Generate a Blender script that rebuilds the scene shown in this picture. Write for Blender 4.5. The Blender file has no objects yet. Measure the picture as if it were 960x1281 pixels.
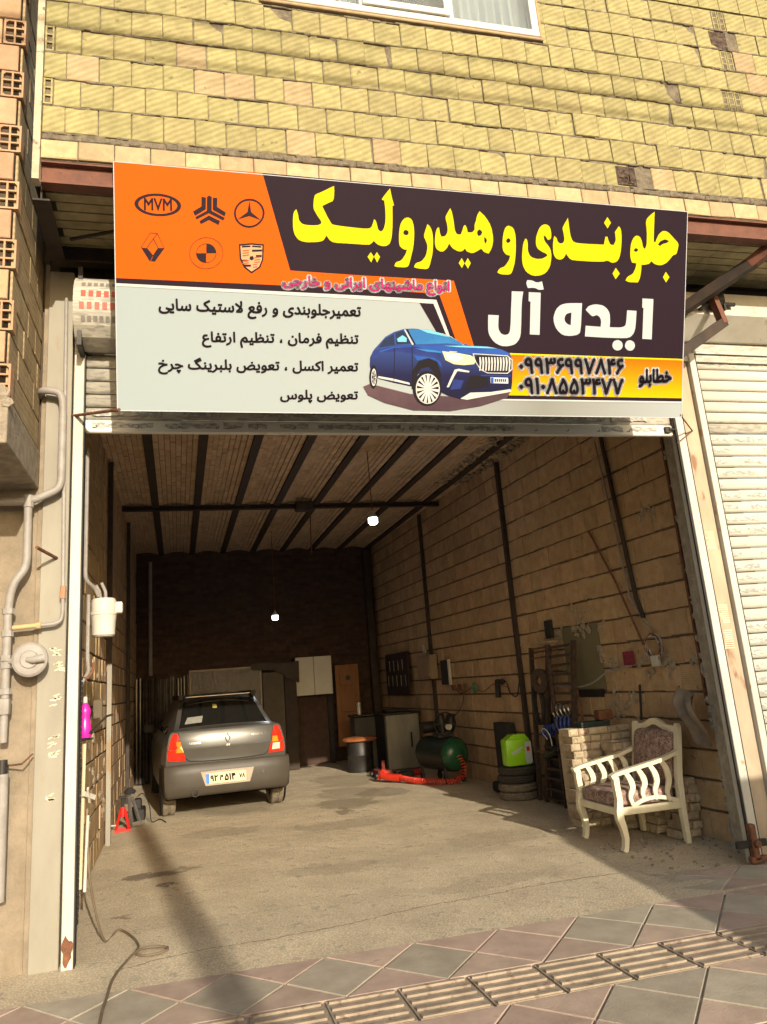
import bpy, bmesh, math, random
from mathutils import Vector, Matrix, Euler
from mathutils.geometry import tessellate_polygon
random.seed(7)
R = math.radians
scene = bpy.context.scene
C = scene.collection

# ------------------------------------------------------------------ camera
cam_d = bpy.data.cameras.new('camera')
cam = bpy.data.objects.new('camera', cam_d)
C.objects.link(cam)
cam.location = (0.66676, -5.38589, 1.5)
cam.rotation_euler = (R(104.186), R(4.136), R(-13.45))
cam_d.sensor_fit = 'HORIZONTAL'
cam_d.sensor_width = 36.0
cam_d.lens = 36.026
cam_d.shift_x = 0.01985
cam_d.shift_y = -0.03225
cam_d.clip_start = 0.05
cam_d.clip_end = 2000
scene.camera = cam

# ------------------------------------------------------------------ sky, sun, exposure
LIGHT = Vector((-0.12, 1.0, -0.31)).normalized()      # the way the sunlight travels
world = bpy.data.worlds.new('World')
scene.world = world
world.use_nodes = True
wn = world.node_tree
for n in list(wn.nodes):
    wn.nodes.remove(n)
wo = wn.nodes.new('ShaderNodeOutputWorld')
bg = wn.nodes.new('ShaderNodeBackground')
sky = wn.nodes.new('ShaderNodeTexSky')
sky.sky_type = 'NISHITA'
sky.sun_disc = False
sky.sun_elevation = R(17.1)
sky.sun_rotation = math.atan2(0.12, -1.0)
sky.dust_density = 3.0
sky.air_density = 1.3
bg.inputs['Strength'].default_value = 0.13
wn.links.new(sky.outputs[0], bg.inputs[0])
wn.links.new(bg.outputs[0], wo.inputs[0])

sun_d = bpy.data.lights.new('sun', 'SUN')
sun_d.energy = 3.9
sun_d.angle = R(0.5)
sun_d.color = (1.0, 0.895, 0.72)
sun = bpy.data.objects.new('sun', sun_d)
C.objects.link(sun)
sun.location = (3, -20, 12)
sun.rotation_euler = LIGHT.to_track_quat('-Z', 'Y').to_euler()

scene.view_settings.view_transform = 'Standard'
scene.view_settings.look = 'None'
scene.view_settings.exposure = 0.60
scene.view_settings.gamma = 1.0
scene.view_settings.use_curve_mapping = False

# ------------------------------------------------------------------ materials
MATS = {}

def mat(name, c1, c2=None, scale=6.0, rough=0.85, bump=0.0, metal=0.0, rnd=0.0, emit=None, emit_s=0.0,
        stretch=(1, 1, 1), detail=6.0, spec=0.3, contrast=(0.35, 0.65), c3=None, s3=40.0, t3=0.6, island=False, bscale=None):
    """noise-mixed principled material; rnd = brightness change from object to object"""
    if name in MATS:
        return MATS[name]
    m = bpy.data.materials.new(name)
    m.use_nodes = True
    nt = m.node_tree
    N = nt.nodes
    L = nt.links
    p = N['Principled BSDF']
    p.inputs['Roughness'].default_value = rough
    p.inputs['Metallic'].default_value = metal
    p.inputs['Specular IOR Level'].default_value = spec
    geo = N.new('ShaderNodeNewGeometry')
    mp = N.new('ShaderNodeMapping')
    mp.inputs['Scale'].default_value = stretch
    L.new(geo.outputs['Position'], mp.inputs['Vector'])
    c2 = c2 or tuple(x * 0.8 for x in c1)
    nz = N.new('ShaderNodeTexNoise')
    nz.inputs['Scale'].default_value = scale
    nz.inputs['Detail'].default_value = detail
    nz.inputs['Roughness'].default_value = 0.62
    L.new(mp.outputs[0], nz.inputs['Vector'])
    cr = N.new('ShaderNodeValToRGB')
    cr.color_ramp.elements[0].position = contrast[0]
    cr.color_ramp.elements[1].position = contrast[1]
    cr.color_ramp.elements[0].color = (*c2, 1)
    cr.color_ramp.elements[1].color = (*c1, 1)
    L.new(nz.outputs['Fac'], cr.inputs[0])
    out = cr.outputs[0]
    if c3:
        n3 = N.new('ShaderNodeTexNoise')
        n3.inputs['Scale'].default_value = s3
        n3.inputs['Detail'].default_value = 5
        L.new(mp.outputs[0], n3.inputs['Vector'])
        r3 = N.new('ShaderNodeValToRGB')
        r3.color_ramp.elements[0].position = t3
        r3.color_ramp.elements[1].position = min(1.0, t3 + 0.05)
        L.new(n3.outputs['Fac'], r3.inputs[0])
        mx = N.new('ShaderNodeMix')
        mx.data_type = 'RGBA'
        L.new(r3.outputs[0], mx.inputs[0])
        L.new(out, mx.inputs[6])
        mx.inputs[7].default_value = (*c3, 1)
        out = mx.outputs[2]
    if rnd > 0:
        hs = N.new('ShaderNodeHueSaturation')
        oi = N.new('ShaderNodeObjectInfo')
        src = geo.outputs['Random Per Island'] if island else oi.outputs['Random']
        mr = N.new('ShaderNodeMapRange')
        mr.inputs['To Min'].default_value = 1 - rnd
        mr.inputs['To Max'].default_value = 1 + rnd * 0.7
        L.new(src, mr.inputs[0])
        L.new(mr.outputs[0], hs.inputs['Value'])
        mh = N.new('ShaderNodeMath')
        mh.operation = 'MULTIPLY_ADD'
        wn2 = N.new('ShaderNodeTexWhiteNoise')
        wn2.noise_dimensions = '1D'
        L.new(src, wn2.inputs['W'])
        L.new(wn2.outputs['Value'], mh.inputs[0])
        mh.inputs[1].default_value = 0.022 * min(1, rnd * 4)
        mh.inputs[2].default_value = 0.5 - 0.013
        L.new(mh.outputs[0], hs.inputs['Hue'])
        L.new(out, hs.inputs['Color'])
        out = hs.outputs[0]
    L.new(out, p.inputs['Base Color'])
    if bump:
        bp = N.new('ShaderNodeBump')
        bp.inputs['Strength'].default_value = min(1.0, bump)
        bp.inputs['Distance'].default_value = 0.01 * max(1, bump)
        nb = N.new('ShaderNodeTexNoise')
        nb.inputs['Scale'].default_value = bscale or scale * 4
        nb.inputs['Detail'].default_value = 8
        nb.inputs['Roughness'].default_value = 0.7
        L.new(mp.outputs[0], nb.inputs['Vector'])
        L.new(nb.outputs['Fac'], bp.inputs['Height'])
        L.new(bp.outputs[0], p.inputs['Normal'])
    if emit:
        p.inputs['Emission Color'].default_value = (*emit, 1)
        p.inputs['Emission Strength'].default_value = emit_s
    MATS[name] = m
    return m

def comb_brick(name, c1, c2, rnd=0.12, ang=0.5, amount=0.5, wscale=17.0, dist=4.5):
    """clay block with combed, slightly wavy grooves"""
    m = mat(name, c1, c2, scale=9, rough=0.92, bump=0.25, rnd=rnd, c3=tuple(x * 0.72 for x in c2), s3=14, t3=0.66)
    nt = m.node_tree
    N = nt.nodes
    L = nt.links
    p = N['Principled BSDF']
    geo = [n for n in N if n.bl_idname == 'ShaderNodeNewGeometry'][0]
    mp = N.new('ShaderNodeMapping')
    mp.inputs['Rotation'].default_value = (0, ang, 0)
    oi = N.new('ShaderNodeObjectInfo'); of = N.new('ShaderNodeVectorMath'); of.operation = 'MULTIPLY_ADD'
    L.new(oi.outputs['Random'], of.inputs[0]); of.inputs[1].default_value = (3.1, 1.7, 2.3); L.new(geo.outputs['Position'], of.inputs[2])
    L.new(of.outputs[0], mp.inputs[0])
    wv = N.new('ShaderNodeTexWave')
    wv.bands_direction = 'Z'
    wv.inputs['Scale'].default_value = wscale
    wv.inputs['Distortion'].default_value = dist
    wv.inputs['Detail'].default_value = 2.0
    wv.inputs['Detail Scale'].default_value = 0.6
    L.new(mp.outputs[0], wv.inputs['Vector'])
    old = p.inputs['Base Color'].links[0].from_socket
    mx = N.new('ShaderNodeMix')
    mx.data_type = 'RGBA'
    mx.blend_type = 'MULTIPLY'
    ml = N.new('ShaderNodeMath')
    ml.operation = 'MULTIPLY'
    ml.inputs[1].default_value = amount
    L.new(wv.outputs['Fac'], ml.inputs[0])
    L.new(ml.outputs[0], mx.inputs[0])
    L.new(old, mx.inputs[6])
    mx.inputs[7].default_value = (0.66, 0.60, 0.42, 1)
    L.new(mx.outputs[2], p.inputs['Base Color'])
    return m

# ------------------------------------------------------------------ mesh builder
class MB:
    def __init__(self):
        self.v = []
        self.f = []
        self.mi = []
        self.m = 0

    def quad(self, *pts):
        b = len(self.v)
        self.v += [tuple(p) for p in pts]
        self.f.append(tuple(range(b, b + len(pts))))
        self.mi.append(self.m)

    def raw(self, vs, fs):
        b = len(self.v)
        self.v += [tuple(p) for p in vs]
        for f in fs:
            self.f.append(tuple(i + b for i in f))
            self.mi.append(self.m)

    def box(self, a, b, rot=None, org=None, jit=0.0):
        x0, y0, z0 = [min(p, q) for p, q in zip(a, b)]
        x1, y1, z1 = [max(p, q) for p, q in zip(a, b)]
        vs = [(x0, y0, z0), (x1, y0, z0), (x1, y1, z0), (x0, y1, z0), (x0, y0, z1), (x1, y0, z1), (x1, y1, z1), (x0, y1, z1)]
        if jit:
            vs = [tuple(c + random.uniform(-jit, jit) for c in q) for q in vs]
        if rot is not None:
            o = Vector(org) if org else Vector(((x0 + x1) / 2, (y0 + y1) / 2, (z0 + z1) / 2))
            E = rot if isinstance(rot, Matrix) else Euler(rot).to_matrix()
            vs = [tuple(E @ (Vector(q) - o) + o) for q in vs]
        self.raw(vs, [(0, 3, 2, 1), (4, 5, 6, 7), (0, 1, 5, 4), (1, 2, 6, 5), (2, 3, 7, 6), (3, 0, 4, 7)])
        return self

    def bbox(self, a, b, bev=0.01, rot=None):
        """box with chamfered edges"""
        x0, y0, z0 = [min(p, q) for p, q in zip(a, b)]
        x1, y1, z1 = [max(p, q) for p, q in zip(a, b)]
        c = Vector(((x0 + x1) / 2, (y0 + y1) / 2, (z0 + z1) / 2))
        bm = bmesh.new()
        bmesh.ops.create_cube(bm, size=1)
        for v in bm.verts:
            v.co = Vector((v.co.x * (x1 - x0), v.co.y * (y1 - y0), v.co.z * (z1 - z0)))
        bev = min(bev, 0.45 * min(x1 - x0, y1 - y0, z1 - z0))
        bmesh.ops.bevel(bm, geom=list(bm.edges), offset=bev, segments=2 if bev > 0.008 else 1, affect='EDGES', profile=0.5)
        E = Euler(rot).to_matrix() if rot else Matrix.Identity(3)
        bm.verts.index_update()
        self.raw([tuple(E @ v.co + c) for v in bm.verts], [[v.index for v in f.verts] for f in bm.faces])
        bm.free()
        return self

    def beam(self, p0, p1, w, h, up=(0, 0, 1)):
        """bar of w x h section from p0 to p1"""
        p0 = Vector(p0); p1 = Vector(p1)
        d = (p1 - p0).normalized()
        s = d.cross(Vector(up))
        if s.length < 1e-4:
            s = d.cross(Vector((1, 0, 0)))
        s.normalize()
        u = s.cross(d).normalized()
        o = [(-w / 2, -h / 2), (w / 2, -h / 2), (w / 2, h / 2), (-w / 2, h / 2)]
        vs = [p0 + s * a + u * b for a, b in o] + [p1 + s * a + u * b for a, b in o]
        self.raw(vs, [(0, 1, 2, 3), (7, 6, 5, 4), (0, 4, 5, 1), (1, 5, 6, 2), (2, 6, 7, 3), (3, 7, 4, 0)])
        return self

    def ibeam(self, p0, p1, w, h, t=0.012, up=(0, 0, 1)):
        p0 = Vector(p0); p1 = Vector(p1)
        u = Vector(up)
        o = u * (h / 2 - t / 2)
        self.beam(p0 + o, p1 + o, w, t, up)
        self.beam(p0 - o, p1 - o, w, t, up)
        self.beam(p0, p1, t * 0.8, h - 2 * t, up)
        return self

    def tube(self, pts, r, n=8, cap=True, closed=False):
        pts = [Vector(p) for p in pts]
        m = len(pts)
        rs = r if isinstance(r, (list, tuple)) else [r] * m
        rings = []
        prev = None
        for i, p in enumerate(pts):
            if closed:
                d = pts[(i + 1) % m] - pts[i - 1]
            else:
                d = (pts[min(i + 1, m - 1)] - pts[max(i - 1, 0)])
            d = d.normalized() if d.length > 1e-9 else Vector((0, 0, 1))
            if prev is None:
                s = d.cross(Vector((0, 0, 1)))
                if s.length < 1e-3:
                    s = d.cross(Vector((1, 0, 0)))
            else:
                s = prev - d * prev.dot(d)
                if s.length < 1e-4:
                    s = d.cross(Vector((0, 1, 0)))
            s.normalize()
            prev = s
            u = d.cross(s)
            rings.append([p + (s * math.cos(2 * math.pi * k / n) + u * math.sin(2 * math.pi * k / n)) * rs[i] for k in range(n)])
        vs = [q for g in rings for q in g]
        fs = []
        for i in range(m if closed else m - 1):
            a = i * n
            b = ((i + 1) % m) * n
            for k in range(n):
                fs.append((a + k, a + (k + 1) % n, b + (k + 1) % n, b + k))
        if cap and not closed:
            fs.append(tuple(reversed(range(n))))
            fs.append(tuple(range((m - 1) * n, m * n)))
        self.raw(vs, fs)
        return self

    def cyl(self, p0, p1, r, n=16, r2=None):
        return self.tube([p0, p1], [r, r if r2 is None else r2], n)

    def lathe(self, prof, c, axis=(0, 0, 1), n=20):
        """prof: (radius, height) list along axis from point c"""
        a = Vector(axis).normalized()
        s = a.cross(Vector((0, 0, 1)))
        if s.length < 1e-3:
            s = Vector((1, 0, 0))
        s.normalize()
        u = a.cross(s)
        c = Vector(c)
        vs = []
        for r, h in prof:
            for k in range(n):
                t = 2 * math.pi * k / n
                vs.append(c + a * h + (s * math.cos(t) + u * math.sin(t)) * max(r, 1e-4))
        fs = []
        for i in range(len(prof) - 1):
            for k in range(n):
                fs.append((i * n + k, i * n + (k + 1) % n, (i + 1) * n + (k + 1) % n, (i + 1) * n + k))
        self.raw(vs, fs)
        return self

    def prism(self, pts, d):
        """planar polygon pts (3D) pushed along vector d"""
        n = len(pts)
        P = [Vector(p) for p in pts]
        d = Vector(d)
        vs = P + [p + d for p in P]
        fs = [tuple(range(n)), tuple(reversed(range(n, 2 * n)))]
        for i in range(n):
            j = (i + 1) % n
            fs.append((i, i + n, j + n, j))
        self.raw(vs, fs)
        return self

    def sphere(self, c, r, sx=1, sy=1, sz=1, n=12):
        prof = [(r * math.sin(math.pi * i / (n // 2 + 1)), -r * math.cos(math.pi * i / (n // 2 + 1))) for i in range(n // 2 + 2)]
        b = len(self.v)
        self.lathe(prof, (0, 0, 0), n=n)
        for i in range(b, len(self.v)):
            x, y, z = self.v[i]
            self.v[i] = (c[0] + x * sx, c[1] + y * sy, c[2] + z * sz)
        return self

    def build(self, name, m, parent=None, smooth=False, local=False, kind=None, label=None, autos=None):
        me = bpy.data.meshes.new(name)
        v = self.v
        if parent is not None and not local:
            top = parent
            while top.parent:
                top = top.parent
            o = top.matrix_world.inverted()
            v = [tuple(o @ Vector(p)) for p in v]
        me.from_pydata(v, [], self.f)
        ms = m if isinstance(m, (list, tuple)) else [m]
        for x in ms:
            me.materials.append(x)
        if len(ms) > 1:
            me.polygons.foreach_set('material_index', self.mi)
        if smooth:
            bm = bmesh.new()
            bm.from_mesh(me)
            bmesh.ops.recalc_face_normals(bm, faces=bm.faces)
            for e in bm.edges:
                if len(e.link_faces) == 2:
                    e.smooth = e.calc_face_angle(0) < (autos or 0.7)
            for f in bm.faces:
                f.smooth = True
            bm.to_mesh(me)
            bm.free()
        me.update()
        ob = bpy.data.objects.new(name, me)
        C.objects.link(ob)
        if parent is not None:
            ob.parent = parent
        if kind:
            ob['kind'] = kind
        if label:
            ob['label'] = label
        return ob

def tag(o, label, cat, group=None):
    o['label'] = label
    o['category'] = cat
    if group:
        o['group'] = group
    return o

def thing(name, label, cat, loc=(0, 0, 0), rotz=0.0, group=None, kind=None):
    o = bpy.data.objects.new(name, None)
    o.empty_display_size = 0.1
    C.objects.link(o)
    M = Matrix.Translation(loc) @ Matrix.Rotation(rotz, 4, 'Z')
    o.location = loc
    o.rotation_euler = (0, 0, rotz)
    o.matrix_world = M
    bpy.context.view_layer.update()
    if kind:
        o['kind'] = kind
    else:
        tag(o, label, cat, group)
    return o

def inst(me, name, parent, loc, scale=(1, 1, 1), rot=(0, 0, 0), label=None):
    o = bpy.data.objects.new(name, me)
    o.location = loc
    o.scale = scale
    o.rotation_euler = rot
    o.parent = parent
    C.objects.link(o)
    if label:
        o['label'] = label
    return o

def bend(pts, r=0.06, n=4):
    """round the corners of a polyline"""
    P = [Vector(p) for p in pts]
    out = [P[0]]
    for i in range(1, len(P) - 1):
        a = (P[i - 1] - P[i]); b = (P[i + 1] - P[i])
        ra = min(r, a.length * 0.48); rb = min(r, b.length * 0.48)
        s = P[i] + a.normalized() * ra
        e = P[i] + b.normalized() * rb
        for k in range(n + 1):
            t = k / n
            out.append(s * (1 - t) ** 2 + P[i] * 2 * t * (1 - t) + e * t * t)
    out.append(P[-1])
    return out

def spline(pts, k=6):
    P = [Vector(p) for p in pts]
    out = []
    for i in range(len(P) - 1):
        p0 = P[max(i - 1, 0)]; p1 = P[i]; p2 = P[i + 1]; p3 = P[min(i + 2, len(P) - 1)]
        for j in range(k):
            t = j / k
            out.append(0.5 * ((2 * p1) + (p2 - p0) * t + (2 * p0 - 5 * p1 + 4 * p2 - p3) * t * t + (3 * p1 - p0 - 3 * p2 + p3) * t ** 3))
    out.append(P[-1])
    return out

def brick_meshes(name, l, d, h, m, n=5, jit=0.003, bev=0.004):
    """n slightly different bricks; front at y=0 facing -y, runs to +y; x 0..l, z 0..h"""
    out = []
    for k in range(n):
        j = lambda s=1.0: random.uniform(-jit, jit) * s
        b = bev
        f = [(0 + b + abs(j()), j(.5), b + abs(j())), (l - b - abs(j()), j(.5), b + abs(j())), (l - b - abs(j()), j(.5), h - b - abs(j())), (b + abs(j()), j(.5), h - b - abs(j()))]
        g = [(0, b, 0), (l, b, 0), (l, b, h), (0, b, h)]
        r = [(0, d, 0), (l, d, 0), (l, d, h), (0, d, h)]
        me = bpy.data.meshes.new(name)
        fs = [(0, 1, 2, 3), (11, 10, 9, 8)]
        for i in range(4):
            q = (i + 1) % 4
            fs.append((i, i + 4, q + 4, q))
            fs.append((i + 4, i + 8, q + 8, q + 4))
        me.from_pydata(f + g + r, [], fs)
        me.materials.append(m)
        me.update()
        out.append(me)
    return out

# ------------------------------------------------------------------ palette
m_mortar = mat('mortar', (0.22, 0.18, 0.125), (0.11, 0.09, 0.065), scale=22, bump=1.0, bscale=70)
m_mortar_dark = mat('mortar_dark', (0.10, 0.075, 0.05), (0.07, 0.05, 0.035), scale=18, bump=0.8)
m_yellow = comb_brick('yellow_clay', (0.375, 0.345, 0.165), (0.275, 0.25, 0.12), rnd=0.11, amount=0.55, wscale=8.0, dist=3.0)
m_pinkbrick = comb_brick('pink_clay', (0.42, 0.34, 0.20), (0.33, 0.26, 0.15), rnd=0.12, amount=0.5, wscale=8.0, dist=3.0)
m_sill = mat('course_clay', (0.46, 0.36, 0.20), (0.36, 0.27, 0.15), scale=14, bump=0.4, rnd=0.15)
m_orangebrick = mat('orange_clay', (0.44, 0.29, 0.17), (0.36, 0.23, 0.13), scale=11, bump=0.3, rnd=0.14)
m_hole = mat('brick_cell', (0.11, 0.05, 0.025), (0.06, 0.03, 0.015))
m_wallbrick = comb_brick('tan_clay', (0.50, 0.37, 0.21), (0.40, 0.28, 0.15), rnd=0.10, ang=0.02, amount=0.35)
m_wallstuff = mat('tan_clay_far', (0.46, 0.33, 0.19), (0.36, 0.25, 0.14), scale=9, bump=0.2, rnd=0.15, island=True)
m_leftbrick = comb_brick('sand_clay', (0.46, 0.35, 0.19), (0.36, 0.26, 0.14), rnd=0.12, ang=0.05, amount=0.35)
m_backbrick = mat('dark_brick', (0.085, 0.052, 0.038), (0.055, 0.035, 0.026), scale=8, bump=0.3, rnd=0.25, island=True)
m_ceil = mat('ceiling_brick', (0.54, 0.41, 0.28), (0.44, 0.33, 0.22), scale=8, bump=0.3, rnd=0.12, island=True)
m_soffit = mat('soffit_block', (0.48, 0.42, 0.24), (0.36, 0.31, 0.17), scale=12, bump=0.5, rnd=0.12, island=True)
m_beam = mat('dark_steel', (0.035, 0.028, 0.024), (0.06, 0.04, 0.03), scale=9, rough=0.7, bump=0.15)
m_rust = mat('red_primer', (0.17, 0.068, 0.042), (0.11, 0.046, 0.032), scale=10, rough=0.7, bump=0.2, c3=(0.10, 0.05, 0.03), s3=18, t3=0.62)
m_rust2 = mat('rusty_steel', (0.22, 0.09, 0.045), (0.10, 0.05, 0.03), scale=25, rough=0.85, bump=0.4)
m_plaster = mat('plaster', (0.29, 0.235, 0.17), (0.19, 0.155, 0.11), scale=5, bump=0.7, bscale=45, c3=(0.24, 0.19, 0.13), s3=9, t3=0.62)
m_rough = mat('rough_cement', (0.34, 0.28, 0.21), (0.20, 0.17, 0.13), scale=13, bump=1.6, bscale=30)
m_column = mat('grey_column', (0.29, 0.27, 0.22), (0.23, 0.21, 0.17), scale=3, rough=0.6, bump=0.1, stretch=(1, 1, 0.3), c3=(0.27, 0.19, 0.11), s3=5, t3=0.63)
m_white = mat('cream_paint', (0.54, 0.52, 0.46), (0.45, 0.42, 0.36), scale=4, rough=0.55, c3=(0.36, 0.25, 0.15), s3=11, t3=0.66, bump=0.15, stretch=(1, 1, 0.5))
m_pipe = mat('grey_pipe', (0.31, 0.29, 0.27), (0.24, 0.22, 0.20), scale=12, rough=0.5, bump=0.1, c3=(0.32, 0.24, 0.17), s3=20, t3=0.66)
m_pipe_gold = mat('tan_pipe', (0.50, 0.36, 0.18), (0.42, 0.30, 0.15), scale=12, rough=0.5)
m_slat = mat('shutter_slat', (0.66, 0.64, 0.56), (0.60, 0.575, 0.50), scale=3, rough=0.45, spec=0.4, c3=(0.46, 0.43, 0.36), s3=3.2, t3=0.64, stretch=(1.4, 1, 9))
m_slat_old = mat('shutter_slat_filmed', (0.52, 0.49, 0.41), (0.38, 0.36, 0.31), scale=7, rough=0.6, stretch=(1, 1, 5), c3=(0.33, 0.31, 0.27), s3=11, t3=0.52)
m_film = mat('printed_film', (0.27, 0.265, 0.25), (0.50, 0.48, 0.41), scale=30, rough=0.6, stretch=(1, 1, 2.2), contrast=(0.46, 0.52))
m_filmred = mat('red_print', (0.45, 0.10, 0.07), (0.40, 0.09, 0.06), rough=0.5)
m_alu = mat('dull_alloy', (0.5, 0.48, 0.44), (0.38, 0.36, 0.33), scale=20, rough=0.45, metal=0.6)
m_black = mat('black_rubber', (0.02, 0.019, 0.018), (0.03, 0.028, 0.026), rough=0.7, bump=0.1)
m_darkmetal = mat('dark_metal', (0.05, 0.045, 0.042), (0.03, 0.028, 0.026), rough=0.5, metal=0.5)
m_chrome = mat('bright_metal', (0.6, 0.58, 0.54), (0.5, 0.48, 0.45), rough=0.25, metal=0.9)

# ================================================================== THE SETTING
def structure(mb, name, m, **k):
    return mb.build(name, m, kind='structure', **k)

m_street = mat('asphalt', (0.075, 0.07, 0.062), (0.05, 0.047, 0.042), scale=3, bump=0.8, bscale=120)
b = MB()
b.quad((-400, -400, -0.16), (400, -400, -0.16), (400, 400, -0.16), (-400, 400, -0.16))
structure(b, 'street', m_street)
b = MB()
for i in range(24):
    b.bbox((-12 + i * 1.0, -4.72, -0.3), (-11.012 + i * 1.0, -4.56, 0.0), 0.012)
structure(b, 'kerb', mat('kerb_stone', (0.36, 0.33, 0.28), (0.26, 0.24, 0.2), scale=9, bump=0.4))

# garage floor: rough concrete with oil stains and a dark patch under the car (masks in world metres)
def floor_material():
    m = mat('concrete_floor', (0.78, 0.66, 0.475), (0.62, 0.515, 0.365), scale=2.2, rough=0.93, bump=1.6, bscale=70, detail=12, c3=(0.56, 0.48, 0.36), s3=9, t3=0.6)
    nt = m.node_tree; N = nt.nodes; L = nt.links
    p = N['Principled BSDF']
    geo = [n for n in N if n.bl_idname == 'ShaderNodeNewGeometry'][0]
    cur = p.inputs['Base Color'].links[0].from_socket
    # gritty aggregate
    vo = N.new('ShaderNodeTexVoronoi'); vo.inputs['Scale'].default_value = 75
    L.new(geo.outputs['Position'], vo.inputs['Vector'])
    rv = N.new('ShaderNodeValToRGB'); rv.color_ramp.elements[0].position = 0.1; rv.color_ramp.elements[1].position = 0.6
    rv.color_ramp.elements[0].color = (1.18, 1.16, 1.12, 1); rv.color_ramp.elements[1].color = (0.62, 0.62, 0.62, 1)
    L.new(vo.outputs['Distance'], rv.inputs[0])
    mm = N.new('ShaderNodeMix'); mm.data_type = 'RGBA'; mm.blend_type = 'MULTIPLY'; mm.inputs[0].default_value = 0.75
    L.new(cur, mm.inputs[6]); L.new(rv.outputs[0], mm.inputs[7])
    cur = mm.outputs[2]
    # warp
    nz = N.new('ShaderNodeTexNoise'); nz.inputs['Scale'].default_value = 4.5; nz.inputs['Detail'].default_value = 12; nz.inputs['Roughness'].default_value = 0.72
    L.new(geo.outputs['Position'], nz.inputs['Vector'])
    sub = N.new('ShaderNodeVectorMath'); sub.operation = 'SUBTRACT'; L.new(nz.outputs['Color'], sub.inputs[0]); sub.inputs[1].default_value = (.5, .5, .5)
    sc_ = N.new('ShaderNodeVectorMath'); sc_.operation = 'SCALE'; L.new(sub.outputs[0], sc_.inputs[0]); sc_.inputs['Scale'].default_value = 0.75
    ad = N.new('ShaderNodeVectorMath'); ad.operation = 'ADD'; L.new(geo.outputs['Position'], ad.inputs[0]); L.new(sc_.outputs[0], ad.inputs[1])
    stains_and_patches = [(0.42, 2.17, .30, .13, .85), (0.72, 2.32, .16, .08, .6), (0.55, 1.72, .07, .06, .9), (2.75, 5.0, .45, .55, .55), (3.0, 6.0, .5, .6, .4),
              (1.1, 4.0, .5, .35, .3), (3.4, 5.6, .4, .5, .5), (3.5, 1.9, .55, .35, .25), (1.9, 1.6, .5, .25, .3), (2.4, 3.6, .7, .3, .3),
              (4.4, -0.1, .5, .18, .35), (3.2, 7.4, .5, .9, .4), (0.25, 0.95, .12, .05, .7), (2.9, 0.5, .6, .2, .25), (1.4, 7.0, .9, 2.2, .5), (2.6, 4.4, .1, .3, .7)]  # the largest ellipse darkens the floor beneath the car
    for (x, y, rx, ry, a) in stains_and_patches:
        mp = N.new('ShaderNodeMapping'); mp.vector_type = 'POINT'
        mp.inputs['Location'].default_value = (-x / rx, -y / ry, 0); mp.inputs['Scale'].default_value = (1 / rx, 1 / ry, 0)
        L.new(ad.outputs[0], mp.inputs[0])
        ln = N.new('ShaderNodeVectorMath'); ln.operation = 'LENGTH'; L.new(mp.outputs[0], ln.inputs[0])
        r = N.new('ShaderNodeMapRange'); r.interpolation_type = 'SMOOTHSTEP'
        r.inputs['From Min'].default_value = 1.0; r.inputs['From Max'].default_value = 0.75; r.inputs['To Max'].default_value = a
        L.new(ln.outputs['Value'], r.inputs[0])
        mx = N.new('ShaderNodeMix'); mx.data_type = 'RGBA'
        L.new(r.outputs[0], mx.inputs[0]); L.new(cur, mx.inputs[6]); mx.inputs[7].default_value = (0.20, 0.16, 0.11, 1)
        cur = mx.outputs[2]
    L.new(cur, p.inputs['Base Color'])
    return m

m_floor = floor_material()
b = MB()
nx, ny = 60, 110
x0, x1, y0, y1 = -3.2, 9.0, -0.60, 10.9
def fz(x, y):
    e = 0.006 * math.sin(x * 2.1 + 1.3 * math.sin(y * 1.7)) + 0.004 * math.sin(y * 3.9 + x) + random.uniform(-0.0012, 0.0012)
    return (e if y > -0.3 else e * 0.3) - 0.002
vs = []
for j in range(ny + 1):
    for i in range(nx + 1):
        x = x0 + (x1 - x0) * i / nx
        y = y0 + (y1 - y0) * j / ny
        vs.append((x, y, fz(x, y)))
b.raw(vs, [(j * (nx + 1) + i, j * (nx + 1) + i + 1, (j + 1) * (nx + 1) + i + 1, (j + 1) * (nx + 1) + i) for j in range(ny) for i in range(nx)])
structure(b, 'garage_floor', m_floor, smooth=True)

for (pts_, w_) in (([(.3, -.22), (.7, -.12), (1.2, -.1), (1.7, -.02), (2.2, .12), (2.7, .16), (3.2, .22), (3.8, .2)], .012), ([(.1, .55), (.6, .5), (1.0, .55), (1.6, .62)], .005), ([(2.3, 1.9), (2.8, 2.05), (3.2, 1.95), (3.7, 2.2)], .005), ([(1.3, 3.3), (1.8, 3.2), (2.5, 3.35)], .006)):
    b = MB()
    P = spline([(x, y, .0) for x, y in pts_], 14)
    P = [Vector((p.x + random.uniform(-.006, .006), p.y + random.uniform(-.012, .012), 0)) for p in P]
    for k in range(len(P) - 1):
        a = random.uniform(.2, 1) * w_; c = random.uniform(.2, 1) * w_
        za = fz(P[k].x, P[k].y) + .0042; zb = fz(P[k + 1].x, P[k + 1].y) + .0042
        b.quad((P[k].x, P[k].y - a / 2, za), (P[k + 1].x, P[k + 1].y - c / 2, zb), (P[k + 1].x, P[k + 1].y + c / 2, zb), (P[k].x, P[k].y + a / 2, za))
    structure(b, 'floor_crack', mat('crack_dirt', (0.19, 0.15, 0.10), (0.13, 0.10, 0.07), scale=30))
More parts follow.
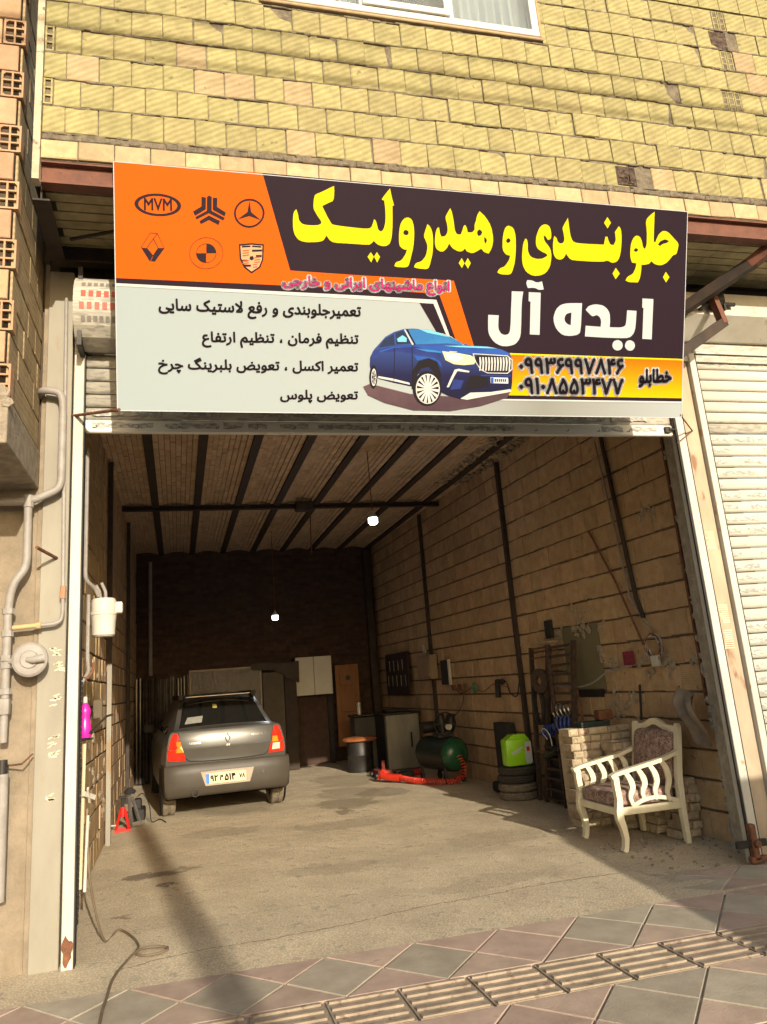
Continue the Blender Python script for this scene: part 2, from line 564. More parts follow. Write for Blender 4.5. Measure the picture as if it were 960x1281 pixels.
# ---------------------------------------------------------------- pavement
pav = thing('pavement', None, None, (0, 0, 0), kind='structure')
m_grout = mat('grout', (0.36, 0.305, 0.24), (0.27, 0.225, 0.175), scale=20, bump=0.4)
m_tg = mat('green_grey_tile', (0.41, 0.365, 0.28), (0.32, 0.28, 0.21), scale=5, rough=0.8, bump=0.35, bscale=60, rnd=0.12, c3=(0.30, 0.27, 0.21), s3=6, t3=0.68)
m_tp = mat('pink_tile', (0.45, 0.345, 0.27), (0.35, 0.265, 0.205), scale=5, rough=0.8, bump=0.35, bscale=60, rnd=0.14, c3=(0.33, 0.25, 0.2), s3=5, t3=0.68)
m_tt = mat('tactile_tile', (0.38, 0.31, 0.225), (0.26, 0.21, 0.15), scale=7, rough=0.85, bump=0.5, bscale=60, rnd=0.1, c3=(0.22, 0.16, 0.11), s3=16, t3=0.6)
b = MB()
b.box((-9, -4.56, -0.2), (11, -0.605, -0.008))
b.build('base_slab', m_grout, pav)
G = 0.006   # half the grout joint
def tile_mesh(name, pts, m, h=0.004):
    mb = MB()
    n = len(pts)
    cx = sum(p[0] for p in pts) / n; cy = sum(p[1] for p in pts) / n
    def shr(p, k):
        dx, dy = cx - p[0], cy - p[1]
        l = math.hypot(dx, dy)
        return (p[0] + dx / l * k, p[1] + dy / l * k)
    lo = [(*shr(p, G * 1.6), -0.008) for p in pts]
    md = [(*shr(p, G * 1.6), h - 0.003) for p in pts]
    up = [(*shr(p, G * 1.6 + 0.004), h) for p in pts]
    fs = [tuple(range(2 * n, 3 * n))]
    for i in range(n):
        j = (i + 1) % n
        fs += [(i, j, j + n, i + n), (i + n, j + n, j + 2 * n, i + 2 * n)]
    mb.raw(lo + md + up, fs)
    me = bpy.data.meshes.new(name)
    me.from_pydata(mb.v, [], mb.f)
    me.materials.append(m)
    return me
S, H2 = 0.53, 0.61
dia = [tile_mesh('tile', [(0, -H2 / 2), (S / 2, 0), (0, H2 / 2), (-S / 2, 0)], m) for m in (m_tg, m_tp)]
tri_t = tile_mesh('tile', [(-S / 2, H2 / 2), (0, 0), (S / 2, H2 / 2)], m_tp)
tri_b = tile_mesh('tile', [(-S / 2, -H2 / 2), (S / 2, -H2 / 2), (0, 0)], m_tp)
tri_tg = tile_mesh('tile', [(-S / 2, H2 / 2), (0, 0), (S / 2, H2 / 2)], m_tg)
def tile_row(yc, xo, i0, i1):
    for i in range(i0, i1):
        x = xo + i * S
        me = dia[1] if (i * 7 + int(yc * 10)) % 5 == 0 else dia[0]
        inst(me, 'tile', pav, (x, yc, random.uniform(-.001, .001)), rot=(0, 0, random.uniform(-.006, .006)))
        inst(tri_tg if (i % 6 == 5) else tri_t, 'tile', pav, (x + S / 2, yc, random.uniform(-.001, .001)))
        inst(tri_b, 'tile', pav, (x + S / 2, yc, random.uniform(-.001, .001)))
tile_row(-0.865, 0.394, -5, 12)
tile_row(-1.885, 0.03, -3, 11)
b = MB()      # the rows farther out, behind the photographer's feet
for r in range(4):
    yc = -2.5 - r * H2
    for i in range(-12, 18):
        x = 0.03 + i * S + (r % 2) * S / 2
        b.box((x - S / 2 + .01, yc - H2 / 2 + .01, -0.008), (x + S / 2 - .01, yc + H2 / 2 - .01, 0.003))
for yc in (-0.865, -1.885):
    for xa, xb in ((-9, 0.394 - 5.5 * S if yc > -1 else 0.03 - 3.5 * S), (0.394 + 12 * S if yc > -1 else 0.03 + 11 * S, 11)):
        b.box((xa, yc - H2 / 2 + .01, -0.008), (xb, yc + H2 / 2 - .01, 0.003))
b.build('outer_tiles', m_tg, pav, kind='stuff')
# tactile strip with raised bars
b = MB()
TL, TW = 0.362, 0.385
b.box((0.004, 0, -0.008), (TL - 0.004, TW, 0.0005))
for k in range(5):
    y = 0.022 + k * (TW - 0.044) / 4
    b.box((0.016, y - 0.011, 0), (TL - 0.016, y + 0.011, 0.011))
b.box((0.004, 0.0, 0), (TL - .004, 0.006, 0.004)); b.box((0.004, TW - 0.006, 0), (TL - .004, TW, 0.004))
me = bpy.data.meshes.new('tactile_tile'); me.from_pydata(b.v, [], b.f); me.materials.append(m_tt)
for i in range(-6, 20):
    inst(me, 'tactile_tile', pav, (1.34 + (i - 0) * 0.3695, -1.573, random.uniform(-.001, .001)))
# small edging slabs between the concrete apron and the tiles
b = MB()
for i in range(7):
    x = 3.75 + i * 0.52
    inst(dia[0], 'tile', pav, (4.108 - .265 + i * S + .265, -0.30 + .02, -0.001), scale=(1, 0.78, 1))
    inst(tri_b, 'tile', pav, (4.108 + i * S + .265, -0.28, -0.001), scale=(1, .78, 1))
    inst(tri_t, 'tile', pav, (4.108 + i * S + .265, -0.28, -0.001), scale=(1, .78, 1))

# ---------------------------------------------------------------- upper brick wall over the shopfront
UW_Y = -1.0
upper = thing('brick_wall', 'yellow clay block wall of the floor above, jutting out over the orange and dark banner', 'wall', (-0.12, UW_Y, 0))
PIT, BH, BL = 0.203, 0.192, 0.2
ZB = 4.957
wx0, wx1, wz0 = 1.42, 3.55, 6.22   # window opening, wall-local x
b = MB()
b.box((0, 0.014, 4.76), (wx0, 0.24, 8.6)); b.box((wx1, 0.014, 4.76), (9.2, 0.24, 8.6))
b.box((wx0, 0.014, 4.76), (wx1, 0.24, wz0 - .01)); b.box((wx0, 0.014, 7.7), (wx1, 0.24, 8.6))
b.build('mortar_bed', m_mortar, upper, local=True)
yb = brick_meshes('brick', BL - 0.006, 0.09, BH, m_yellow, 8, jit=0.0055)
pb = brick_meshes('brick', BL - 0.006, 0.09, BH, m_pinkbrick, 3)
cb = brick_meshes('brick', 0.212, 0.09, 0.128, m_sill, 5, jit=0.005)
HB = MB()      # hollow end brick, 2 x 3 cells
def hollow(w, h, cols, rows, m_face, d=0.085, t=0.011):
    mb = MB()
    mb.m = 0
    for i in range(cols + 1):
        x = i * (w - t) / cols
        mb.box((x, 0, 0), (x + t, d, h))
    for j in range(rows + 1):
        z = j * (h - t) / rows
        for i in range(cols):
            xa = i * (w - t) / cols + t
            mb.box((xa, 0.0015, z), (xa + (w - t) / cols - t, d, z + t))
    cw = (w - t) / cols - t; ch = (h - t) / rows - t
    k = min(cw, ch) * 0.3
    if cols > 1:
        for sx in (0, 1):
            for sz in (0, 1):
                x = t if sx == 0 else w - t
                z = t if sz == 0 else h - t
                dx = k if sx == 0 else -k
                dz = k if sz == 0 else -k
                mb.prism([(x, 0.002, z), (x + dx, 0.002, z), (x, 0.002, z + dz)], (0, d * .9, 0))
    mb.m = 1
    mb.box((t * .5, d - 0.004, t * .5), (w - t * .5, d, h - t * .5))
    me = bpy.data.meshes.new('hollow_brick')
    me.from_pydata(mb.v, [], mb.f)
    me.materials.append(m_face); me.materials.append(m_hole)
    me.polygons.foreach_set('material_index', mb.mi)
    return me
hb_y = hollow(0.055, BH, 1, 3, m_yellow, d=0.075)
b = MB()
nrow = 9
for r in range(nrow):
    z = ZB + r * PIT
    if r % 2 == 1:
        inst(hb_y, 'hollow_brick', upper, (0.0, 0, z)); x = 0.062
        off = 0.1 - 0.062
        first = 0.16
    else:
        x = 0.0
        first = 0.135
    inst(random.choice(yb), 'brick', upper, (x, random.uniform(0, .004), z), scale=(max(0.05, first) / BL, 1, 1))
    x += first
    while x < 7.4:
        w = BL
        if 5.12 < x < 5.3 and r % 2 == 0 and r > 2:
            inst(hb_y, 'hollow_brick', upper, (x, 0.01, z)); x += 0.062; continue
        skip = False
        if z + BH > wz0 and x + w > wx0 - 0.02 and x < wx1 + 0.02:
            if x < wx0 - 0.05:
                w = wx0 - 0.01 - x
            elif x + w > wx1 + 0.06:
                nx_ = wx1 + 0.03
                w = x + w - nx_; x = nx_
            else:
                x += w; continue
        if r == 0 and 4.02 < x < 4.2: skip = True              # the put-log hole
        if r == 7 and 5.1 < x < 5.3: skip = True
        if not skip:
            far = x > 6.35
            src = random.choice(pb) if (random.random() < .035 or (x > 5.3 and random.random() < .5)) else random.choice(yb)
            if far:
                b.box((x, 0, z), (x + w - 0.006, 0.09, z + BH))
            else:
                o = inst(src, 'brick', upper, (x, random.uniform(-.002, .010), z + random.uniform(-.003, .003)), scale=(w / BL, 1, 1), rot=(random.uniform(-.025, .025), random.uniform(-.010, .010), random.uniform(-.025, .025)))
        x += w
    b_top = z + PIT
for r in range(nrow, nrow + 9):
    z = ZB + r * PIT
    x = (r % 2) * 0.1
    while x < 9.1:
        if z < 7.7 and x + BL > wx0 - 0.02 and x < wx1 + 0.02:
            x += BL; continue
        b.box((x, 0, z), (x + BL - 0.006, 0.09, z + BH)); x += BL
b.build('bricks_beyond', m_yellow, upper, local=True, kind='stuff')
x = 0.0
i = 0
while x < 6.9:
    inst(random.choice(cb), 'sill_brick', upper, (x, random.uniform(-.006, .004), 4.768 + random.uniform(-.003, .003)), rot=(0, random.uniform(-.01, .01), 0))
    x += 0.218
    i += 1
# squeezed-out mortar along the lowest joint
b = MB()
x = 0.0
while x < 7.2:
    w = random.uniform(0.03, 0.09)
    b.bbox((x, random.uniform(-0.006, 0.004), 4.897 + random.uniform(0, .012)), (x + w, 0.03, 4.952 + random.uniform(-.012, .004)), 0.006)
    x += w * 0.8
for r in range(nrow):
    x = 0.0
    while x < 7.0:
        w = random.uniform(0.02, 0.12)
        if random.random() < 0.72 and not (ZB + r * PIT > wz0 and wx0 < x < wx1):
            z = ZB + r * PIT - 0.006
            b.bbox((x, random.uniform(-0.003, 0.005), z - random.uniform(.002, .012)), (x + w, 0.03, z + random.uniform(.002, .010)), 0.003)
        x += w
b.build('squeezed_mortar', m_mortar, upper, local=True, kind='stuff')
b = MB()
b.box((4.03, 0.005, 4.97), (4.19, 0.013, 5.13))  # flat dark patches paint the shade of the open holes, rubble over them
b.box((5.14, 0.005, ZB + 7 * PIT), (5.3, 0.013, ZB + 7 * PIT + BH - .02))
for k in range(14):
    b.bbox((random.uniform(4.04, 4.16), -.002, 4.97 + random.uniform(0, .09)), (random.uniform(4.06, 4.18), .012, 4.98 + random.uniform(0, .1)), .004)
b.build('hole_shade_rubble', mat('shaded_rubble', (0.16, 0.11, 0.08), (0.035, 0.025, 0.02), scale=30, bump=1.5), upper, local=True, kind='stuff')
b = MB()
b.box((-0.045, -0.02, 4.60), (-0.004, 0.06, 8.6))
b.build('edge_strip', mat('edge_plaster', (0.55, 0.47, 0.33), (0.40, 0.34, 0.24), scale=14, bump=0.7, c3=(0.2, 0.16, 0.12), s3=11, t3=0.6), upper, local=True)

# window
win = thing('window', 'white framed sliding window with pale curtains in the yellow brick wall above the banner', 'window', (1.30, -1.0, 6.22))
m_upvc = mat('white_frame', (0.80, 0.78, 0.74), (0.74, 0.71, 0.66), scale=5, rough=0.4)
b = MB()
W_, HW = 2.13, 1.4
for a, c in (((0, -0.02, 0), (W_, 0.05, 0.055)), ((0, -0.02, HW - .055), (W_, 0.05, HW)), ((0, -.018, .055), (0.055, .05, HW - .055)), ((W_ - .055, -.018, .055), (W_, .05, HW - .055)), ((0.70, -.015, .055), (0.745, .05, HW - .055)), ((1.385, -.015, .055), (1.43, .05, HW - .055))):
    b.bbox(a, c, 0.006)
b.build('window_frame', m_upvc, win, local=True)
b = MB()
for a, c in (((0.72, -0.045, 0.05), (1.40, -0.022, 0.10)), ((0.72, -0.045, .10), (0.77, -0.022, 1.33)), ((1.35, -.045, .10), (1.40, -.022, 1.33)), ((0.72, -0.045, 1.33), (1.40, -0.022, 1.36))):
    b.bbox(a, c, 0.004)
b.build('sliding_sash', m_upvc, win, local=True)
glass = bpy.data.materials.new('window_glass'); glass.use_nodes = True
g = glass.node_tree.nodes['Principled BSDF']
g.inputs['Base Color'].default_value = (.8, .85, .85, 1); g.inputs['Transmission Weight'].default_value = 0.9; g.inputs['Roughness'].default_value = 0.03; g.inputs['IOR'].default_value = 1.1
for xa, xb, y in ((0.05, 0.71, 0.02), (0.76, 1.36, -0.034), (1.42, 2.08, 0.02)):
    b = MB(); b.box((xa, y, 0.05), (xb, y + 0.004, HW - .05)); b.build('pane', glass, win, local=True)
m_curt = mat('curtain', (0.66, 0.70, 0.74), (0.52, 0.56, 0.60), scale=2, rough=0.9)
for xa, xb in ((0.02, 0.72), (1.42, 2.12)):
    b = MB(); n = 60; vs = []
    for i in range(n + 1):
        x = xa + (xb - xa) * i / n
        y = 0.12 + 0.022 * math.sin(i * 1.05) + 0.008 * math.sin(i * 0.37)
        vs += [(x, y, 0.02), (x, y, HW)]
    b.raw(vs, [(2 * i, 2 * i + 2, 2 * i + 3, 2 * i + 1) for i in range(n)])
    b.build('curtain', m_curt, win, local=True, smooth=True)
b = MB(); b.box((0.72, 0.14, 0.02), (1.42, 0.15, HW)); b.build('insect_screen', mat('screen', (0.13, 0.14, 0.13), (0.1, 0.11, 0.1), scale=4), win, local=True)
b = MB(); b.bbox((-0.03, -0.015, -0.03), (W_ + .03, 0.06, -0.004), 0.005); b.bbox((W_ + .005, -0.01, 0), (W_ + .03, .05, HW), .005)
b.build('window_sill', m_sill, win, local=True)
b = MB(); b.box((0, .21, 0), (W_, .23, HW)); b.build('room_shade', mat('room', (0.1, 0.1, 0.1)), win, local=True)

# ---------------------------------------------------------------- overhang soffit
soff = thing('overhang_soffit', None, None, (0, 0, 0), kind='structure')
b = MB(); b.box((-0.14, -0.93, 4.70), (9.0, 0.2, 4.95)); b.build('slab', m_mortar_dark, soff)
b = MB()
for j in range(9):
    y = -0.90 + j * 0.1
    x = -0.06 + random.uniform(-.1, 0)
    while x < 8.8:
        w = random.uniform(0.48, 0.52)
        b.box((x, y, 4.655 + random.uniform(0, .004)), (x + w - 0.006, y + 0.086, 4.72), jit=0.0015)
        x += w
b.build('soffit_blocks', m_soffit, soff, kind='stuff')
def steel(name, label, p0, p1, w, h, m, t=0.012, solid=False, up=(0, 0, 1), group=None):
    mb = MB()
    (mb.beam if solid else mb.ibeam)(p0, p1, w, h, *([] if solid else [t]), up=up)
    o = mb.build(name, m)
    return tag(o, label, 'beam', group)
steel('steel_beam', 'red primed steel beam along the lower edge of the yellow brick wall, behind the banner top', (-0.12, -0.94, 4.68), (9.0, -0.94, 4.68), 0.09, 0.155, m_rust)
steel('steel_beam', 'dark steel beam along the underside of the overhang, close above the roller shutters', (-0.15, -0.14, 4.60), (9.0, -0.14, 4.60), 0.09, 0.12, m_beam)
steel('steel_beam', 'black steel cantilever at the left end of the overhang beside the orange banner panel', (-0.125, -0.91, 4.60), (-0.125, -0.21, 4.60), 0.10, 0.15, m_beam)
steel('steel_beam', 'thin dark diagonal rod under the overhang left of the orange banner panel', (-0.02, -0.4, 4.58), (0.9, -0.75, 4.62), 0.018, 0.018, m_beam, solid=True)

# ---------------------------------------------------------------- garage shell
def wall_thing(label, origin, rotz):
    return thing('brick_wall', label, 'wall', origin, rotz)
PH = 0.2435
rw = wall_thing('long right-hand inner wall of tan clay blocks running to the back of the garage', (5.08, 0.0, 0), R(-88.05))
b = MB(); b.box((-10.95, 0.02, -0.1), (-0.03, 0.25, 4.6)); b.build('mortar_bed', mat('wall_mortar', (0.19, 0.135, 0.085), (0.10, 0.07, 0.045), scale=16, bump=1.0), rw, local=True)
wl = 0.255
wb = brick_meshes('brick', wl - 0.003, 0.09, PH - 0.019, m_wallbrick, 7, jit=0.007)
b = MB()
cnt = 0
NX0, NX1, NZ0, NZ1 = -2.90, -2.12, 1.222, 1.942      # niche
def blocked(x, w, z, h):
    return x + w > NX0 + .05 and x < NX1 - .05 and z + h > NZ0 + .01 and z < NZ1 - .01
for r in range(18):
    z = 0.0 + r * PH
    hh = PH
    x = -0.04 - (r % 2) * 0.12
    while x > -10.9:
        w = wl * (0.82 if random.random() < .12 else 1.0)
        xa = x - w
        if z + PH > NZ0 + .01 and z < NZ1 - .01:
            if xa < NX1 and x > NX1 + .05: xa = NX1; w = x - xa
            elif x > NX0 and xa < NX0 and x < NX1: x = NX0; w = x - xa
        if not blocked(xa, w, z, PH):
            yy = random.uniform(0, 0.008)
            if xa > -3.95 and cnt < 296 and z > 0.2:
                inst(random.choice(wb), 'brick', rw, (xa, yy, z + random.uniform(-.006, .006)), scale=((w) / wl, 1, 1), rot=(random.uniform(-.012, .012), random.uniform(-.008, .008), random.uniform(-.01, .01)))
                cnt += 1
            else:
                b.box((xa, yy, z), (x - 0.006, 0.09, z + PH - 0.024), jit=0.002)
        x = xa
b.build('bricks_beyond', m_wallstuff, rw, local=True, kind='stuff')
# broken brick and mortar blobs
def blob(mb, c, r, sx=1, sy=1, sz=1, j=0.25, n=7):
    b0 = len(mb.v)
    mb.sphere(c, r, sx, sy, sz, n)
    for i in range(b0, len(mb.v)):
        v = mb.v[i]
        k = 1 + random.uniform(-j, j)
        mb.v[i] = tuple(c[q] + (v[q] - c[q]) * k for q in range(3))
b = MB()
for (x, z, n_, sp) in ((-0.95, 2.88, 14, .1), (-1.65, 1.15, 16, .16), (-1.95, 1.5, 14, .10), (-2.05, 1.85, 8, .07), (-2.5, 1.96, 46, .26), (-2.1, 1.6, 14, .05), (-2.95, 1.5, 8, .04), (-2.95, 1.85, 10, .05), (-1.25, 1.5, 22, .16), (-1.0, 1.45, 14, .1), (-1.6, 0.9, 10, .1), (-1.9, 1.2, 14, .16), (-0.6, 1.5, 10, .1), (-2.0, .95, 12, .2), (-3.98, 1.8, 6, .05)):
    for k in range(n_):
        blob(b, (x + random.gauss(0, sp * .6), 0.0 + random.uniform(-.004, .01), z + random.gauss(0, sp * .45)), random.uniform(.012, .04), 1, .35, 1)
b.build('mortar_daubs', mat('pale_mortar', (0.44, 0.36, 0.25), (0.30, 0.24, 0.17), scale=30, bump=1.0), rw, local=True, kind='stuff')
b = MB(); b.box((NX0 + .01, 0.012, NZ0 + .01), (NX1 - .01, 0.019, NZ1 - .01)); b.build('niche_panel', mat('olive_board', (0.20, 0.18, 0.10), (0.17, 0.15, 0.085), scale=3), rw, local=True)
b = MB(); b.box((NX0 + .12, -0.012, NZ0 - .06), (NX1 - .05, 0.10, NZ0 + .02)); b.build('niche_gap', m_darkmetal, rw, local=True)

lw = wall_thing('left-hand inner wall of sandy clay blocks with sunlight raking over it, behind the white guide rail', (-0.12, 0.0, 0), R(90))
b = MB(); b.box((0.0, 0.02, -0.1), (10.95, 0.05, 4.6)); b.build('mortar_bed', m_mortar_dark, lw, local=True)
lb = brick_meshes('brick', wl - 0.005, 0.028, PH - 0.02, m_leftbrick, 5, jit=0.005)
b = MB(); cnt = 0
for r in range(18):
    z = r * PH
    x = 0.05 + (r % 2) * 0.12
    while x < 10.9:
        if x < 3.4 and cnt < 290:
            inst(random.choice(lb), 'brick', lw, (x, random.uniform(0, .012), z + random.uniform(-.003, .003)), rot=(random.uniform(-.015, .015), random.uniform(-.008, .008), random.uniform(-.015, .015)))
            cnt += 1
        else:
            yy = random.uniform(0, .01)
            b.box((x, yy, z), (x + wl - .006, 0.045, z + PH - .02), jit=0.002)
        x += wl
b.build('bricks_beyond', m_wallstuff, lw, local=True, kind='stuff')
b = MB()
for k in range(70):
    blob(b, (random.uniform(.3, 4.6), 0.0, random.uniform(.15, 1.9)), random.uniform(.015, .05), 1.2, .35, 1)
b.build('mortar_daubs', MATS['pale_mortar'], lw, local=True, kind='stuff')

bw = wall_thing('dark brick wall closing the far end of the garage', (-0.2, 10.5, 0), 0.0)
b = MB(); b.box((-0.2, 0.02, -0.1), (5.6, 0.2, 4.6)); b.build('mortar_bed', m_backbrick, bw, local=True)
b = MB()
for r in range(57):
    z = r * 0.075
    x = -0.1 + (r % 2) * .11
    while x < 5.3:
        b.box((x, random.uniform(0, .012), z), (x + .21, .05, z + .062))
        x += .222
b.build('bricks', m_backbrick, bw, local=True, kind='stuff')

# ceiling: jack arches of brick between dark steel beams
ceil = thing('ceiling', None, None, (0, 0, 0), kind='structure')
CZ_ = 4.272
b = MB(); b.box((-0.4, 0.05, CZ_ + 0.13), (5.5, 10.9, CZ_ + .4)); b.build('slab', m_mortar_dark, ceil)
bx = [0.3604 + k * 0.6115 for k in range(8)]
b = MB()
for k in range(-1, 8):
    xa = (bx[k] if k >= 0 else bx[0] - 0.6115) + 0.05
    xb = (bx[k + 1] if k < 7 else bx[7] + .6115) - 0.05
    nb = 8
    for q in range(nb):
        u0 = q / nb
        um = (q + .5) / nb
        xw = (xb - xa) / nb
        za = CZ_ + 0.012 + 0.045 * math.sin(math.pi * um)
        y = 0.1 + (q % 2) * .11
        while y < 10.8:
            rr = random.uniform(-.003, .003)
            b.box((xa + u0 * (xb - xa) + .003, y, za + rr), (xa + u0 * (xb - xa) + xw - .003, y + .214, za + .06))
            y += .222
b.build('ceiling_bricks', m_ceil, ceil, kind='stuff')
for k in range(8):
    mb = MB(); mb.ibeam((bx[k], 0.06, CZ_ + .05), (bx[k], 10.6, CZ_ + .05), 0.10, 0.12); mb.build('ceiling_beam', m_beam, ceil)
mb = MB(); mb.ibeam((-0.2, 6.33, CZ_ - .02), (5.0, 6.33, CZ_ - .02), 0.09, 0.07); mb.build('ceiling_beam', m_beam, ceil)
b = MB()
for k in range(300):
    blob(b, (random.uniform(4.45, 4.95), random.uniform(2.4, 5.2), CZ_ + random.uniform(.0, .04)), random.uniform(.012, .045), 1, 1, .5)
b.build('ceiling_rubble', m_rough, ceil, kind='stuff')

# steel uprights along the two side walls
def upright(label, x, y, z1, w=0.07, d=0.05, z0=0.0, m=None, rotz=0, group=None):
    t = tag(MB().box((x - d / 2, y - w / 2, z0), (x + d / 2, y + w / 2, z1)).build('steel_column', m or m_beam), label, 'column', group)
    return t
def rwx(y, off=0.0):
    return 5.08 - 0.034 * y - off
upright('dark steel column on the right inner wall, nearer one, rising behind the rusty racks', rwx(4.0, .02), 4.0, 4.27)
upright('dark steel column on the right inner wall, farther one, passing the grey electrical box', rwx(7.25, .02), 7.25, 4.27)
upright('black upper length of the steel column on the left inner wall above the white gas filter', -0.09, 3.95, 4.27, 0.09, z0=1.9)
upright('pale lower length of the steel column on the sunlit left inner wall behind the red jack stand', -0.085, 3.97, 1.9, 0.09, m=m_column)  # one column in two lengths, black above and pale below
upright('dark steel column on the left inner wall near the back', -0.09, 7.4, 4.27, 0.09)
upright('dark steel column in the far right corner of the garage', 4.55, 10.3, 4.2, 0.12, 0.12)

# ---------------------------------------------------------------- facade below the overhang
fac = thing('lintel_wall', 'rough cement lintel wall above the garage opening, mostly hidden by the banner', 'wall', (0, 0, 0))
b = MB(); b.box((-0.2, 0.06, 3.45), (9.0, 0.30, 4.72)); b.build('wall', m_rough, fac)
pl = tag(MB().box((-3.0, 0.0, -0.05), (-0.235, 0.3, 2.95)).build('plaster_wall', m_plaster), 'beige plastered wall at the left edge behind the grey gas pipes', 'wall')
b = MB(); b.box((-0.232, -0.012, -0.03), (-0.205, 0.3, 4.6)); 
tag(b.build('wall_edge', m_plaster), 'narrow plaster edge between the beige wall and the grey steel column', 'wall edge')
col = thing('steel_column', 'tall grey painted steel column with chalky stencil marks left of the garage opening', 'column', (-0.12, 0, 0))
b = MB(); b.bbox((-0.203, -0.03, -0.03), (-0.035, 0.12, 4.54), 0.004); b.build('shaft', m_column, col)
b = MB()
for zc, hgt, xx in ((1.73, .11, -.05), (1.83, .05, -.075), (1.52, .07, -.07), (1.28, .09, -.075), (1.2, .03, -.065), (.95, .05, -.08)):
    for q in range(7):
        x = xx + random.uniform(-.03, .014) - .012; z = zc + random.uniform(-hgt / 2, hgt / 2)
        b.beam((x - .018, -0.0315, z), (x + .018, -0.0315, z + random.uniform(-.012, .02)), .002, random.uniform(.004, .009))
b.build('chalk_marks', mat('chalk', (0.75, 0.68, 0.48), (0.65, 0.58, 0.4), scale=30), col, kind='stuff')

def guide(label, x0, x1, z0, z1, lean=None, y0=-0.06, m=m_white):
    t = thing('guide_rail', label, 'guide rail', ((x0 + x1) / 2, 0, z0), group='roller shutter guide rails')
    w = x1 - x0
    mb = MB()
    mb.bbox((x0, y0, z0), (x1, y0 + .012, z1), 0.004)
    mb.box((x0, y0 + .012, z0), (x0 + .006, 0.03, z1)); mb.box((x1 - .006, y0 + .012, z0), (x1, 0.03, z1))
    mb.build('channel', m, t)
    mb = MB(); mb.box((x1 + .001, y0 + .004, z0), (x1 + .009, 0.03, z1)); mb.build('rubber_seal', m_black, t)
    if 4.7 < x0 < 4.9:
        mb = MB(); mb.box((x0 - .014, y0 + .01, z0), (x0 - .001, y0 + .028, z1)); mb.build('rubber_seal', m_black, t)
    return t
gl = guide('cream steel guide rail at the left side of the open garage, rusty at its foot', -0.018, 0.048, -0.005, 4.12)
b = MB(); b.prism([(0.016 + .03 * math.cos(a) * (1 + .25 * math.sin(5 * a)), -0.0605, .10 + .075 * math.sin(a) * (1 + .3 * math.sin(3 * a + 1))) for a in [2 * math.pi * k / 22 for k in range(22)]], (0, -.0015, 0)); b.build('rust_patch', m_rust2, gl)
gr = guide('cream guide rail at the right side of the open garage, bracket near its foot', 4.755, 4.825, -0.005, 3.5)
# brown pilaster between the two shopfronts
pil = thing('pilaster', 'stained tan pilaster between the two shutter guide rails at the right', 'pilaster', (4.9, 0, 0))
b = MB(); b.bbox((4.838, -0.02, -0.05), (4.99, 0.05, 4.5), 0.004)
b.build('post', mat('tan_stained', (0.44, 0.35, 0.25), (0.33, 0.26, 0.18), scale=6, rough=0.7, bump=0.15, stretch=(1, 1, .4), c3=(0.24, 0.13, 0.075), s3=5, t3=0.6), pil)
b = MB()
for zc in (2.35, 1.75, 1.55):
    for q in range(9):
        b.beam((4.86 + random.uniform(0, .03), -0.0215, zc + q * .017), (4.95, -0.0215, zc + q * .017), .002, .007)
b.build('chalk_marks', MATS['chalk'], pil, kind='stuff')
gr2 = guide('cream steel guide rail of the closed shutter at the right edge', 5.0, 5.06, -0.005, 4.2)
tag(MB().box((4.90, 0.052, -0.05), (5.09, 0.34, 4.3)).build('cement_pier', mat('light_cement', (0.44, 0.39, 0.31), (0.30, 0.26, 0.205), scale=13, bump=1.8, bscale=30)), 'rough grey cement strip just inside the right guide rail, behind the hanging rag', 'pier')
b = MB()
for k in range(520):
    blob(b, (4.92 + random.uniform(0, .14), 0.35 + random.uniform(-.02, .04), random.uniform(0, 1.2) if k < 300 else random.uniform(0, 3.4)), random.uniform(.008, .032), .9, .7, 1.1, j=.45)
tag(b.build('cement_lumps', MATS['light_cement']), 'lumps of rough cement and dust clinging beside the right guide rail', 'cement', None)
bpy.data.objects['cement_lumps']['kind'] = 'stuff'
# lattice of angle iron beside it
lat = thing('angle_iron', 'dark rusty angle iron with rungs standing just inside the right guide rail', 'angle iron', (4.95, 0.5, 0))
b = MB(); b.beam((4.98, 0.47, 1.1), (4.98, .47, 4.2), .025, .025, (0, 1, 0)); b.build('post', m_rust2, lat)
for k in range(12):
    b = MB(); b.beam((4.98, 0.485, 1.3 + k * .2), (5.06, .55, 1.3 + k * .2), .01, .012); b.build('rung', m_rust2, lat)

# ---------------------------------------------------------------- roller shutters
slat_me = MB()
def slat_mesh(w, m, h=0.099):
    mb = MB()
    prof = [(0.012, 0.0), (-0.004, 0.004), (-0.011, 0.02), (-0.013, 0.05), (-0.010, 0.078), (-0.002, 0.090), (0.012, 0.094)]
    n = len(prof)
    mb.raw([(0, y, z) for y, z in prof] + [(w, y, z) for y, z in prof], [(i, i + n, i + n + 1, i + 1) for i in range(n - 1)] + [tuple(range(n)), tuple(reversed(range(n, 2 * n)))])
    me = bpy.data.meshes.new('slat')
    me.from_pydata(mb.v, [], mb.f)
    me.materials.append(m)
    for p in me.polygons:
        p.use_smooth = len(p.vertices) == 4
    return me
sh = thing('roller_shutter', 'closed cream roller shutter at the right edge, film peeling off its slats', 'roller shutter', (5.06, 0, 0))
sm_new = slat_mesh(3.4, m_slat); sm_old = slat_mesh(3.4, m_slat_old)
for k in range(42):
    z = 0.06 + k * 0.0995
    inst(sm_old if (k > 39 or k in (33,)) else sm_new, 'slat', sh, (0.0, 0.0, z))
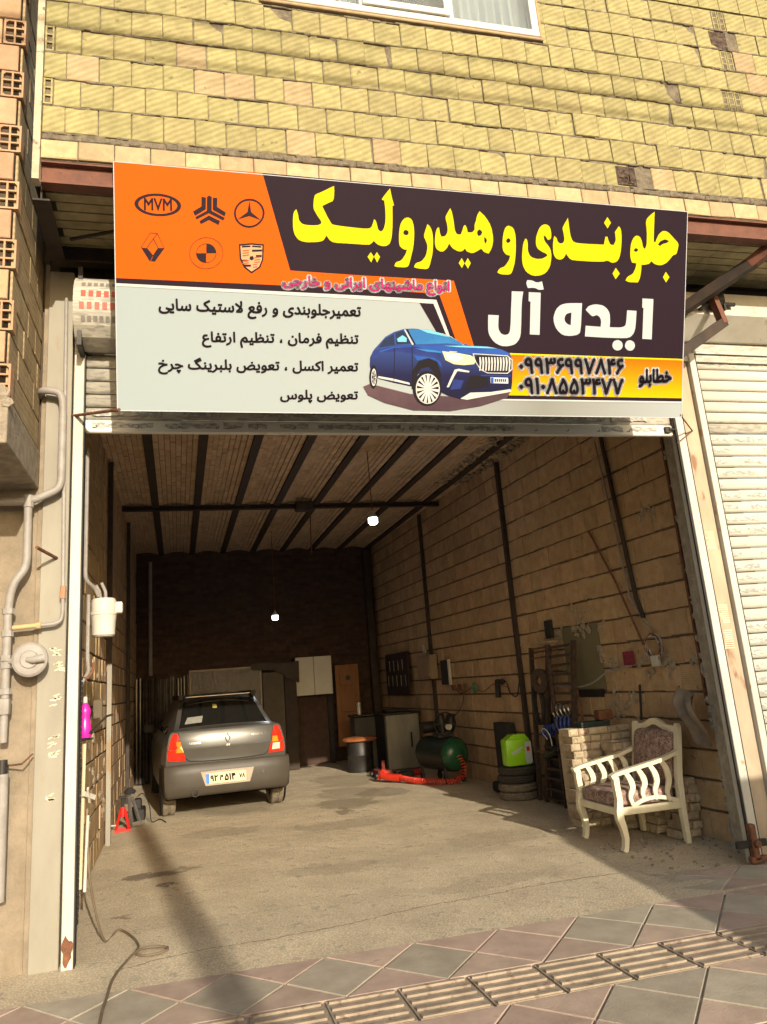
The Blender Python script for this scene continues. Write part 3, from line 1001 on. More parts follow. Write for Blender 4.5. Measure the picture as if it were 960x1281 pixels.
# film remnants
mb = MB()
for k in range(42):
    if k < 33 or k > 38:
        x = 0.02
        while x < 1.4:
            w = random.uniform(.08, .5)
            if random.random() < .88:
                z = 0.06 + k * .0995
                n = max(3, int(w / .03)); up = []; lo = []
                for q in range(n + 1):
                    xx = x + w * q / n
                    up.append((5.06 + xx, -0.0145, z + .058 + random.uniform(-.012, .014)))
                    lo.append((5.06 + xx, -0.0155, z + .03 + random.uniform(-.010, .008)))
                for q in range(n):
                    mb.quad(lo[q], lo[q + 1], up[q + 1], up[q])
            x += w + random.uniform(.02, .2)
mb.build('film_scraps', m_film, sh, kind='stuff')
hd = thing('shutter_housing', 'cream metal housing of the closed shutter, under the overhang right of the banner', 'shutter housing', (5.1, -0.1, 4.2))
b = MB()
b.prism([(4.86, -0.32, 4.30), (4.86, -0.32, 4.50), (4.86, 0.0, 4.52), (4.86, 0.0, 4.16), (4.86, -0.10, 4.16)], (4.0, 0, 0)); b.build('hood', m_white, hd)
b = MB(); b.box((4.9, -0.06, 4.06), (8.8, -0.02, 4.155)); b.box((4.9, -.045, 3.99), (8.8, -.02, 4.05)); b.build('lower_lip', m_slat_old, hd)
mt = thing('shutter_gear', 'dark steel bracket and gear at the end of the shutter housing right of the banner', 'gear', (5.1, -0.34, 4.3))
b = MB(); b.cyl((5.08, -0.36, 4.40), (5.14, -.36, 4.40), .07, 18); b.build('gear', m_darkmetal, mt)
b = MB(); b.box((4.96, -0.38, 4.33), (5.0, -.325, 4.47)); b.box((5.18, -.38, 4.32), (5.2, -.325, 4.48)); b.cyl((4.9, -.36, 4.38), (5.3, -.36, 4.38), .018, 8); b.build('bracket', m_darkmetal, mt)
b = MB(); b.bbox((4.87, -.40, 4.33), (4.95, -.325, 4.42), .01); b.build('motor', m_chrome, mt)
steel('steel_strut', 'short red primed upper end of the diagonal strut under the overhang right of the banner', (5.30, -0.93, 4.62), (5.16, -0.76, 4.52), 0.08, 0.09, m_rust, solid=True)
steel('steel_strut', 'dark diagonal strut running from its red end down behind the banner edge', (5.18, -0.79, 4.53), (4.72, -0.22, 4.28), 0.07, 0.09, m_beam, solid=True)
steel('steel_strut', 'short upright red steel bracket in front of the shutter gear, right of the banner', (5.03, -0.42, 4.46), (5.10, -0.42, 4.16), 0.07, 0.045, m_rust, solid=True)
steel('steel_strut', 'dark arm reaching down from the upright bracket to the back of the banner', (5.11, -0.42, 4.18), (4.5, -0.52, 3.80), 0.05, 0.08, m_beam, solid=True)

# own shutter, rolled up: bottom slats and the roll behind the banner
own = thing('roller_shutter', 'rolled-up roller shutter of the open garage, its lowest slats showing under the banner', 'roller shutter', (0.05, 0, 3.32))
me1 = slat_mesh(4.70, m_slat_old)
for k in range(7):
    inst(me1, 'slat', own, (0.0, 0.01, 0.095 + k * .0995))
b = MB(); b.bbox((0.052, -0.012, 3.318), (4.752, 0.03, 3.412), 0.008); b.build('bottom_bar', m_slat, own)
mb = MB()
for k in range(16):
    x = 0.12 + k * .28
    if x > 4.6: break
    mb.tube([(x + .012 * math.cos(a), -0.0165, 3.362 + .012 * math.sin(a)) for a in [R(200 + 25 * q) for q in range(9)]], .0022, 5)
mb.build('hook_marks', m_darkmetal, own, kind='stuff')
mb = MB()
for kk, zc in enumerate((3.46, 3.37)):
    x = 0.1
    while x < 4.6:
        w = random.uniform(.1, .45)
        n = max(3, int(w / .03)); up = []; lo = []
        for q in range(n + 1):
            xx = x + w * q / n
            up.append((xx, -0.0145 - (0 if kk else 0), zc + .022 + random.uniform(-.012, .008)))
            lo.append((xx, -0.0152, zc - .018 + random.uniform(-.008, .008)))
        if random.random() < .8:
            for q in range(n):
                mb.quad(lo[q], lo[q + 1], up[q + 1], up[q])
        x += w + random.uniform(.02, .1)
mb.build('film_scraps', m_film, own, kind='stuff')
mb = MB()
prof = []
n = 18
for i in range(n):
    a = 2 * math.pi * i / n
    prof.append((-0.10 + 0.26 * math.cos(a), 4.16 + 0.26 * math.sin(a)))
vs = [(0.0, y, z) for y, z in prof] + [(4.7, y, z) for y, z in prof]
mb.raw(vs, [(i, i + n, (i + 1) % n + n, (i + 1) % n) for i in range(n)] + [tuple(range(n)), tuple(reversed(range(n, 2 * n)))])
mb.build('rolled_slats', m_slat_old, own)
m_filmgrey = mat('grey_print', (0.22, 0.2, 0.18), (0.18, 0.17, 0.15), scale=20)
def facet(i, x0, x1, t0, t1, off=0.003):
    (ya, za), (yb_, zb) = prof[i % n], prof[(i + 1) % n]
    ny_, nz_ = (zb - za), -(yb_ - ya)
    l = math.hypot(ny_, nz_)
    oy, oz = ny_ / l * off, nz_ / l * off
    P = lambda x, t: (x, ya + (yb_ - ya) * t + oy, za + (zb - za) * t + oz)
    return [P(x0, t0), P(x1, t0), P(x1, t1), P(x0, t1)]
for i, mt_, x0_, w_ in ((8, m_filmred, .05, .05), (9, m_filmred, .04, .05)):
    mb = MB()
    for q in range(6):
        mb.quad(*facet(i, x0_ + q * w_, x0_ + q * w_ + w_ * .62, .25, .8))
    mb.build('red_lettering', m_filmred, own, kind='stuff')
for i in (7, 10):
    mb = MB()
    for q in range(9):
        mb.quad(*facet(i, .05 + q * .04, .05 + q * .04 + .026, .3, .75))
    mb.build('grey_lettering', m_filmgrey, own, kind='stuff')
mb = MB(); mb.box((0.02, -0.27, 3.86), (0.05, 0.05, 4.45)); mb.build('end_plate', m_darkmetal, own)

tag(MB().box((-0.262, 0.02, 2.9), (-0.21, 10.9, 8.6)).build('party_wall', m_mortar_dark), 'dark cement party wall in the gap left of the yellow brick wall', 'wall')
# ---------------------------------------------------------------- neighbour's upper storey on the left
nb = thing('neighbour_building', 'next building at the left edge, orange hollow bricks over a rough concrete slab', 'building', (-0.24, -1.0, 0))
b = MB()
b.box((-2.6, -0.99, 3.14), (-0.262, 0.0, 8.6)); b.build('mortar_bed', m_mortar_dark, nb)
b = MB()
nxx, nzz = 24, 8
b.bbox((-2.6, -1.03, 2.91), (-0.235, 0.0, 3.18), 0.01)
b.build('slab', m_rough, nb)
b = MB()
for k in range(60):
    blob(b, (random.uniform(-1.0, -.25), -1.02, 3.17 + random.uniform(-.03, .05)), random.uniform(.02, .045), 1, .6, 1)
b.build('slab_lumps', m_rough, nb, kind='stuff')
ob = brick_meshes('brick', 0.194, 0.09, 0.187, m_orangebrick, 5, jit=.004)
hbo = hollow(0.13, 0.187, 2, 3, m_orangebrick, d=.085, t=.011)
for r in range(18):
    z = 3.20 + r * .1975
    if r % 2 == 0:
        inst(hbo, 'hollow_brick', nb, (-.365 + .24 + .002, -.012, z))
        x = -.365 + .24 - .004
    else:
        inst(random.choice(ob), 'brick', nb, (-0.225, -.014 + random.uniform(-.004, .004), z)); x = -.225
    for q in range(5):
        x -= .2
        if q == 0 and r % 4 == 1:
            inst(hbo, 'hollow_brick', nb, (x + .065, -.01, z)); x += .06
        else:
            inst(random.choice(ob), 'brick', nb, (x, -.012 + random.uniform(-.004, .004), z))
sb = brick_meshes('brick', 0.245, 0.09, 0.187, m_pinkbrick, 4, jit=.004)
for r in range(18):
    z = 3.20 + r * .1975
    x = 0.02 + (r % 2) * .0
    k = 0
    offs = 0.0 if r % 2 else -.12
    y = offs
    while y < 0.98:
        ya = max(y, 0.0); w = min(y + .25, .98) - ya
        if w > .04:
            # side face looks towards +x: brick local -y -> +x
            inst(random.choice(sb), 'brick', nb, (-0.008 + random.uniform(-.003, .003), ya + .01, z), scale=(w / .25, .6, 1), rot=(0, 0, R(90)))
        y += .25

BANNER_SHAPES = [
 (1,'dark_panel','dark',[[(928,1561),(4127,1553),(4119,449),(2222,446),(1985,813),(1107,930)]]),
 (2,'orange_panel','orange',[[(0,1553),(928,1561),(1110,943),(1587,938),(2262,938),(2432,452),(2305,471),(2154,842),(1587,848),(6,834)]]),
 (3,'stripe','dark',[[(6,834),(1587,848),(2154,842),(2305,471),(2257,503),(2134,800),(1586,803),(8,802)]]),
 (3,'stripe','silver',[[(8,802),(1586,803),(2134,800),(2257,503),(2227,524),(2113,772),(1586,778),(8,785)]]),
 (1,'price_panel','orange_grad',[[(2647,449),(4119,449),(4122,151),(2620,148)]]),
 (3,'stripe','yellow',[[(2647,449),(4119,449),(4119,437),(2647,437)]]),
 (3,'stripe','dark',[[(2527,147),(4122,151),(4123,126),(2466,120)]]),
 (3,'stripe','white',[[(2466,120),(4123,126),(4123,114),(2466,109)]]),
 (4,'letter','yellow',[[(1151,1345),(1138,1330),(1132,1315),(1129,1288),(1128,1263),(1129,1228),(1132,1205),(1140,1180),(1150,1164),(1167,1147),(1185,1139),(1214,1135),(1239,1135),(1276,1139),(1300,1142),(1323,1148),(1337,1158),(1354,1187),(1371,1164),(1382,1154),(1399,1146),(1429,1143),(1489,1144),(1541,1144),(1615,1144),(1649,1146),(1661,1152),(1669,1159),(1681,1174),(1700,1157),(1712,1150),(1731,1144),(1746,1142),(1765,1144),(1778,1149),(1791,1160),(1799,1174),(1806,1199),(1810,1229),(1813,1282),(1813,1328),(1812,1417),(1823,1420),(1814,1451),(1808,1469),(1803,1492),(1799,1508),(1794,1532),(1775,1509),(1764,1494),(1748,1474),(1741,1463),(1736,1451),(1753,1448),(1760,1399),(1762,1369),(1763,1329),(1761,1300),(1754,1268),(1747,1252),(1731,1239),(1717,1247),(1711,1255),(1707,1268),(1704,1281),(1698,1301),(1694,1311),(1683,1318),(1677,1298),(1673,1286),(1668,1270),(1660,1261),(1646,1254),(1612,1251),(1541,1253),(1488,1255),(1423,1259),(1395,1263),(1387,1270),(1377,1285),(1358,1315),(1346,1339),(1325,1379),(1358,1396),(1374,1405),(1394,1414),(1403,1430),(1406,1460),(1407,1481),(1406,1516),(1376,1501),(1355,1489),(1322,1471),(1302,1461),(1284,1453),(1275,1444),(1270,1426),(1267,1406),(1265,1373),(1269,1352),(1281,1331),(1293,1312),(1313,1286),(1320,1272),(1316,1262),(1309,1257),(1297,1252),(1279,1249),(1246,1247),(1224,1247),(1200,1250),(1186,1255),(1174,1268),(1167,1282),(1164,1305),(1160,1321)]]),
 (4,'letter','yellow',[[(1913,1346),(1927,1347),(1944,1340),(1954,1327),(1963,1301),(1967,1277),(1969,1240),(1968,1210),(1965,1169),(1960,1136),(1950,1095),(1943,1066),(1934,1033),(1926,1017),(1913,1011),(1894,1008),(1859,1008),(1842,1009),(1827,1014),(1836,1035),(1847,1044),(1868,1050),(1884,1063),(1901,1088),(1910,1105),(1917,1128),(1895,1130),(1883,1136),(1867,1149),(1861,1168),(1859,1204),(1860,1235),(1864,1275),(1871,1301),(1884,1324),(1896,1337)],[(1910,1262),(1917,1260),(1926,1255),(1928,1248),(1927,1238),(1923,1232),(1914,1227),(1907,1226),(1899,1229),(1894,1233),(1890,1242),(1891,1248),(1896,1256),(1902,1260)]]),
 (4,'letter','yellow',[[(2063,1312),(2078,1302),(2086,1291),(2096,1271),(2102,1247),(2106,1207),(2106,1175),(2104,1133),(2099,1098),(2087,1048),(2079,1023),(2071,1011),(2053,1006),(2016,1006),(1994,1008),(1968,1014),(1978,1037),(1990,1046),(2015,1054),(2031,1066),(2049,1090),(2058,1113),(2064,1146),(2064,1167),(2058,1187),(2051,1202),(2041,1220),(2039,1236),(2045,1258),(2051,1277)]]),
 (4,'letter','yellow',[[(2229,1433),(2240,1411),(2246,1390),(2254,1354),(2259,1327),(2263,1294),(2269,1276),(2278,1263),(2287,1258),(2309,1259),(2317,1279),(2322,1293),(2327,1312),(2332,1321),(2342,1326),(2351,1311),(2355,1300),(2361,1277),(2387,1278),(2398,1283),(2409,1296),(2412,1308),(2410,1324),(2412,1337),(2418,1352),(2422,1366),(2426,1387),(2432,1403),(2447,1429),(2483,1401),(2502,1380),(2525,1348),(2539,1317),(2550,1268),(2553,1233),(2547,1195),(2539,1172),(2520,1140),(2495,1146),(2482,1152),(2463,1171),(2440,1156),(2426,1148),(2406,1138),(2390,1136),(2367,1141),(2354,1147),(2342,1164),(2323,1146),(2311,1142),(2293,1142),(2277,1147),(2254,1158),(2241,1169),(2224,1191),(2210,1163),(2200,1151),(2187,1138),(2176,1133),(2161,1132),(2149,1136),(2133,1147),(2125,1160),(2120,1182),(2119,1204),(2121,1237),(2124,1259),(2131,1283),(2137,1293),(2149,1296),(2153,1268),(2157,1254),(2166,1235),(2186,1237),(2197,1244),(2208,1263),(2212,1282),(2209,1310),(2205,1329),(2198,1349),(2195,1362),(2196,1374),(2204,1391)],[(2450,1304),(2470,1287),(2464,1270),(2458,1263),(2442,1256),(2432,1269),(2430,1278),(2433,1289),(2437,1296)],[(2486,1256),(2503,1238),(2505,1227),(2495,1206),(2487,1220),(2485,1231)]]),
 (4,'letter','yellow',[[(1661,1097),(1682,1068),(1664,1028),(1638,1064)]]),
 (4,'letter','yellow',[[(1703,1100),(1726,1069),(1706,1030),(1684,1068)]]),
 (4,'letter','yellow',[[(2318,1097),(2339,1064),(2320,1028),(2296,1062)]]),
 (4,'letter','yellow',[[(2363,1100),(2386,1067),(2366,1027),(2341,1061)]]),
 (4,'letter','yellow',[[(2668,1344),(2680,1342),(2699,1335),(2710,1321),(2720,1292),(2725,1261),(2727,1211),(2727,1171),(2724,1120),(2719,1083),(2707,1040),(2699,1019),(2690,1008),(2670,1002),(2628,1001),(2606,1004),(2587,1014),(2600,1035),(2612,1045),(2635,1054),(2651,1068),(2670,1095),(2678,1112),(2684,1136),(2658,1140),(2646,1148),(2632,1164),(2625,1186),(2624,1228),(2626,1260),(2633,1298),(2639,1318),(2648,1333),(2656,1340)],[(2671,1258),(2686,1245),(2681,1232),(2676,1227),(2663,1222),(2653,1231),(2651,1238),(2655,1247),(2659,1253)]]),
 (4,'letter','yellow',[[(2799,1263),(2809,1260),(2814,1252),(2818,1234),(2820,1215),(2820,1186),(2826,1166),(2838,1145),(2853,1134),(2879,1128),(2899,1126),(2926,1129),(2944,1135),(2973,1152),(2968,1164),(2958,1170),(2935,1177),(2919,1185),(2900,1196),(2890,1209),(2883,1230),(2881,1250),(2884,1280),(2890,1303),(2902,1334),(2912,1351),(2926,1364),(2939,1371),(2958,1374),(2971,1371),(2985,1362),(2993,1349),(3000,1324),(3002,1306),(3001,1284),(2996,1273),(2976,1264),(2962,1283),(2955,1290),(2941,1295),(2946,1266),(2954,1251),(2970,1235),(2982,1222),(2994,1206),(3001,1188),(3006,1158),(3005,1132),(2999,1093),(2990,1067),(2971,1040),(2953,1025),(2925,1012),(2902,1007),(2874,1005),(2852,1009),(2823,1022),(2805,1037),(2789,1063),(2781,1086),(2776,1120),(2776,1150),(2779,1192),(2782,1218),(2788,1239),(2793,1251)]]),
 (4,'letter','yellow',[[(3026,1296),(3040,1288),(3046,1280),(3051,1265),(3057,1256),(3069,1248),(3078,1247),(3091,1250),(3098,1256),(3105,1270),(3105,1285),(3101,1310),(3097,1328),(3090,1349),(3092,1364),(3101,1382),(3110,1398),(3131,1432),(3138,1394),(3143,1369),(3149,1331),(3156,1305),(3168,1278),(3180,1265),(3200,1260),(3234,1258),(3303,1258),(3351,1259),(3426,1261),(3432,1294),(3434,1306),(3437,1319),(3454,1320),(3462,1296),(3468,1284),(3476,1270),(3485,1264),(3506,1264),(3519,1287),(3522,1303),(3519,1329),(3517,1344),(3514,1355),(3521,1369),(3546,1403),(3560,1386),(3566,1368),(3570,1333),(3571,1302),(3570,1259),(3567,1228),(3561,1192),(3554,1171),(3542,1151),(3528,1141),(3505,1135),(3487,1136),(3465,1146),(3449,1146),(3429,1139),(3394,1136),(3325,1133),(3271,1133),(3203,1133),(3171,1135),(3156,1141),(3144,1150),(3123,1176),(3108,1152),(3098,1141),(3082,1133),(3069,1131),(3050,1135),(3037,1144),(3025,1163),(3020,1182),(3017,1212),(3016,1234),(3018,1259),(3020,1275)]]),
 (4,'letter','yellow',[[(3842,1529),(3841,1477),(3841,1445),(3840,1401),(3840,1368),(3840,1328),(3842,1311),(3853,1303),(3862,1327),(3869,1342),(3880,1363),(3892,1376),(3910,1390),(3926,1394),(3948,1392),(3967,1383),(3992,1363),(4013,1345),(4043,1320),(4054,1301),(4050,1277),(4046,1259),(4040,1238),(4032,1228),(4014,1222),(4001,1213),(3987,1194),(3973,1179),(3953,1160),(3935,1150),(3910,1141),(3890,1139),(3864,1143),(3847,1149),(3825,1165),(3812,1150),(3800,1143),(3780,1138),(3765,1135),(3741,1134),(3742,1103),(3740,1082),(3735,1051),(3730,1031),(3716,1003),(3657,1001),(3634,1003),(3611,1012),(3624,1035),(3638,1046),(3661,1058),(3676,1072),(3689,1098),(3695,1115),(3699,1142),(3662,1145),(3650,1175),(3646,1201),(3646,1245),(3649,1274),(3658,1305),(3668,1324),(3685,1340),(3698,1345),(3715,1341),(3726,1333),(3737,1314),(3743,1298),(3747,1277),(3752,1264),(3767,1250),(3778,1272),(3781,1293),(3781,1333),(3781,1361),(3778,1391),(3776,1412),(3771,1433),(3771,1449),(3776,1469),(3786,1483),(3804,1500),(3818,1512)],[(3877,1292),(3893,1312),(3907,1322),(3929,1331),(3945,1332),(3971,1323),(3958,1311),(3946,1305),(3925,1300),(3912,1294),(3894,1280)],[(3689,1254),(3709,1247),(3708,1231),(3691,1226),(3684,1227),(3674,1235)]]),
 (4,'letter','yellow',[[(3450,1462),(3480,1422),(3453,1380),(3423,1418)]]),
 (4,'letter','yellow',[[(3529,1099),(3563,1060),(3530,1016),(3502,1056)]]),
 (4,'letter','yellow',[[(3951,1094),(3983,1056),(3955,1015),(3927,1053)]]),
 (4,'letter','offwhite',[[(3758,887),(3851,887),(3846,587),(3766,588),(3769,817),(3758,820)]]),
 (4,'letter','offwhite',[[(3288,589),(3292,667),(3415,664),(3418,698),(3416,714),(3408,730),(3399,739),(3385,747),(3375,747),(3361,741),(3352,739),(3343,738),(3328,748),(3289,782),(3308,806),(3324,815),(3351,823),(3374,826),(3406,824),(3428,820),(3451,808),(3466,796),(3481,776),(3488,758),(3491,729),(3492,706),(3490,664),(3567,665),(3596,669),(3612,676),(3621,685),(3625,702),(3628,727),(3632,794),(3711,793),(3707,700),(3704,665),(3697,640),(3689,623),(3673,606),(3658,596),(3635,590),(3592,587),(3508,586),(3434,586)]]),
 (4,'letter','offwhite',[[(3259,829),(3254,667),(3248,617),(3235,604),(3217,596),(3185,590),(3159,588),(3123,590),(3098,599),(3070,621),(3054,640),(3040,668),(3034,688),(3032,712),(3036,733),(3045,761),(3057,781),(3079,802),(3100,813),(3131,821),(3168,825)],[(3175,758),(3171,666),(3150,671),(3139,677),(3127,688),(3122,698),(3120,714),(3123,726),(3131,741),(3143,749)]]),
 (4,'letter','offwhite',[[(2833,887),(2927,888),(2924,587),(2847,587),(2848,821),(2833,823)]]),
 (4,'letter','offwhite',[[(2819,972),(2849,972),(2866,969),(2886,961),(2904,960),(2936,969),(2950,913),(2923,908),(2907,909),(2884,918),(2864,920),(2825,916),(2815,940),(2813,952)]]),
 (4,'letter','offwhite',[[(2701,887),(2790,889),(2782,833),(2779,771),(2778,652),(2776,594),(2771,566),(2762,546),(2745,524),(2727,511),(2696,501),(2671,497),(2636,497),(2611,503),(2580,518),(2560,535),(2538,564),(2528,586),(2524,613),(2523,644),(2523,713),(2603,713),(2601,640),(2605,612),(2617,593),(2628,583),(2646,577),(2659,577),(2676,582),(2686,592),(2692,609),(2696,660),(2698,771),(2700,830)]]),
 (4,'letter','offwhite',[[(3602,535),(3601,525),(3597,515),(3590,507),(3582,501),(3571,497),(3560,495),(3549,496),(3538,500),(3529,505),(3522,513),(3517,522),(3516,532),(3517,542),(3521,552),(3527,560),(3536,566),(3546,570),(3558,572),(3569,571),(3579,567),(3589,562),(3596,554),(3600,545)]]),
 (4,'letter','offwhite',[[(3705,536),(3704,526),(3700,517),(3693,509),(3685,502),(3675,498),(3664,497),(3653,498),(3643,501),(3634,507),(3627,515),(3622,524),(3621,534),(3622,544),(3626,553),(3632,562),(3640,568),(3650,572),(3661,574),(3672,573),(3682,569),(3692,563),(3698,556),(3703,546)]]),
 (4,'emblem','ink',[[(411,1306),(404,1287),(388,1270),(364,1255),(332,1244),(297,1237),(260,1235),(223,1237),(189,1244),(161,1255),(140,1270),(127,1287),(124,1305),(131,1323),(147,1340),(171,1354),(201,1366),(236,1373),(274,1376),(311,1373),(345,1366),(374,1355),(395,1341),(408,1324)],[(387,1306),(381,1291),(368,1277),(347,1266),(322,1257),(292,1251),(261,1249),(230,1251),(202,1257),(178,1266),(161,1277),(150,1291),(148,1305),(153,1319),(167,1333),(186,1344),(212,1353),(241,1359),(272,1361),(303,1359),(331,1354),(355,1345),(373,1334),(384,1320)]]),
 (4,'emblem','ink',[[(538,1377),(566,1374),(564,1300),(496,1254),(484,1280),(537,1316)]]),
 (4,'emblem','ink',[[(573,1378),(586,1389),(603,1380),(601,1293),(685,1254),(674,1238),(583,1277),(505,1232),(498,1246),(571,1291)]]),
 (4,'emblem','ink',[[(610,1377),(638,1377),(636,1320),(692,1289),(683,1264),(608,1301)]]),
 (4,'emblem','ink',[[(524,1223),(583,1262),(654,1232),(644,1206),(584,1234),(532,1204)]]),
 (4,'emblem','ink',[[(942,1303),(938,1278),(927,1255),(911,1235),(890,1218),(866,1207),(840,1202),(814,1204),(791,1212),(771,1225),(755,1244),(746,1265),(743,1289),(747,1313),(758,1336),(774,1357),(794,1373),(818,1384),(844,1389),(870,1388),(893,1380),(914,1367),(929,1349),(939,1327)],[(929,1302),(926,1281),(917,1260),(902,1243),(884,1228),(863,1219),(840,1215),(818,1216),(797,1223),(780,1234),(766,1250),(758,1269),(755,1290),(759,1311),(768,1331),(782,1349),(800,1363),(821,1373),(844,1377),(866,1376),(887,1370),(905,1358),(918,1342),(927,1323)]]),
 (4,'emblem','ink',[[(844,1376),(854,1304),(917,1257),(842,1278),(765,1250),(830,1302)]]),
 (4,'emblem','ink',[[(217,1126),(263,1124),(263,1127),(217,1129)]]),
 (4,'emblem','ink',[[(260,1126),(302,1036),(304,1038),(263,1127)]]),
 (4,'emblem','ink',[[(302,1040),(242,952),(244,950),(305,1038)]]),
 (4,'emblem','ink',[[(245,953),(212,954),(211,951),(245,950)]]),
 (4,'emblem','ink',[[(214,952),(163,1037),(160,1035),(212,950)]]),
 (4,'emblem','ink',[[(163,1033),(220,1128),(218,1129),(160,1034)]]),
 (4,'emblem','ink',[[(234,1092),(265,1034),(268,1036),(238,1094)]]),
 (4,'emblem','ink',[[(265,1038),(230,984),(234,982),(268,1036)]]),
 (4,'emblem','ink',[[(236,985),(196,1034),(193,1032),(232,982)]]),
 (4,'emblem','ink',[[(196,1030),(239,1092),(236,1094),(193,1032)]]),
 (4,'emblem','ink',[[(261,1127),(235,1091),(237,1089),(264,1125)]]),
 (4,'emblem','ink',[[(164,1033),(194,1030),(231,983),(215,951),(210,954)]]),
 (4,'emblem','ink',[[(267,1036),(303,1038),(246,952),(220,953),(237,991)]]),
 (4,'emblem','ink',[[(672,1028),(670,1008),(663,989),(653,971),(639,954),(622,941),(604,931),(583,924),(562,921),(541,922),(521,926),(503,934),(487,946),(474,961),(465,978),(460,996),(458,1016),(461,1036),(467,1055),(478,1073),(491,1089),(508,1102),(526,1113),(547,1120),(568,1123),(588,1122),(608,1118),(627,1110),(643,1098),(656,1084),(665,1067),(671,1048)],[(670,1028),(667,1009),(661,990),(650,972),(637,957),(621,943),(602,933),(583,927),(562,924),(542,924),(523,929),(505,937),(490,948),(477,963),(468,979),(463,997),(461,1016),(464,1035),(470,1054),(480,1071),(493,1087),(509,1100),(528,1110),(547,1117),(567,1120),(588,1119),(607,1115),(625,1107),(640,1096),(653,1082),(662,1065),(668,1047)]]),
 (4,'emblem','ink',[[(629,1026),(627,1012),(622,998),(614,986),(604,976),(591,968),(578,962),(563,960),(549,961),(536,964),(524,971),(514,980),(506,992),(502,1005),(501,1018),(503,1032),(508,1046),(516,1058),(526,1068),(538,1076),(552,1082),(566,1084),(581,1083),(594,1080),(606,1073),(616,1064),(623,1052),(628,1040)],[(626,1026),(624,1012),(619,1000),(612,988),(602,978),(590,970),(577,965),(563,963),(550,964),(537,967),(526,974),(516,982),(509,993),(505,1005),(504,1018),(506,1032),(511,1044),(518,1056),(528,1066),(540,1074),(553,1079),(566,1081),(580,1080),(593,1077),(604,1070),(614,1062),(621,1051),(625,1039)]]),
 (4,'emblem','ink',[[(565,1022),(566,1081),(578,1081),(590,1078),(600,1073),(609,1066),(617,1058),(622,1048),(625,1037),(626,1026)]]),
 (4,'emblem','ink',[[(565,1022),(563,963),(551,963),(540,966),(530,971),(521,978),(513,986),(508,996),(505,1007),(504,1018)]]),
 (4,'emblem','ink',[[(774,1093),(854,1105),(937,1103),(933,1003),(913,951),(855,909),(805,945),(778,999)],[(784,1084),(854,1094),(926,1093),(923,1005),(904,957),(855,922),(814,952),(789,1003)]]),
 (3,'emblem','pinkish',[[(784,1084),(854,1094),(926,1093),(923,1005),(904,957),(855,922),(814,952),(789,1003)]]),
 (4,'emblem','ink',[[(859,1063),(924,1069),(924,1055),(858,1049)]]),
 (4,'emblem','ink',[[(884,1030),(922,1033),(921,1018),(884,1016)]]),
 (4,'emblem','ink',[[(791,995),(828,997),(829,984),(796,981)]]),
 (4,'emblem','ink',[[(802,965),(852,966),(851,953),(810,949)]]),
 (4,'emblem','ink',[[(844,1018),(865,1023),(871,1004),(857,993),(842,1000)]]),
 (4,'emblem','ink',[[(793,1084),(849,1089),(849,1079),(794,1072)]]),
 (4,'emblem','ink',[[(859,1090),(921,1090),(920,1079),(859,1080)]]),
 (4,'emblem','red',[[(797,1054),(838,1061),(840,1055),(799,1047)]]),
 (4,'emblem','red',[[(873,1015),(912,1021),(910,1015),(873,1008)]]),
 (4,'emblem','red',[[(797,1038),(838,1046),(840,1040),(799,1032)]]),
 (4,'emblem','red',[[(873,999),(912,1006),(910,999),(873,993)]]),
 (4,'emblem','red',[[(796,1023),(838,1031),(840,1025),(798,1016)]]),
 (4,'emblem','red',[[(873,984),(912,990),(910,984),(872,978)]]),
 (4,'emblem','red',[[(796,988),(837,995),(839,989),(798,981)]]),
 (4,'emblem','red',[[(864,968),(893,974),(891,968),(864,962)]]),
 (4,'emblem','red',[[(795,973),(836,980),(838,974),(797,966)]]),
 (4,'emblem','red',[[(864,953),(893,959),(890,952),(864,947)]]),
 (5,'car_print','carshadow',[[(1611,187),(1659,208),(1947,144),(2344,127),(2703,174),(2678,129),(2472,66),(2244,28),(1972,30),(1766,78),(1646,128)]]),
 (6,'car_print','navy',[[(1657,334),(1660,391),(1683,437),(1725,484),(1767,531),(1826,565),(1898,590),(1971,595),(2068,590),(2154,576),(2241,552),(2328,509),(2391,493),(2518,491),(2620,474),(2692,449),(2712,408),(2717,336),(2715,240),(2709,186),(2651,167),(2471,143),(2319,112),(2244,131),(2162,165),(2094,287),(2008,285),(1959,197),(1826,221),(1724,244),(1706,267),(1671,277)]]),
 (6,'car_print','blue',[[(1959,480),(2216,485),(2341,492),(2518,489),(2633,470),(2698,441),(2673,433),(2442,429),(2192,446),(2167,428),(2069,443),(1971,457)]]),
 (6,'car_print','blue2',[[(1683,432),(1826,470),(1959,476),(2167,434),(2180,394),(2044,413),(1850,436),(1683,380)]]),
 (6,'car_print','glassblue',[[(1932,587),(2007,593),(2092,586),(2179,568),(2284,527),(2341,492),(2216,502),(1971,486)]]),
 (6,'car_print','darkglass',[[(1719,455),(1755,510),(1832,558),(1892,578),(1916,550),(1949,491),(1856,481),(1790,468)]]),
 (7,'car_print','lightblue',[[(1850,520),(1889,546),(1920,527),(1918,501),(1856,500)]]),
 (7,'car_print','lightblue',[[(2007,593),(2092,586),(2179,568),(2241,544),(2068,570)]]),
 (7,'car_print','silver',[[(1898,588),(1910,586),(1971,486),(1959,482)]]),
 (6,'car_print','black',[[(1959,179),(1966,307),(2008,372),(2081,393),(2143,369),(2174,288),(2175,136),(2131,287),(2081,333),(2026,320),(1990,273),(1984,180)]]),
 (6,'car_print','navy',[[(1719,427),(1971,423),(1962,226),(1718,267)]]),
 (7,'car_print','silver',[[(1716,262),(1826,246),(1941,221),(1945,207),(1826,230),(1718,248)]]),
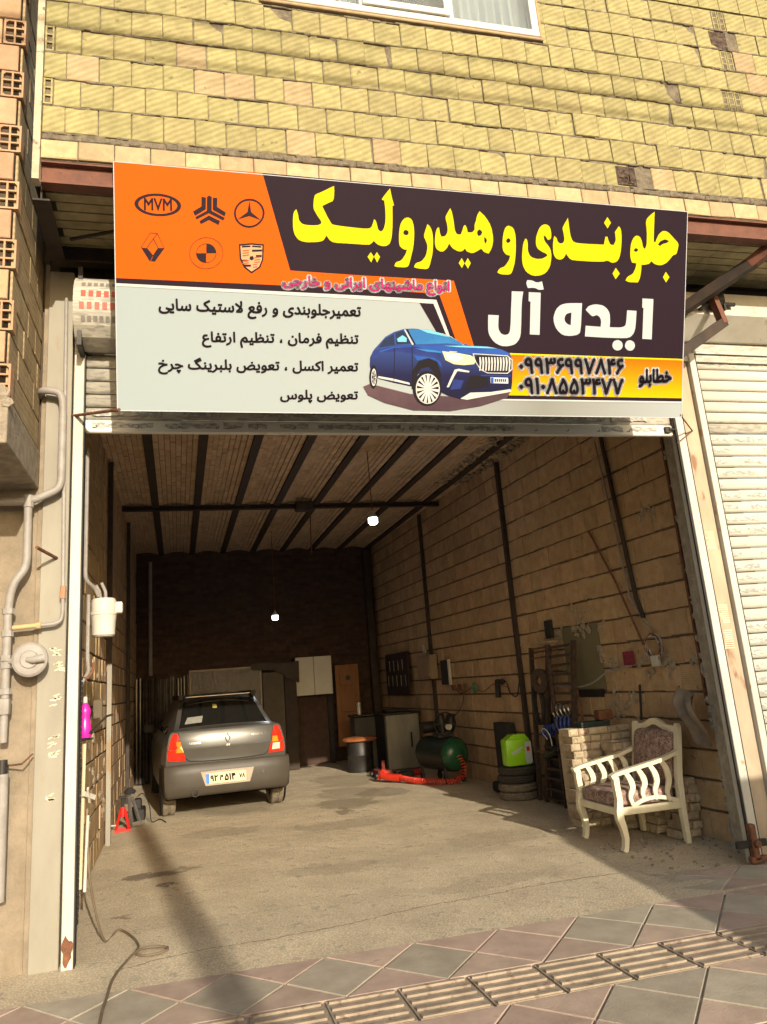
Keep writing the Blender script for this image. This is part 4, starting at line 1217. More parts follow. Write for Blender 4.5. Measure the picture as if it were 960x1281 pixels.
 (7,'car_print','black',[[(2178,185),(2176,158),(2168,132),(2156,109),(2139,89),(2119,74),(2096,65),(2073,62),(2049,64),(2027,73),(2006,87),(1990,106),(1977,129),(1969,155),(1967,182),(1969,209),(1977,234),(1989,257),(2006,277),(2026,292),(2048,301),(2072,305),(2095,302),(2118,294),(2138,280),(2155,261),(2168,238),(2176,212)]]),
 (8,'car_print','silver',[[(2165,183),(2163,159),(2156,137),(2146,116),(2132,100),(2115,87),(2096,79),(2076,76),(2056,78),(2038,86),(2021,98),(2007,114),(1996,134),(1990,156),(1988,180),(1990,203),(1996,225),(2006,245),(2020,262),(2037,275),(2056,283),(2075,286),(2095,284),(2114,277),(2131,264),(2145,248),(2156,228),(2162,206)]]),
 (9,'car_print','black',[[(2157,183),(2156,161),(2150,140),(2140,121),(2127,105),(2112,93),(2094,86),(2076,83),(2058,85),(2041,92),(2026,104),(2013,119),(2003,137),(1997,158),(1995,180),(1997,202),(2003,222),(2012,241),(2025,257),(2040,269),(2057,276),(2075,279),(2094,277),(2111,270),(2126,259),(2139,244),(2149,225),(2155,204)]]),
 (10,'car_print','silver',[[(2087,175),(2155,158),(2158,179),(2089,184)]]),
 (10,'car_print','silver',[[(2084,169),(2139,121),(2151,139),(2089,177)]]),
 (10,'car_print','silver',[[(2079,166),(2113,94),(2131,106),(2087,171)]]),
 (10,'car_print','silver',[[(2073,165),(2079,82),(2101,86),(2083,167)]]),
 (10,'car_print','silver',[[(2068,168),(2046,88),(2067,83),(2078,165)]]),
 (10,'car_print','silver',[[(2064,172),(2017,109),(2035,97),(2072,166)]]),
 (10,'car_print','silver',[[(2063,178),(1999,143),(2010,125),(2067,170)]]),
 (10,'car_print','silver',[[(2063,185),(1994,183),(1996,162),(2064,175)]]),
 (10,'car_print','silver',[[(2066,191),(2003,223),(1996,203),(2063,182)]]),
 (10,'car_print','silver',[[(2070,195),(2025,256),(2010,240),(2064,188)]]),
 (10,'car_print','silver',[[(2076,197),(2055,276),(2035,267),(2067,193)]]),
 (10,'car_print','silver',[[(2081,196),(2089,279),(2067,279),(2071,196)]]),
 (10,'car_print','silver',[[(2086,193),(2121,266),(2101,274),(2077,197)]]),
 (10,'car_print','silver',[[(2088,188),(2145,238),(2131,253),(2082,195)]]),
 (10,'car_print','silver',[[(2089,181),(2157,200),(2151,220),(2086,190)]]),
 (10,'car_print','silver',[[(2088,181),(2086,174),(2082,168),(2076,166),(2070,168),(2065,173),(2064,181),(2065,189),(2070,194),(2076,196),(2082,194),(2086,189)]]),
 (7,'car_print','black',[[(1711,255),(1710,230),(1706,208),(1699,190),(1691,178),(1682,174),(1674,178),(1666,189),(1659,207),(1656,229),(1654,254),(1656,279),(1660,301),(1666,319),(1674,331),(1683,335),(1692,331),(1700,320),(1706,302),(1710,280)]]),
 (8,'car_print','silver',[[(1703,253),(1702,234),(1699,218),(1695,204),(1690,196),(1685,193),(1679,196),(1674,204),(1670,217),(1668,234),(1667,252),(1668,270),(1671,287),(1675,300),(1680,309),(1685,312),(1691,309),(1696,301),(1700,288),(1702,271)]]),
 (9,'car_print','black',[[(1698,253),(1697,238),(1696,224),(1693,214),(1689,207),(1685,204),(1681,206),(1677,213),(1674,224),(1672,237),(1672,252),(1673,267),(1674,280),(1678,291),(1681,298),(1685,300),(1689,298),(1693,292),(1696,281),(1698,268)]]),
 (10,'car_print','silver',[[(1685,249),(1698,248),(1698,257)]]),
 (10,'car_print','silver',[[(1684,250),(1691,212),(1695,218)]]),
 (10,'car_print','silver',[[(1683,253),(1680,206),(1684,204)]]),
 (10,'car_print','silver',[[(1684,256),(1672,235),(1674,227)]]),
 (10,'car_print','silver',[[(1686,256),(1674,277),(1672,269)]]),
 (10,'car_print','silver',[[(1687,253),(1685,300),(1680,298)]]),
 (10,'car_print','silver',[[(1686,250),(1695,287),(1691,293)]]),
 (7,'car_print','headlight',[[(2179,446),(2291,438),(2392,423),(2445,398),(2418,362),(2342,353),(2267,358),(2205,385)]]),
 (8,'car_print','lampwhite',[[(2192,435),(2291,429),(2342,407),(2292,373),(2223,389)]]),
 (7,'car_print','black',[[(2417,414),(2455,424),(2673,430),(2709,402),(2710,336),(2675,302),(2520,301),(2469,323)]]),
 (8,'car_print','silver',[[(2458,413),(2469,413),(2475,378),(2470,319),(2459,316),(2462,366)]]),
 (8,'car_print','silver',[[(2480,413),(2492,414),(2497,378),(2493,319),(2481,316),(2484,366)]]),
 (8,'car_print','silver',[[(2502,414),(2514,414),(2519,379),(2515,320),(2504,317),(2507,367)]]),
 (8,'car_print','silver',[[(2525,415),(2536,415),(2542,380),(2537,320),(2526,318),(2529,367)]]),
 (8,'car_print','silver',[[(2547,415),(2558,416),(2564,380),(2560,321),(2548,318),(2551,368)]]),
 (8,'car_print','silver',[[(2569,416),(2581,416),(2586,381),(2582,321),(2571,319),(2574,368)]]),
 (8,'car_print','silver',[[(2592,416),(2603,417),(2609,381),(2605,322),(2593,319),(2596,369)]]),
 (8,'car_print','silver',[[(2614,417),(2626,417),(2632,382),(2627,322),(2616,320),(2619,370)]]),
 (8,'car_print','silver',[[(2637,418),(2648,418),(2654,382),(2650,323),(2638,320),(2641,370)]]),
 (8,'car_print','silver',[[(2659,418),(2671,419),(2677,383),(2672,323),(2661,321),(2664,371)]]),
 (8,'car_print','silver',[[(2682,419),(2694,419),(2699,384),(2695,324),(2684,321),(2687,371)]]),
 (9,'car_print','silver',[[(2408,432),(2675,425),(2675,431),(2408,438)]]),
 (9,'car_print','silver',[[(2669,427),(2709,398),(2713,403),(2673,432)]]),
 (9,'car_print','silver',[[(2706,404),(2707,331),(2714,331),(2713,404)]]),
 (9,'car_print','silver',[[(2710,338),(2671,305),(2675,300),(2715,333)]]),
 (9,'car_print','silver',[[(2677,307),(2518,306),(2518,300),(2677,301)]]),
 (9,'car_print','silver',[[(2524,305),(2468,329),(2465,324),(2521,300)]]),
 (9,'car_print','silver',[[(2473,325),(2429,386),(2424,383),(2468,322)]]),
 (9,'car_print','silver',[[(2432,381),(2413,438),(2407,436),(2425,379)]]),
 (7,'car_print','silver',[[(2216,195),(2243,255),(2274,320),(2305,327),(2387,313),(2380,302),(2295,311),(2268,267),(2233,196)]]),
 (7,'car_print','plate',[[(2546,273),(2682,273),(2684,231),(2547,231)]]),
 (8,'car_print','black',[[(2578,262),(2588,262),(2588,242),(2579,241)]]),
 (8,'car_print','black',[[(2594,262),(2603,262),(2603,242),(2594,242)]]),
 (8,'car_print','black',[[(2609,262),(2618,262),(2619,242),(2610,242)]]),
 (8,'car_print','black',[[(2625,263),(2634,263),(2634,242),(2625,242)]]),
 (8,'car_print','black',[[(2640,263),(2649,263),(2650,243),(2641,243)]]),
 (8,'car_print','black',[[(2656,263),(2665,263),(2665,243),(2656,243)]]),
 (8,'car_print','blue',[[(2549,270),(2569,271),(2570,233),(2549,232)]]),
 (7,'car_print','silver',[[(2319,117),(2395,161),(2548,168),(2702,192),(2709,173),(2522,139),(2370,110)]]),
 (7,'car_print','blue2',[[(2268,255),(2343,245),(2319,186),(2243,178)]]),
 (6,'car_print','black',[[(2393,281),(2521,278),(2534,213),(2407,187),(2344,174),(2369,234)]]),
 (7,'car_print','blue',[[(1725,433),(1826,467),(1953,473),(1959,466),(1826,455),(1728,422)]]),
 (7,'car_print','navy',[[(1824,561),(1836,565),(1846,476),(1834,474)]]),
 (7,'car_print','black',[[(1956,466),(1961,466),(1967,226),(1962,226)]]),
 (7,'car_print','black',[[(1831,453),(1835,453),(1831,232),(1827,232)]]),
 (7,'car_print','lightblue',[[(2192,484),(2341,489),(2518,488),(2595,478),(2467,477),(2291,478)]]),
 (7,'car_print','glassblue',[[(1971,460),(2118,450),(2179,442),(2167,433),(2069,439)]]),
 (7,'car_print','blue',[[(1971,411),(2118,398),(2168,370),(2180,324),(2143,375),(2081,396),(1996,375)]]),
 (9,'car_print','silver',[[(2235,448),(2291,446),(2286,441),(2229,442)]]),
 (8,'car_print','black',[[(1916,587),(1925,588),(1986,485),(1976,485)]]),
 (8,'car_print','blue2',[[(2469,289),(2701,290),(2706,281),(2470,278)]]),
 (8,'car_print','silver',[[(2341,492),(2348,492),(2241,547),(2179,565),(2176,570),(2243,551)]]),
]
BANNER_TEXT = [
 ('تعمیرجلوبندی و رفع لاستیک سایی', (0.2657, 0.6652), (1.5913, 0.6795), 1.0, 0.028, 'ink', None, 0),
 ('تنظیم فرمان ، تنظیم ارتفاع', (0.535, 0.4705), (1.5751, 0.4937), 0.9, 0.028, 'ink', None, 0),
 ('تعمیر اکسل ، تعویض بلبرینگ چرخ', (0.2578, 0.294), (1.5741, 0.3113), 0.9, 0.028, 'ink', None, 0),
 ('تعویض پلوس', (1.0427, 0.1112), (1.5729, 0.1192), 0.85, 0.028, 'ink', None, 0),
 ('انواع ماشینهای ایرانی و خارجی', (1.0612, 0.8593), (2.2277, 0.8813), 0.9, 0.02, 'magenta', 'white', 0.14),
 ('۰۹۹۳۶۹۹۷۸۴۶', (2.7702, 0.3631), (3.6116, 0.3757), 1.0, 0.032, 'ink', 'white', 0.12),
 ('۰۹۱۰۸۵۵۳۴۷۷', (2.7727, 0.2178), (3.612, 0.2293), 1.0, 0.032, 'ink', 'white', 0.12),
 ('خطابلو', (3.7495, 0.2924), (4.022, 0.3064), 1.25, 0.05, 'ink', 'white', 0.15),
 ('MVM', (0.1839, 1.3041), (0.3521, 1.3114), 1.25, 0.02, 'ink', None, 0),
]

# ================================================================== THE BANNER
BU = Vector((1, 0, 0))
B0 = Vector((0.3066, -0.5505, 3.2796))
BV = Vector((0, -0.4877, 1.4748)).normalized()
BN = BU.cross(BV).normalized()          # towards the street
BL_, BH_ = 4.127, 1.553
def flat(name, rgb, rough=0.62, rgb2=None):
    return mat('print_' + name, rgb, rgb2 or tuple(x * 0.96 for x in rgb), scale=2.5, rough=rough, spec=0.08)
PR = {
    'dark': flat('dark', (0.018, 0.009, 0.016)), 'orange': flat('orange', (0.58, 0.088, 0.001)), 'ink': flat('ink', (0.02, 0.012, 0.018)),
    'yellow': flat('yellow', (0.54, 0.47, 0.003)), 'offwhite': flat('offwhite', (0.42, 0.46, 0.48)), 'white': flat('white', (0.46, 0.48, 0.50)),
    'silver': flat('silver', (0.48, 0.48, 0.48)), 'pinkish': flat('pinkish', (0.72, 0.30, 0.16)), 'red': flat('red', (0.5, 0.07, 0.02)),
    'magenta': flat('magenta', (0.50, 0.02, 0.16)), 'navy': flat('navy', (0.02, 0.018, 0.075), rgb2=(0.012, 0.012, 0.04)), 'blue': flat('blue', (0.03, 0.10, 0.38), rgb2=(0.02, 0.06, 0.28)),
    'blue2': flat('blue2', (0.03, 0.05, 0.22), rgb2=(0.02, 0.03, 0.14)), 'glassblue': flat('glassblue', (0.04, 0.25, 0.52), rgb2=(0.03, 0.14, 0.36)), 'darkglass': flat('darkglass', (0.02, 0.03, 0.07)),
    'lightblue': flat('lightblue', (0.16, 0.48, 0.62)), 'black': flat('black', (0.014, 0.012, 0.014)), 'headlight': flat('headlight', (0.55, 0.55, 0.36)),
    'lampwhite': flat('lampwhite', (0.82, 0.80, 0.56)), 'plate': flat('plate', (0.5, 0.52, 0.55)), 'carshadow': flat('carshadow', (0.10, 0.06, 0.07), rgb2=(0.06, 0.035, 0.045)),
}
def gradient_print(name, stops, axis='v', lo=0.0, hi=1.0):
    """flat print whose colour runs up the banner (as printed)"""
    m = bpy.data.materials.new('print_' + name); m.use_nodes = True
    nt = m.node_tree; N = nt.nodes; L = nt.links; p = N['Principled BSDF']
    p.inputs['Roughness'].default_value = 0.6; p.inputs['Specular IOR Level'].default_value = 0.1
    geo = N.new('ShaderNodeNewGeometry'); sx = N.new('ShaderNodeSeparateXYZ'); L.new(geo.outputs['Position'], sx.inputs[0])
    mr = N.new('ShaderNodeMapRange')
    mr.inputs['From Min'].default_value = lo; mr.inputs['From Max'].default_value = hi
    L.new(sx.outputs[2 if axis == 'v' else 0], mr.inputs[0])
    cr = N.new('ShaderNodeValToRGB')
    cr.color_ramp.elements[0].color = (*stops[0][1], 1); cr.color_ramp.elements[0].position = stops[0][0]
    cr.color_ramp.elements[1].color = (*stops[-1][1], 1); cr.color_ramp.elements[1].position = stops[-1][0]
    for t, c in stops[1:-1]:
        e = cr.color_ramp.elements.new(t); e.color = (*c, 1)
    L.new(mr.outputs[0], cr.inputs[0]); L.new(cr.outputs[0], p.inputs['Base Color'])
    return m
PR['orange_grad'] = gradient_print('orange_grad', [(0, (0.66, 0.40, 0.0)), (0.5, (0.66, 0.25, 0.0)), (1, (0.64, 0.12, 0.0))], lo=3.40, hi=3.68)
PR['navy'] = gradient_print('navy_grad', [(0, (0.008, 0.007, 0.018)), (0.5, (0.012, 0.012, 0.05)), (1, (0.03, 0.06, 0.22))], lo=3.33, hi=3.75)
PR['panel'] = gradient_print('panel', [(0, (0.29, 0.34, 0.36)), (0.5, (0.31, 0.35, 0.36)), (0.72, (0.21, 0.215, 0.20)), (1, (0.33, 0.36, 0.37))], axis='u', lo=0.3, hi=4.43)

ban = thing('shop_banner', 'wide printed shop banner with yellow lettering on dark and orange, hung above the garage opening', 'banner', tuple(B0))
def bpnt(u, v, w=0.0):
    return B0 + BU * u + BV * v + BN * w
b = MB()
b.prism([bpnt(0, 0, 0), bpnt(BL_, 0, 0), bpnt(BL_, BH_, 0), bpnt(0, BH_, 0)], -BN * 0.012)
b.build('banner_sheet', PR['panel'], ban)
b = MB()
for v in (0.02, BH_ - .02):
    b.beam(bpnt(0.01, v, -0.03), bpnt(BL_ - .01, v, -0.03), .03, .03)
for u in (0.02, 1.05, 2.06, 3.1, BL_ - .02):
    b.beam(bpnt(u, 0.02, -0.031), bpnt(u, BH_ - .02, -0.031), .03, .028)
b.build('banner_frame', m_rust2, ban)
b = MB()
e = 0.005
for (u0, v0, u1, v1) in ((0, 0, BL_, e), (0, BH_ - e, BL_, BH_), (0, 0, e, BH_), (BL_ - e, 0, BL_, BH_)):
    b.prism([bpnt(u0, v0, -.013), bpnt(u1, v0, -.013), bpnt(u1, v1, -.013), bpnt(u0, v1, -.013)], BN * 0.0155)
b.build('banner_hem', PR['white'], ban)

def poly_faces(mb, polys, w):
    P = [[Vector((p[0] / 1000, p[1] / 1000, 0)) for p in pl] for pl in polys]
    flatp = [p for pl in P for p in pl]
    tris = tessellate_polygon(P)
    vs = [bpnt(p.x, p.y, w) for p in flatp]
    fs = []
    for t in tris:
        a, c, d = [vs[i] for i in t]
        n = (c - a).cross(d - a)
        fs.append(tuple(t) if n.dot(BN) > 0 else tuple(reversed(t)))
    mb.raw(vs, fs)
LAY = 0.0008
emb = {}
carp = {}
for (lay, name, colr, polys) in BANNER_SHAPES:
    if name == 'emblem':
        cx = sum(p[0] for p in polys[0]) / len(polys[0]); cy = sum(p[1] for p in polys[0]) / len(polys[0])
        key = (0 if cx < 390 else 1 if cx < 690 else 2, cy > 1130)
        emb.setdefault(key, []).append((lay, colr, polys))
    elif name == 'car_print':
        carp.setdefault(0, []).append((lay, colr, polys))
    else:
        mb = MB(); poly_faces(mb, polys, LAY * lay)
        mb.build(name, PR[colr], ban)
for grp, nm in ((emb, 'emblem'), (carp, 'car_print')):
    for key, items in grp.items():
        cols = sorted({c for _, c, _ in items})
        mb = MB()
        for i, (lay, colr, polys) in enumerate(items):
            mb.m = cols.index(colr)
            poly_faces(mb, polys, LAY * lay + i * 0.000012)
        mb.build(nm, [PR[c] for c in cols], ban)

# ---- lettering: Perso-Arabic shaping by hand on the built-in font
_B = {'ا':'FE8D FE8E','آ':'FE81 FE82','ب':'FE8F FE90 FE91 FE92','پ':'FB56 FB57 FB58 FB59','ت':'FE95 FE96 FE97 FE98','ج':'FE9D FE9E FE9F FEA0','چ':'FB7A FB7B FB7C FB7D','خ':'FEA5 FEA6 FEA7 FEA8','د':'FEA9 FEAA','ر':'FEAD FEAE','س':'FEB1 FEB2 FEB3 FEB4','ش':'FEB5 FEB6 FEB7 FEB8','ض':'FEBD FEBE FEBF FEC0','ط':'FEC1 FEC2 FEC3 FEC4','ظ':'FEC5 FEC6 FEC7 FEC8','ع':'FEC9 FECA FECB FECC','ف':'FED1 FED2 FED3 FED4','ک':'FB8E FB8F FB90 FB91','گ':'FB92 FB93 FB94 FB95','ل':'FEDD FEDE FEDF FEE0','م':'FEE1 FEE2 FEE3 FEE4','ن':'FEE5 FEE6 FEE7 FEE8','و':'FEED FEEE','ه':'FEE9 FEEA FEEB FEEC','ی':'FBFC FBFD FBFE FBFF'}
_F = {k: [chr(int(x, 16)) for x in v.split()] for k, v in _B.items()}
def shape_text(s):
    if all(ord(c) < 0x600 or 0x6F0 <= ord(c) <= 0x6F9 for c in s):
        return s
    s = s.replace('لا', '\x01')
    out = []
    for i, c in enumerate(s):
        pj = i > 0 and s[i - 1] in _F and len(_F[s[i - 1]]) == 4
        if c == '\x01':
            out.append('\ufefc' if pj else '\ufefb'); continue
        if c not in _F:
            out.append(c); continue
        f = _F[c]
        nx_ = len(f) == 4 and i + 1 < len(s) and (s[i + 1] in _F or s[i + 1] == '\x01')
        out.append(f[{(0, 0): 0, (1, 0): 1, (0, 1): 2, (1, 1): 3}[(int(pj), int(nx_))]])
    return ''.join(out)[::-1]
def text_outlines(s):
    """closed outlines of a line of text, in em units"""
    cu = bpy.data.curves.new('lettering', 'FONT')
    cu.body = shape_text(s); cu.size = 1; cu.fill_mode = 'NONE'; cu.resolution_u = 3
    o = bpy.data.objects.new('lettering', cu)
    C.objects.link(o)
    bpy.context.view_layer.update()
    me = o.to_mesh()
    vs = [v.co.copy() for v in me.vertices]
    nxt = {}
    for e_ in me.edges:
        a, c = e_.vertices
        nxt.setdefault(a, []).append(c); nxt.setdefault(c, []).append(a)
    seen = set(); loops = []
    for st in range(len(vs)):
        if st in seen or st not in nxt:
            continue
        lp = [st]; seen.add(st); cur = st
        # walk in edge order so the winding is kept
        while True:
            cand = [q for q in nxt[cur] if q not in seen]
            if not cand: break
            cand.sort(key=lambda q: (0 if q == cur + 1 else 1))
            cur = cand[0]; seen.add(cur); lp.append(cur)
        if len(lp) > 2:
            loops.append([(vs[i].x, vs[i].y) for i in lp])
    o.to_mesh_clear()
    bpy.data.objects.remove(o); bpy.data.curves.remove(cu)
    return loops
def text_quads(loops, slab=0.018, weight=0.0):
    """non-zero winding fill in thin slabs, plus a ribbon of half-width `weight` round every outline"""
    out = []
    ys = [p[1] for l in loops for p in l]
    y = min(ys) + slab / 2
    while y < max(ys):
        xs = []
        for l in loops:
            for i in range(len(l)):
                (xa, ya), (xb, yb2) = l[i - 1], l[i]
                if (ya <= y) != (yb2 <= y):
                    xs.append((xa + (y - ya) / (yb2 - ya) * (xb - xa), 1 if yb2 > ya else -1))
        xs.sort()
        wnd = 0
        for i in range(len(xs) - 1):
            wnd += xs[i][1]
            if wnd != 0 and xs[i + 1][0] - xs[i][0] > 1e-5:
                out.append([(xs[i][0], y - slab / 2), (xs[i + 1][0], y - slab / 2), (xs[i + 1][0], y + slab / 2), (xs[i][0], y + slab / 2)])
        y += slab
    if weight > 0:
        for l in loops:
            n = len(l)
            for i in range(n):
                a = Vector(l[i - 1]); c = Vector(l[i])
                d = c - a
                if d.length < 1e-6: continue
                d.normalize(); s = Vector((-d.y, d.x)) * weight
                out.append([tuple(a + s), tuple(a - s), tuple(c - s), tuple(c + s)])
                out.append([(c.x + weight * math.cos(math.pi * k / 3), c.y + weight * math.sin(math.pi * k / 3)) for k in range(6)])
    return out
def lay_text(s, p0, p1, ky, weight, fn, slab=0.018):
    loops = text_outlines(s)
    xs = [p[0] for l in loops for p in l]; ys = [p[1] for l in loops for p in l]
    x0_, x1_ = min(xs), max(xs); yc = (min(ys) + max(ys)) / 2
    sc_ = (p1[0] - p0[0]) / (x1_ - x0_)
    sl = (p1[1] - p0[1]) / (p1[0] - p0[0])
    res = []
    for q in text_quads(loops, slab, weight):
        res.append([fn(p0[0] + (x - x0_) * sc_, p0[1] + (x - x0_) * sc_ * sl + (y - yc) * sc_ * ky) for x, y in q])
    return res
for (s, p0, p1, ky, wt, colr, oc, ow) in BANNER_TEXT:
    if oc:
        mb = MB()
        for q in lay_text(s, p0, p1, ky, ow, lambda u, v: bpnt(u, v, LAY * 4.5), 0.03): mb.quad(*q)
        mb.build('lettering_outline', PR[oc], ban, kind='stuff')
    mb = MB()
    for q in lay_text(s, p0, p1, ky, wt, lambda u, v: bpnt(u, v, LAY * 6)): mb.quad(*q)
    mb.build('lettering', PR[colr], ban, kind='stuff')
# rods holding the lower edge off the wall
def rod(name, label, pts, r, m, cat='rod', group=None):
    return tag(MB().tube(pts, r, 8).build(name, m, smooth=True), label, cat, group)
rod('steel_rod', 'rusty rod tying the lower left banner corner back to the white guide rail', [(-0.03, -0.02, 3.435), (0.32, -0.56, 3.285)], 0.011, m_rust2)
rod('steel_rod', 'thin rusty rod tying the lower right banner corner back to the pilaster', [(4.42, -0.56, 3.30), (4.93, -0.02, 3.36)], 0.006, m_rust2)
rod('steel_rod', 'second thin rod below it at the lower right banner corner', [(4.55, -0.3, 3.16), (4.93, -0.02, 3.36)], 0.005, m_rust2)
b = MB(); b.cyl((4.69, -.035, 3.362), (4.78, -.035, 3.368), .013, 10); b.box((4.66, -.04, 3.34), (4.71, -.014, 3.39)); tag(b.build('shutter_lock', m_darkmetal), 'small dark latch at the right end of the rolled-up shutter', 'latch')

# ================================================================== PIPES ON THE LEFT
gp = thing('gas_pipe', 'thick grey gas pipe bending from the brick overhang down past the round regulator', 'pipe', (-0.3, -0.1, 0.5))
pts = bend([(-0.24, 0.0, 3.585), (-0.22, -0.12, 3.585), (-0.10, -0.12, 3.575), (-0.077, -0.12, 3.50), (-0.077, -0.12, 2.93), (-0.10, -0.12, 2.875), (-0.27, -0.12, 2.80), (-0.9, -0.12, 2.80)], 0.06)
MB().tube(pts, 0.026, 12).build('bend_pipe', m_pipe, gp, smooth=True)
pts = bend([(-0.275, -0.12, 2.80), (-0.27, -0.12, 2.36), (-0.345, -0.13, 2.27), (-0.37, -0.12, 2.13), (-0.368, -0.12, 1.62)], 0.07)
MB().tube(pts, 0.026, 12).build('down_pipe', m_pipe, gp, smooth=True)
b = MB()
for z in (2.09, 1.95, 1.80, 1.755, 1.60):
    b.cyl((-0.368, -0.12, z - .018), (-0.368, -0.12, z + .018), 0.036, 8)
b.cyl((-0.275, -0.12, 2.76), (-0.274, -.12, 2.84), .034, 10)
b.build('coupling', m_pipe, gp, kind='stuff')
b = MB(); b.cyl((-0.368, -0.12, 1.30), (-0.366, -.12, 1.62), .024, 10); b.bbox((-0.40, -.155, 1.46), (-.335, -.085, 1.56), .012); b.build('tap', m_pipe, gp, smooth=True)
b = MB(); b.cyl((-0.362, -.12, 0.62), (-.366, -.12, 1.2), .03, 12); b.build('flexible_hose', m_darkmetal, gp, smooth=True)
b = MB(); b.cyl((-0.355, -.12, 0.42), (-.36, -.12, 1.12), .032, 12); b.build('lower_pipe', m_pipe, gp, smooth=True)
reg = thing('gas_regulator', 'round grey disc-shaped gas regulator on the pipe left of the steel column', 'gas regulator', (-0.222, -0.16, 1.78))
b = MB(); b.lathe([(0, 0.04), (.05, .04), (.055, .03), (.09, .026), (.104, .016), (.106, 0), (.104, -.014), (.085, -.03), (.04, -.05), (0, -.05)], (-0.222, -0.17, 1.78), (0, -1, 0), 28); b.build('disc', m_pipe, reg, smooth=True, autos=.5)
b = MB(); b.tube([(-.235, -.21, 1.78), (-.20, -.225, 1.775), (-.135, -.215, 1.785)], [.014, .022, .026], 10); b.build('spout', m_pipe, reg, smooth=True)
b = MB(); b.cyl((-.345, -.14, 1.78), (-.30, -.16, 1.78), .02, 8); b.build('connector', m_pipe, reg)
wp = thing('thin_pipe', 'slim pale pipe running up the grey column and branching left to the gas pipe', 'pipe', (-0.06, -0.08, 2.0))
pts = bend([(-0.079, -0.08, 4.3), (-0.068, -0.08, 3.2), (-0.05, -0.09, 2.05), (-0.07, -0.10, 2.0), (-0.35, -0.11, 1.985)], 0.05)
MB().tube(pts, 0.0125, 10).build('run', m_pipe, wp, smooth=True)
b = MB(); b.cyl((-.34, -.11, 1.986), (-.19, -.11, 1.994), .0155, 10); b.build('branch', m_pipe_gold, wp, smooth=True); b = MB(); b.cyl((-.20, -.11, 1.992), (-.175, -.11, 1.992), .022, 8); b.build('fitting', m_pipe_gold, wp)
b = MB(); b.cyl((-.0535, -.089, 2.16), (-.0515, -.089, 2.24), .019, 8); b.build('fitting', mat('old_orange', (0.45, 0.2, 0.1), (0.3, 0.2, 0.14), scale=40), wp)
rod('steel_rod', 'short rusty rod sticking out of the grey column above the gas regulator', [(-0.105, -0.03, 2.435), (-0.185, -0.30, 2.46)], 0.011, m_rust2)
rod('tap_handle', 'thin rusty bracket on the plaster wall below the gas regulator', [(-0.39, -.05, 1.16), (-.25, -.16, 1.17), (-.20, -.10, 1.22)], 0.006, m_rust2, 'bracket')

# inner pipe, filter, bottle, sticks beside the left guide rail
rod('thin_pipe', 'pale pipe descending just inside the left guide rail to the white filter', bend([(0.045, 0.25, 3.28), (0.045, .25, 2.32), (.10, .33, 2.28), (.125, .36, 2.22)], .05), 0.014, m_pipe, 'pipe')
rod('thin_pipe', 'pale pipe dropping below the white filter beside the guide rail', bend([(.06, .33, 2.23), (.06, .33, 1.78), (.075, .3, 1.70), (.03, .22, 1.62), (.02, .2, 1.5)], .04), 0.013, m_pipe, 'pipe')
fl = thing('gas_filter', 'cream plastic water filter housing hanging inside the left guide rail', 'filter', (0.15, 0.42, 1.93))
b = MB(); b.lathe([(0, 0), (.065, 0), (.078, .012), (.082, .10), (.088, .15)], (.155, .42, 1.94), n=24); b.build('bowl', m_white, fl, smooth=True)
b = MB(); b.lathe([(.088, .15), (.093, .152), (.093, .17), (.086, .175), (.086, .25), (.075, .268), (0, .268)], (.155, .42, 1.94), n=24); b.build('head', m_white, fl, smooth=True)
b = MB(); b.bbox((.235, .38, 2.10), (.285, .46, 2.18), .01); b.build('outlet', m_white, fl)
b = MB(); b.tube([(.13, .42, 2.20), (.12, .41, 2.26), (.10, .39, 2.3)], .016, 8); b.tube([(.17, .42, 2.20), (.165, .41, 2.26), (.14, .39, 2.32)], .012, 8); b.build('fittings', m_pipe, fl, smooth=True)
rod('rubber_hose', 'short dark hose end below the white filter', spline([(.03, .24, 1.66), (.07, .26, 1.66), (.10, .28, 1.70), (.105, .28, 1.76)]), .01, m_rust2, 'hose')
m_pink = mat('pink_plastic', (0.80, 0.02, 0.36), (0.75, 0.02, 0.33), rough=0.3, spec=.5)
bt = thing('detergent_bottle', 'bright pink plastic bottle with white cap on a wire shelf by the left guide rail', 'bottle', (0.063, 0.22, 1.27))
b = MB(); b.lathe([(0, 0), (.036, 0), (.040, .01), (.040, .07), (.034, .10), (.030, .13), (.036, .16), (.034, .185), (.016, .215), (.013, .225)], (.063, .22, 1.275), n=20); b.build('body', m_pink, bt, smooth=True)
b = MB(); b.lathe([(.014, .222), (.014, .255), (.009, .262), (0, .262)], (.063, .22, 1.275), n=14); b.build('cap', m_white, bt, smooth=True)
b = MB(); b.tube([(0.0, .1, 1.265), (.055, .16, 1.262), (.11, .22, 1.264), (.11, .28, 1.265), (.0, .28, 1.265)], .005, 6); b.tube([(.05, .2, 1.262), (.2, .2, 1.40), (.24, .21, 1.41)], .009, 6); tag(b.build('wire_shelf', m_darkmetal), 'wire shelf bracket under the pink bottle', 'shelf')
st = []
rod('wooden_stick', 'long pale wooden stick standing just inside the left guide rail', [(.06, .14, .38), (.07, .16, 1.24)], .011, mat('bare_wood', (.62, .52, .34), (.5, .4, .25), scale=20, stretch=(1, 1, .1)), 'stick')
rod('plastic_tube', 'cream plastic tube leaning beside the wooden stick at the left guide rail', [(.085, .15, .36), (.095, .18, .80)], .010, m_white, 'tube')
b = MB(); b.beam((.075, .1, .94), (.13, .2, .90), .02, .03); b.beam((.10, .1, .97), (.105, .18, .88), .012, .02); tag(b.build('hose_clip', m_white), 'white plastic clip on the stick below the pink bottle', 'clip')
b = MB()
for k in range(46):
    z = .20 + k * .032
    b.bbox((.046, .05, z), (.06, .09, z + .026), .003)
